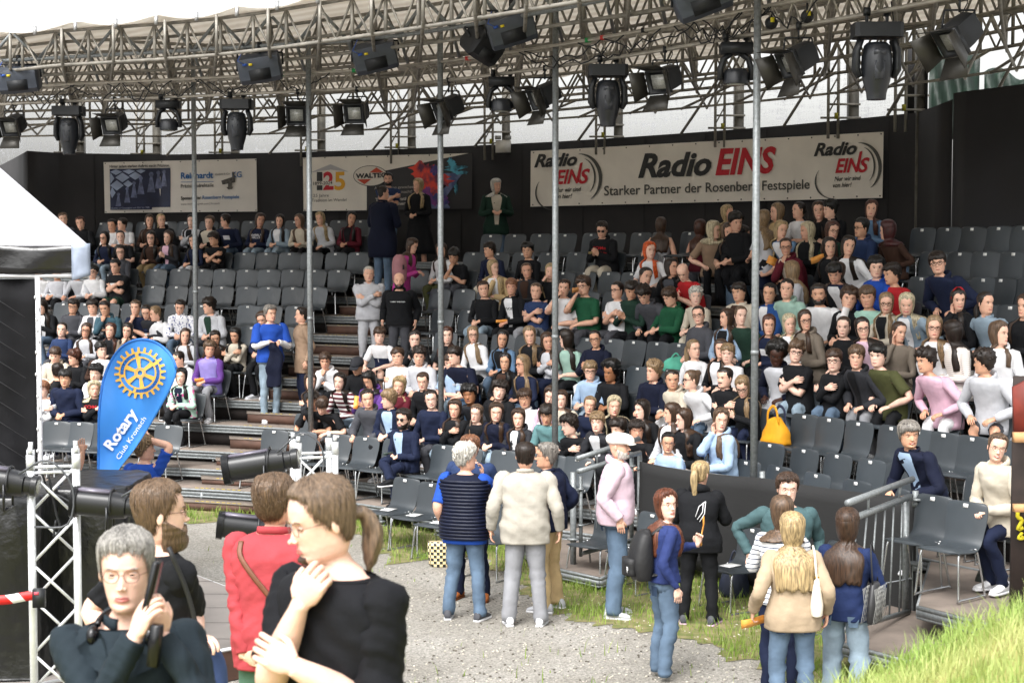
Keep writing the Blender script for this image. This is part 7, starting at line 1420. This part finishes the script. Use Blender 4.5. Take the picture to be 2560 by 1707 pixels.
MB().tube((px_, 0, 0.31), (px_, 0, zb), .026, 12).obj('pole', TP, r); MB().tube((-3.6, 0, zb), (c1[0] - .02, 0, zb), .02, 10).tube((c1[0] - .02, 0, zb), (c1[0] - 1.17, 3.2, zb), .02, 8).obj('eave_tube', TP, r)
mb = MB()
for i in range(26): z = .6 + i * (zb - .7) / 26; mb.ell((px_ + .02 * math.sin(i * 9.), -.03, z), (.012, .02, .02), n=6, k=4)
mb.obj('cord_knot', mat('white_cord', 'd0d0d0', .5), r)
NET = mat('black_net_sheet', '161618', .8, 0, .6, 2.2, .5, 6, spec=.2)
R9 = np.array([[(x, .03 + .03 * math.sin(x * 14 + z) , z) for x in np.linspace(-3.6, px_ - .03, 60)] for z in np.linspace(.35, zb - .03, 14)]); o_ = MB().loft(R9, closed=False).obj('side_sheet', NET, r); s_ = o_.modifiers.new('t', 'SOLIDIFY'); s_.thickness = .006
# ================================================================ FLAG
Df = 16.6; base = PD(252, 1215, Df); r = empty('club_flag', base, 'blue teardrop flag with golden cogwheel emblem and white lettering', 'flag'); L = base
FB = mat('flag_blue', '3c86d8', .6, 0, .05, 3, .15, 4)
out = [(245, 1214), (246, 1130), (247, 1050), (252, 985), (263, 935), (285, 890), (312, 862), (345, 849), (378, 852), (408, 868), (430, 893), (441, 922), (436, 950), (420, 985), (395, 1030), (365, 1080), (335, 1125), (300, 1170), (270, 1214)]
def FP(x, y, off=0): return PD(x, y, Df - off + .04 * math.sin(x * .05) + .03 * math.sin(y * .03 + x * .02)) - L
left = cr(np.array(out[:9], float), 4); right = cr(np.array(out[8:][::-1], float), 4); n9 = 34; tl = np.linspace(0, 1, n9)
def samp(P_, ys): o_ = np.argsort(P_[:, 1]); return np.interp(ys, P_[o_, 1], P_[o_, 0])
ys = np.concatenate([np.linspace(850.5, 875, 8), np.linspace(880, 1213, 34)]); lx, rx_ = samp(left, ys), samp(right, ys)
R9 = np.array([[FP(a_ * (1 - u) + b_ * u, y) for u in np.linspace(0, 1, 26)] for y, a_, b_ in zip(ys, lx, rx_)]); o_ = MB().loft(R9, closed=False).obj('flag_cloth', FB, r); s_ = o_.modifiers.new('t', 'SOLIDIFY'); s_.thickness = .004
MB().path(np.array([FP(x, y) for x, y in cr(np.array([(244, 1290)] + out[:12], float), 3)]), .014, 8).obj('flag_pole', mat('flag_sleeve', '2a6fc4', .5), r)
GOLD = mat('flag_gold', 'd9a94a', .6, 0, .04)
def fpoly(name, polys, m, off, par=None):
    mb = MB()
    for Q in polys:
        Q = np.array([FP(x, y, off) for x, y in Q]); c = Q.mean(0); n_ = len(Q); mb.add(np.vstack([Q, c]), None, [(n_, i, (i + 1) % n_) for i in range(n_)])
    return mb.obj(name, m, par or r, smooth=False)
cx, cy = 350, 932
def pol(rr_, t): return (cx + rr_ * math.cos(t), cy - rr_ * math.sin(t))
def ringp(r0, r1, t0=0, t1=2 * math.pi, k=48): return [[pol(r0, t0 + (t1 - t0) * i / k), pol(r1, t0 + (t1 - t0) * i / k), pol(r1, t0 + (t1 - t0) * (i + 1) / k), pol(r0, t0 + (t1 - t0) * (i + 1) / k)] for i in range(k)]
cog = [[pol(51, t - .075), pol(64.5, t - .04), pol(64.5, t + .04), pol(51, t + .075)] for t in np.arange(24) * 2 * math.pi / 24 + .06]
em = empty('x', (0, 0, 0)); bpy.data.objects.remove(em)
wheel = fpoly('cogwheel', ringp(37, 41) + ringp(49.5, 53) + cog + ringp(6, 14) + [[pol(12, t - .3), pol(38, t - .15), pol(38, t + .15), pol(12, t + .3)] for t in np.arange(6) * math.pi / 3 + 1.7] + [b_ for t in (1.75, .55, -1.85, -2.98) for b_ in ringp(40, 51, t - .09, t + .09, 3)], GOLD, .03)
fpoly('lettering', ringp(10.5, 11.2), mat('flag_dark_blue', '1d4f9c', .6, 0, 0), .036)
def ftext(s, x0, y0, x1, y1, h, m, bold=.02, arc_=None, name='lettering'):
    me = textmesh(s, 0, bold); n_ = len(me.vertices); co = np.empty(n_ * 3); me.vertices.foreach_get('co', co); co = co.reshape(-1, 3); w_ = co[:, 0].max(); V9 = []
    for x, y, _ in co:
        if arc_: rr_, ta, tb = arc_; t = ta + (tb - ta) * x / w_; q = rr_ + (y / .7 * h if tb < ta else -y / .7 * h); X, Y = pol(q, t)
        else: d = np.array([x1 - x0, y1 - y0]); dn = d / np.linalg.norm(d); nn = np.array([dn[1], -dn[0]]); X, Y = np.array([x0, y0]) + d * x / w_ + nn * y / .7 * h
        V9.append(FP(X, Y, .034))
    me.vertices.foreach_set('co', np.array(V9).ravel()); me.materials.clear(); me.materials.append(m); me.update(); link(name, me, r)
DBF = mat('flag_dark_blue', '1d4f9c', .6, 0, 0); WF = mat('flag_white', 'e6e8ec', .6, 0, 0)
ftext('ROTARY', 0, 0, 0, 0, 7, DBF, arc_=(41.5, math.pi * 1.03, math.pi * .62)); ftext('INTERNATIONAL', 0, 0, 0, 0, 7, DBF, arc_=(49, -math.pi * .58, .1 * math.pi + .15))
fpoly('blue_band', ringp(41.2, 49.3, .75, 1.5, 16) + ringp(41.2, 49.3, 3.45, 4.3, 16), FB, .035)
ftext('Rotary', 279, 1128, 345, 1032, 27, WF, .035); ftext('Club Kronach', 298, 1150, 366, 1046, 12, WF, .0)
# ================================================================ TRUSS TOWERS AND PROFILE LAMPS
def tower(label, xs4, ytop, D, zb, side=.29):
    c = PD(sum(xs4) / 2, ytop, D); r = empty('truss_tower', (c[0], c[1], zb), label, 'truss', 'truss towers'); H = c[2] - zb; h = side / 2; pts = [(-h, -h), (h, -h), (h, h), (-h, h)]; rot = .28
    pts = [(a_ * math.cos(rot) - b_ * math.sin(rot), a_ * math.sin(rot) + b_ * math.cos(rot)) for a_, b_ in pts]
    for a_, b_ in pts: MB().tube((a_, b_, 0), (a_, b_, H), .025, 12).tube((a_, b_, H), (a_, b_, H + .05), .016, 10).tube((a_, b_, H - .1), (a_, b_, H - .0), .028, 12).obj('chord', ALU, r)
    mb = MB()
    for i in range(4):
        p, q = pts[i], pts[(i + 1) % 4]; mb.tube((*p, H - .12), (*q, H - .12), .011, 8); k = 0; z = H - .12
        while z > .3: mb.tube((*p, z), (*q, z - .3), .010, 8); mb.tube((*q, z - .3), (*p, z - .6), .010, 8); z -= .6
    mb.obj('bracing', ALU, r); return r
t1 = tower('white aluminium truss tower in the left foreground wrapped with red and white tape', (74, 192), 1128, 10.6, .3)
t2 = tower('white aluminium truss tower behind the man in black T-shirt', (734, 835), 1100, 12.6, 0)
PB = mat('profile_lamp_black', '1a1b1e', .35, 0, .1, 8)
def profile(label, x, y, D, L_=.62, yaw=0, tilt=8, rad=.085, flip=1):
    c = PD(x, y, D); r = empty('stage_spotlight', c, label, 'lamp', 'long black spotlights', R_(yaw)); T = R_(tilt)
    def ax(u, v=0, w_=0): return np.array([u * math.cos(T) * flip, v, u * math.sin(T) + w_])
    st_ = [(-.5, .06), (-.49, .105), (-.42, .11), (-.41, .098), (.02, .098), (.03, .105), (.06, .1), (.22, .088), (.23, .07), (.3, .065), (.31, .078), (.38, .08), (.385, .06)]
    P9 = np.array([ax(u * L_) for u, _ in st_]); rd = np.array([[w_, w_] for _, w_ in st_]) * rad / .098
    MB().loft(rings(cr(P9, 1), rd, 20, up=(0, 1, 0), pw=2.6)).obj('housing', PB, r, angle=35)
    mb = MB()
    for k in range(9): u = -.49 + k * .009; mb.loft(rings(np.array([ax(u * L_), ax((u + .004) * L_)]), np.full((2, 2), rad * 1.2), 16, up=(0, 1, 0), pw=3))
    mb.obj('cooling_fins', PB, r); MB().box(ax(-.2 * L_, 0, rad * 1.02), (L_ * .46, .1, .02), rot=rotm(0, 0, -T * flip)).obj('top_ridge', mat('lilac_grey_sheen', '6a6672', .3, .2, .1), r, smooth=False)
    MB().loft(rings(np.array([ax(.37 * L_), ax(.392 * L_)]), np.full((2, 2), rad * .55), 14, up=(0, 1, 0))).obj('lens', GLASS, r)
    mb = MB(); th = np.linspace(-.4, 3.5, 12); mb.path(np.array([ax(.04 * L_, rad * 1.25 * math.cos(t), rad * 1.25 * math.sin(t)) for t in th]), .008, 6)
    for s_ in (-1, 1): mb.tube(ax(.0, s_ * rad * 1.1), ax(0, s_ * rad * 1.1, -rad * 2), .01, 6)
    mb.tube(ax(0, -rad * 1.1, -rad * 2), ax(0, rad * 1.1, -rad * 2), .01, 6); mb.obj('yoke', PB, r)
    MB().path(cr(np.array([ax(.1, -.09, .08), ax(.3, -.12, .2), ax(.45, -.1, .05), ax(.42, -.1, -.2), ax(.2, -.1, -.25)]), 4), .007, 6).obj('cable', mat('grey_cable', '4a4c50', .5), r)
profile('long black spotlight on the second tower pointing right', 665, 1158, 12.2, .66, 0, 9, .098)
profile('black spotlight below the long one, half behind the red jacket man', 640, 1322, 12.2, .6, 8, -8, .09)
profile('black spotlight on the left tower pointing right', 275, 1262, 10.4, .5, 0, -6, .085)
profile('black spotlight cut by the left picture edge', 20, 1205, 10.4, .52, 0, -8, .085)
# barrier tape and control box on the left tower
TAPE = striped('red_white_tape', 'c02020', 'e0e0e0', 'DIAGONAL', 3.2, .5, .5); p0 = PD(-60, 1506, 10.3); p1 = PD(92, 1488, 10.3); d9 = p1 - p0; up9 = np.array([0, 0, .031])
o_ = MB().loft(np.array([[p - up9, p + up9, p + up9 + [0, .004, 0], p - up9 + [0, .004, 0]] for p in [p0 * (1 - t) + p1 * t + [0, 0, .004 * math.sin(t * 9)] for t in np.linspace(0, 1, 12)]])).obj('barrier_tape', TAPE, smooth=False); tag(o_, 'red and white striped barrier tape at the left picture edge', 'tape')
p = PD(98, 1494, 10.25); r = empty('tape_box', p, 'small black box holding the barrier tape on the left tower', 'box'); MB().box((0, 0, 0), (.075, .05, .12)).obj('box', BLACKP, r, smooth=False); MB().box((-.01, -.027, .035), (.03, .003, .02)).obj('sticker', mat('pink_sticker', 'd05060', .6), r, smooth=False)
for i, (pts9, l9) in enumerate([([(-20, 1190), (40, 1185), (100, 1180), (120, 1230), (150, 1240), (200, 1270)], 'black cable looping between the left edge and the left tower'), ([(140, 1300), (135, 1340), (150, 1320), (140, 1280), (120, 1180)], 'black cable bunch inside the left tower')]):
    P9 = cr(np.array([PD(x, y, 10.5) for x, y in pts9]), 5); o_ = MB().path(P9 - P9[0], .008, 6).obj('cable', BLACKP, loc=P9[0]); tag(o_, l9, 'cable')
# tarp covered desk behind the left tower
TARP = mat('black_tarp', '121315', .28, 0, .15, 3, .7, 7, spec=.6)
zt9 = PD(0, 1218, 13.6)[2]
def tarp(label, x0, x1, ytop, ybot, D, dep):
    a_, b_ = PD(x0, ytop, D), PD(x1, ytop, D); zb_ = .305; c = (a_ + b_) / 2; r = empty('covered_desk', (c[0], c[1], zb_), label, 'desk'); w_ = (b_[0] - a_[0]) / 2; H = a_[2] - zb_; Rr = []
    for z, e in ((0, .03), (.1, .02), (H * .5, .01), (H * .9, 0), (H, -.01), (H + .012, -.05)):
        ring = []
        for t in np.linspace(0, 2 * math.pi, 96, endpoint=False): ring.append(((w_ + e) * np.sign(math.cos(t)) * abs(math.cos(t)) ** .35, dep / 2 + (dep / 2 + e) * np.sign(math.sin(t)) * abs(math.sin(t)) ** .35, z))
        Rr.append(ring)
    Rr = cr(np.array(Rr).reshape(6, -1), 5).reshape(-1, 96, 3); cc = np.array([0, dep / 2, 0]); d = (Rr - cc) * [1, 1, 0]; d /= np.linalg.norm(d, axis=-1)[..., None] + 1e-6; Rr = Rr + d * (wob(Rr * [1, 1, .35], .025, 13, 4))[..., None]; Rr[..., 2] += wob(Rr, .01, 9, 6) * (Rr[..., 2] > H * .8)
    MB().loft(Rr).obj('tarp_cover', TARP, r); return r
tarp('desk covered with crumpled black tarp behind the left tower', 60, 312, 1228, 1500, 13.2, 1.2); tarp('black tarp covered block at the left picture edge', -200, 92, 1250, 1540, 12.6, 1.0)
c9 = PD(322, 1300, 13.6); r = empty('white_panel', (c9[0], c9[1], .3), 'narrow white panel standing at the right end of the covered desk', 'panel'); MB().box((0, 0, (PD(0, 1225, 13.6)[2] - .3) / 2), (.035, .3, PD(0, 1225, 13.6)[2] - .3)).obj('panel', mat('white_board', 'c8c8cc', .5), r, smooth=False)
# ================================================================ SMALL THINGS
def yellow_bag():
    D = DR(3, 1940); c = PD(1940, 1095, D - .1); r = empty('shopping_bag', (c[0], c[1], FLOOR[3] + .46), 'big mustard yellow cloth bag on a chair right of the thick pole', 'bag', None, row_face(3, 1940)); m = mat('mustard_canvas', 'c98a10', .8, 0, .1, 6, .3, 10)
    Rr = np.array([[(w_ * np.sign(math.cos(t)) * abs(math.cos(t)) ** .6, d_ * math.sin(t), z) for t in np.arange(24) * math.pi / 12] for z, w_, d_ in ((0, .17, .10), (.02, .21, .13), (.12, .20, .12), (.22, .15, .08), (.3, .09, .05), (.33, .06, .03))]); Rr = cr(Rr.reshape(6, -1), 3).reshape(-1, 24, 3); Rr += wob(Rr, .012, 14, 2)[..., None]
    MB().loft(Rr).obj('bag_body', m, r)
    for s_ in (-1, 1): MB().loft(rings(cr(np.array([(-.10, s_ * .05, .24), (-.08, s_ * .06, .40), (0, s_ * .05, .46), (.08, s_ * .06, .38), (.10, s_ * .05, .24)]), 4), np.full((17, 2), 1.) * [.02, .006], 6, up=(0, 1, 0))).obj('handle', m if s_ > 0 else mat('navy_lining', '1c2238', .8), r)
yellow_bag()
def soft(label, x, y, z, k, m, sz, name, cat, yaw=0):
    D = (DR(k, x)) if k is not None else None; c = PD(x, y, D - .15) if k is not None else PZ(x, y, z); r = empty(name, (c[0], c[1], z), label, cat, None, yaw); Rr = np.array([[(w_ * sz[0] * math.cos(t), w_ * sz[1] * math.sin(t), h_ * sz[2]) for t in np.arange(20) * math.pi / 10] for h_, w_ in ((0, .8), (.05, 1), (.4, 1), (.75, .75), (.95, .4), (1, .15))]); Rr = cr(Rr.reshape(6, -1), 3).reshape(-1, 20, 3); Rr += wob(Rr, min(sz) * .12, 16, 3)[..., None]; MB().loft(Rr).obj('bag_body', m, r)
    MB().path(cr(np.array([(-sz[0] * .4, 0, sz[2] * .8), (0, 0, sz[2] * 1.25), (sz[0] * .4, 0, sz[2] * .8)]), 4), .012, 6).obj('handle', m, r)
soft('dark green crumpled bag beside the feet of the blonde woman in cream', 2478, 1420, FLOOR[1] + .0, 1, mat('dark_green_nylon', '20261f', .6, 0, .2, 6, .4, 12), (.16, .13, .32), 'crumpled_bag', 'bag')
soft('green school bag on an empty chair left of the ponytail girl in white', 1690, 888, FLOOR[5] + .46, 5, mat('green_canvas', '4d9b84', .8, 0, .15, 8, .3, 12), (.2, .13, .2), 'school_bag', 'bag')
soft('pale beige bag on the lap of the girl with smooth brown hair', 1708, 1128, FLOOR[1] + .55, 1, mat('pale_bag', 'c8b8b0', .7, 0, .25, 20), (.12, .1, .16), 'hand_bag', 'bag')
soft('bright blue cloth bundle on the lap of the girl in pale blue hoodie', 1768, 1150, FLOOR[1] + .55, 1, mat('blue_cloth', '2a62c8', .8, 0, .15, 8, .3, 12), (.16, .12, .14), 'cloth_bundle', 'cloth')
soft('dark rucksack standing under the chair beside the teal sweater boy', 1835, 1490, .005, None, mat('navy_nylon', '1a2030', .6, 0, .2, 6, .4, 12), (.16, .13, .4), 'rucksack', 'bag')
# checkered carrier bag
c = PZ(1100, 1415, 0); r = empty('carrier_bag', c, 'black and yellow checkered carrier bag under the chair behind the quilted vest man', 'bag'); ck = bpy.data.materials.new('checker'); ck.use_nodes = True; n = ck.node_tree; cq = n.nodes.new('ShaderNodeTexChecker'); cq.inputs['Scale'].default_value = 28; cq.inputs[1].default_value = (.015, .015, .015, 1); cq.inputs[2].default_value = (.75, .62, .35, 1); tc = n.nodes.new('ShaderNodeTexCoord'); n.links.new(tc.outputs['Object'], cq.inputs[0]); n.links.new(cq.outputs[0], n.nodes['Principled BSDF'].inputs[0])
MB().loft(np.array([[(w_ * math.cos(t), .07 * math.sin(t), z) for t in np.arange(20) * math.pi / 10] for z, w_ in ((0, .11), (.02, .13), (.25, .15), (.3, .14))])).obj('bag_body', ck, r)
LEAF_P = [(2173, 'x')]
def at_person(xy, off_, fn):
    for P9 in PEOPLE:
        if P9['xy'] == xy: return fn(P9['_api'])
for xy, s9, off9, d9, sz9, l9, m9 in [((2172, 717), 0, (0, .02, .16), (.3, 0, 1), (.09, .2), 'red and white folded paper held by the boy in mint T-shirt', mat('red_white_paper', 'd8d4d4', .6, 0, 0, 5, col2='c8503c', sharp=(.6, .62))), ((520, 853), 0, (-.05, .06, .03), (1, .2, 0), (.06, .15), 'orange paper in the lap of the boy in lilac jacket', ORA),
    ((924, 930), 0, (-.03, .08, .08), (.1, .3, 1), (.07, .2), 'orange leaflet in front of the girl in purple hoodie', ORA), ((1284, 698), 0, (-.06, .06, .02), (1, 0, 0), (.05, .2), 'orange tube on the lap of the ginger blond boy', ORA), ((1962, 554), 0, (0, .06, .08), (.5, 0, 1), (.14, .12), 'orange leaflet of the wavy blonde girl in denim', ORA),
    ((2079, 555), 0, (0, .08, .06), (1, 0, .3), (.1, .2), 'orange leaflet of the auburn girl in dark green sweater', ORA), ((2226, 553), 0, (.0, .06, .04), (1, 0, .3), (.1, .12), 'orange leaflet of the dark red haired woman', ORA), ((1008, 1024), 0, (-.03, .1, .05), (1, .4, 0), (.03, .14), 'grey green phone in the hand of the man in navy suit', mat('phone_green', '3c4a44', .3)), ((1511, 556), 0, (-.03, .08, .03), (1, .2, 0), (.04, .13), 'yellowish phone of the man in black hoodie', mat('phone_tan', '8a7a50', .4)), ((1463, 694), 0, (-.06, .05, .1), (1, 0, 0), (.08, .1), 'bread roll held by the boy in green T-shirt', mat('bread', 'b07a48', .8, 0, .3, 20))]:
    def mk(api):
        sx, S0, E, W, fd, pn, cu = api['arms'][0]; return leaflet(world(api, W + np.array(off9)), d9, sz9, l9, m9, n_=(0, 1, .4), name='leaflet' if m9 is ORA else ('phone' if 'phone' in l9 else ('paper' if 'paper' in l9 else 'bread_roll')))
    at_person(xy, None, mk)
# jacket held by the man in blue polo
c = PD(686, 918, 25.65); o_ = MB(); Rr = np.array([[(w_ * math.cos(t) + .02 * math.sin(z * 7), .05 * math.sin(t) + .012 * math.sin(3 * t), z) for t in np.arange(20) * math.pi / 10] for z, w_ in ((-.42, .08), (-.4, .11), (-.1, .13), (.2, .12), (.4, .09), (.5, .05), (.56, .04))]); Rr = cr(Rr.reshape(7, -1), 3).reshape(-1, 20, 3); Rr += wob(Rr * [1, 1, .3], .022, 18, 5)[..., None]; Rr[..., 2] *= .72
o_ = o_.loft(Rr).obj('jacket', cloth('dnavy'), loc=c); tag(o_, 'dark jacket hanging from the hands of the man in blue polo', 'jacket')
p9 = PD(1012, 668, 27.6); r = empty('backpack', p9, 'dusty pink backpack on the girl in bright pink shirt', 'backpack', None, 0); mm = mat('dusty_pink_nylon', '9a6a70', .7, 0, .15, 8, .3, 14)
MB().loft(cr(np.array([[(w_ * math.cos(t) - .1, .1 + .15 * math.sin(t) * w_ / .14, z) for t in np.arange(16) * math.pi / 8] for z, w_ in ((-.24, .08), (-.22, .12), (0, .13), (.15, .11), (.22, .05))]).reshape(5, -1), 3).reshape(-1, 16, 3)).obj('bag_body', mm, r); MB().box((-.02, -.06, .0), (.03, .02, .08)).obj('keyring', mat('black_tag', '1a1a1a', .6), r, smooth=False)
# ================================================================ GRASSY BANK UNDER THE CAMERA
def hz(X, Y):
    zr = np.interp(X, [1.0, 1.53, 1.92, 3.2], [1.86, 2.08, 2.29, 2.55]); t = np.clip((X - .15) / .75, 0, 1); t = t * t * (3 - 2 * t); h = 1.18 + (zr - 1.18) * t
    fall = np.interp(Y, [0, 5.9, 6.4, 7.0, 8.2, 9.4], [1, 1, .97, .82, .6, 0]); low = np.interp(Y, [0, 4.8, 6.5, 8.0, 9.6], [1.24, 1.24, 1.05, .83, 0]); return np.maximum(h * fall * t, low) * (Y < 9.7) + wob(np.stack([X, Y, 0 * X], -1), .02, 3, 4) * (Y < 9.2)
gx, gy = np.meshgrid(np.linspace(-7, 7, 90), np.linspace(-3, 9.7, 80)); gz = hz(gx, gy); gz[-1] = -.05
BANK = mat('bank_grass_soil', '6f7a35', .95, 0, .4, 5, .3, 40, col2='a39a62')
o_ = MB().loft(np.stack([gx, gy, gz], -1), closed=False).obj('grass_bank', BANK); tag(o_, kind='structure')
rr = np.random.RandomState(12); n9 = 26000; X = rr.uniform(.75, 2.9, n9); Y = 2.8 + 3.7 * rr.rand(n9) ** .75; Z = hz(X, Y)
G1 = mat('bank_blade', '7c9848', .55, 0, .3, 2.5, col2='a5ab6c', spec=.3)
tag(blades('long_grass', np.stack([X, Y, Z], 1), .03, .12, .0022, G1, 4, bend=.6), 'long bright yellow green grass on the near bank at the lower right', 'grass')
# ================================================================ FOREGROUND PEOPLE
def fg(x, y, D, floor, label, bya, hya, arms_, lf=2, **kw):
    p = PD(x, y, D); yaw = math.pi + R_(bya); root = np.array([p[0], p[1]]) - math.sin(R_(lf)) * .6 * np.array([-math.sin(yaw), math.cos(yaw)]); c, s = math.cos(-yaw), math.sin(-yaw)
    def Lc(px, py, dd): q = PD(px, py, D + dd) - np.array([root[0], root[1], floor]); return np.array([c * q[0] - s * q[1], s * q[0] + c * q[1], q[2]])
    def Lv(v): return np.array([c * v[0] - s * v[1], s * v[0] + c * v[1], v[2]])
    arm = {}
    for sx, (wr, ft, pn, cu, pole) in arms_.items(): W = Lc(*wr); arm[sx] = [W, Lc(*ft) - W, Lv(pn), cu, Lv(pole)]
    return S(x, y, D, floor, label, bya=bya, hya=hya, lf=lf, arm=arm, lod=2, group='people in the foreground', **kw)
FGW = fg(316, 1328, 4.75, 1.2, 'grey haired woman with glasses and dark jacket holding a phone beside her face, nearest left', 8, 4,
   {1: ((338, 1590, -.22), (374, 1500, -.24), (.7, .6, .1), .55, (-.5, -.1, -1)), -1: ((404, 1585, -.16), (388, 1500, -.22), (-.6, .7, 0), .75, (.6, 0, -1))}, sex='f', hair='short', hc='86837e', skin='p', top='shirt', tc='20292f', lc='navy', fl='g,g2,btn', hs=1.0, hp=2, hv=1.1, hem=-.3, collar=.96)
P9 = FGW['_api']; DK = mat('phone_black', '121316', .2, 0, .05)
def slab9(name, label, x, y, D, sz, rot, cat, m=DK):
    c = PD(x, y, D); o = MB().loft(np.array([[(a_ * sz[0] / 2 * k_, b_ * sz[1] / 2, z * sz[2] / 2) for a_, b_ in ((-1, -1), (1, -1), (1, 1), (-1, 1))] for z, k_ in ((-1, .8), (-.94, 1), (.94, 1), (1, .8))])).obj(name, m, loc=c, smooth=False); o.rotation_euler = rot; return tag(o, label, cat)
slab9('mobile_phone', 'long black phone held against the cheek of the grey haired woman', 379, 1475, 4.56, (.018, .075, .17), (R_(-6), R_(12), 0), 'phone')
slab9('hand_radio', 'black hand radio below the hands of the grey haired woman', 388, 1612, 4.5, (.034, .03, .12), (0, R_(6), 0), 'radio')
c9 = PD(316, 1575, 4.72); ro = MB(); th = np.linspace(-.2, math.pi + .2, 24); ro.path(np.array([(.078 * math.cos(t), -.07 * math.sin(t) * -1, -.0 + .03 * math.sin(t)) for t in th]), .010, 10)
for s_ in (-1, 1): ro.ell((s_ * .085, -.035, -.035), (.02, .03, .034), n=16, k=10)
o_ = ro.obj('headphones', DK, loc=c9 + np.array([.0, -.02, .03])); tag(o_, 'black headphones hanging round the neck of the grey haired woman', 'headphones')
FGM = fg(838, 1188, 4.5, 1.22, 'man with brown ponytail, glasses and black V neck T-shirt resting his chin on his hand', -42, -66,
   {1: ((750, 1512, -.15), (792, 1440, -.17), (.5, .6, .5), 1.0, (-.3, -.2, -1)), -1: ((740, 1668, -.20), (690, 1640, -.2), (0, 1, -.3), .6, (.7, .2, -1))}, hair='pony', pz=.40, pl=.17, hc='665545', skin='p', top='tee', tc='15161a', lc='blk', fl='g,g2,vn', hs=.95, hp=16, hv=1.0, collar=.955, hem=-.3)
a = FGM['_api']
def goatee(api, m):
    b_ = MB(); A3, T3 = np.meshgrid(angs(90, .45), np.linspace(-.02, .3, 40)); ph = np.degrees(abs((A3 - math.pi / 2 + math.pi) % (2 * math.pi) - math.pi)); Q = head_pt(A3, T3, 0, 1); mk = ((ph < 24) * np.clip((.13 - T3) / .03, 0, 1)); d = Q * [1, 1, 0]; d /= np.linalg.norm(d, axis=-1)[..., None] + 1e-9; Q = Q + d * (mk * .006 * (1 + wob(Q, .5, 160, 2)) - .008 * (mk < .3))[..., None]; b_.loft(api['toH'](Q), 0); b_.obj('beard', m, api['root'])
goatee(a, hairmat('br', 2))
FGR = fg(684, 1192, 8.0, .83, 'man in coral red overshirt with brown strap seen from behind, near the second tower', 172, 150,
   {-1: ((612, 1660, -.12), (690, 1690, -.25), (0, 1, 0), .4, (-.8, .3, -.6)), 1: ((790, 1640, .2), (780, 1690, .2), (0, 1, 0), .4, (.8, .3, -.6))}, hair='wavy', hc='5c4a3a', skin='f', top='shirt', tc='a04046', lc='4c6a5a', fl='', hs=1.0, hv=1.1, hem=-.34)
a = FGR['_api']; mb = MB(); Q9 = np.array([a['TS'](aa, s_, .03) for aa, s_ in ((-2.35, .93), (-2.1, .8), (-1.8, .62), (-1.5, .42), (-1.2, .22), (-.9, .0), (-.6, -.15))]); mb.loft(rings(cr(Q9, 5), np.full((31, 2), 1.) * [.014, .003], 6, up=(0, -1, 0))); mb.obj('shoulder_strap', mat('brown_leather', '6b4230', .55, 0, .15, 20), a['root'])
FGB = fg(392, 1208, 6.6, 1.0, 'man with full beard and black T-shirt behind the grey haired woman, looking right', 128, 112,
   {1: ((488, 1592, -.22), (520, 1600, -.3), (0, 0, -1), .6, (.1, .8, -1)), -1: ((330, 1600, .0), (340, 1650, -.1), (0, 1, 0), .4, (-1, 0, -1))}, hair='crop', hc='5c4a39', skin='p', top='tee', tc='17181b', lc='navy', fl='bd,g', hs=1.04, hv=1.15, beard=.015, bl=2.2, hem=-.3)
a = FGB['_api']; c9 = PD(506, 1668, 6.4); r = empty('shoulder_bag', c9, 'blue cloth bag hanging at the hip of the bearded man', 'bag'); MB().loft(cr(np.array([[(w_ * math.cos(t), .05 * math.sin(t), z) for t in np.arange(18) * math.pi / 9] for z, w_ in ((-.18, .07), (-.16, .1), (0, .1), (.08, .07))]).reshape(4, -1), 3).reshape(-1, 18, 3)).obj('bag_body', mat('blue_bag_cloth', '2f3f66', .8, 0, .15, 9, .3, 14), r)
MB().path(cr(np.array([(0, 0, .06), (-.05, -.02, .3), (-.12, -.05, .5)]), 4), .010, 8).obj('strap', mat('black_strap', '1c1c1e', .6), r)
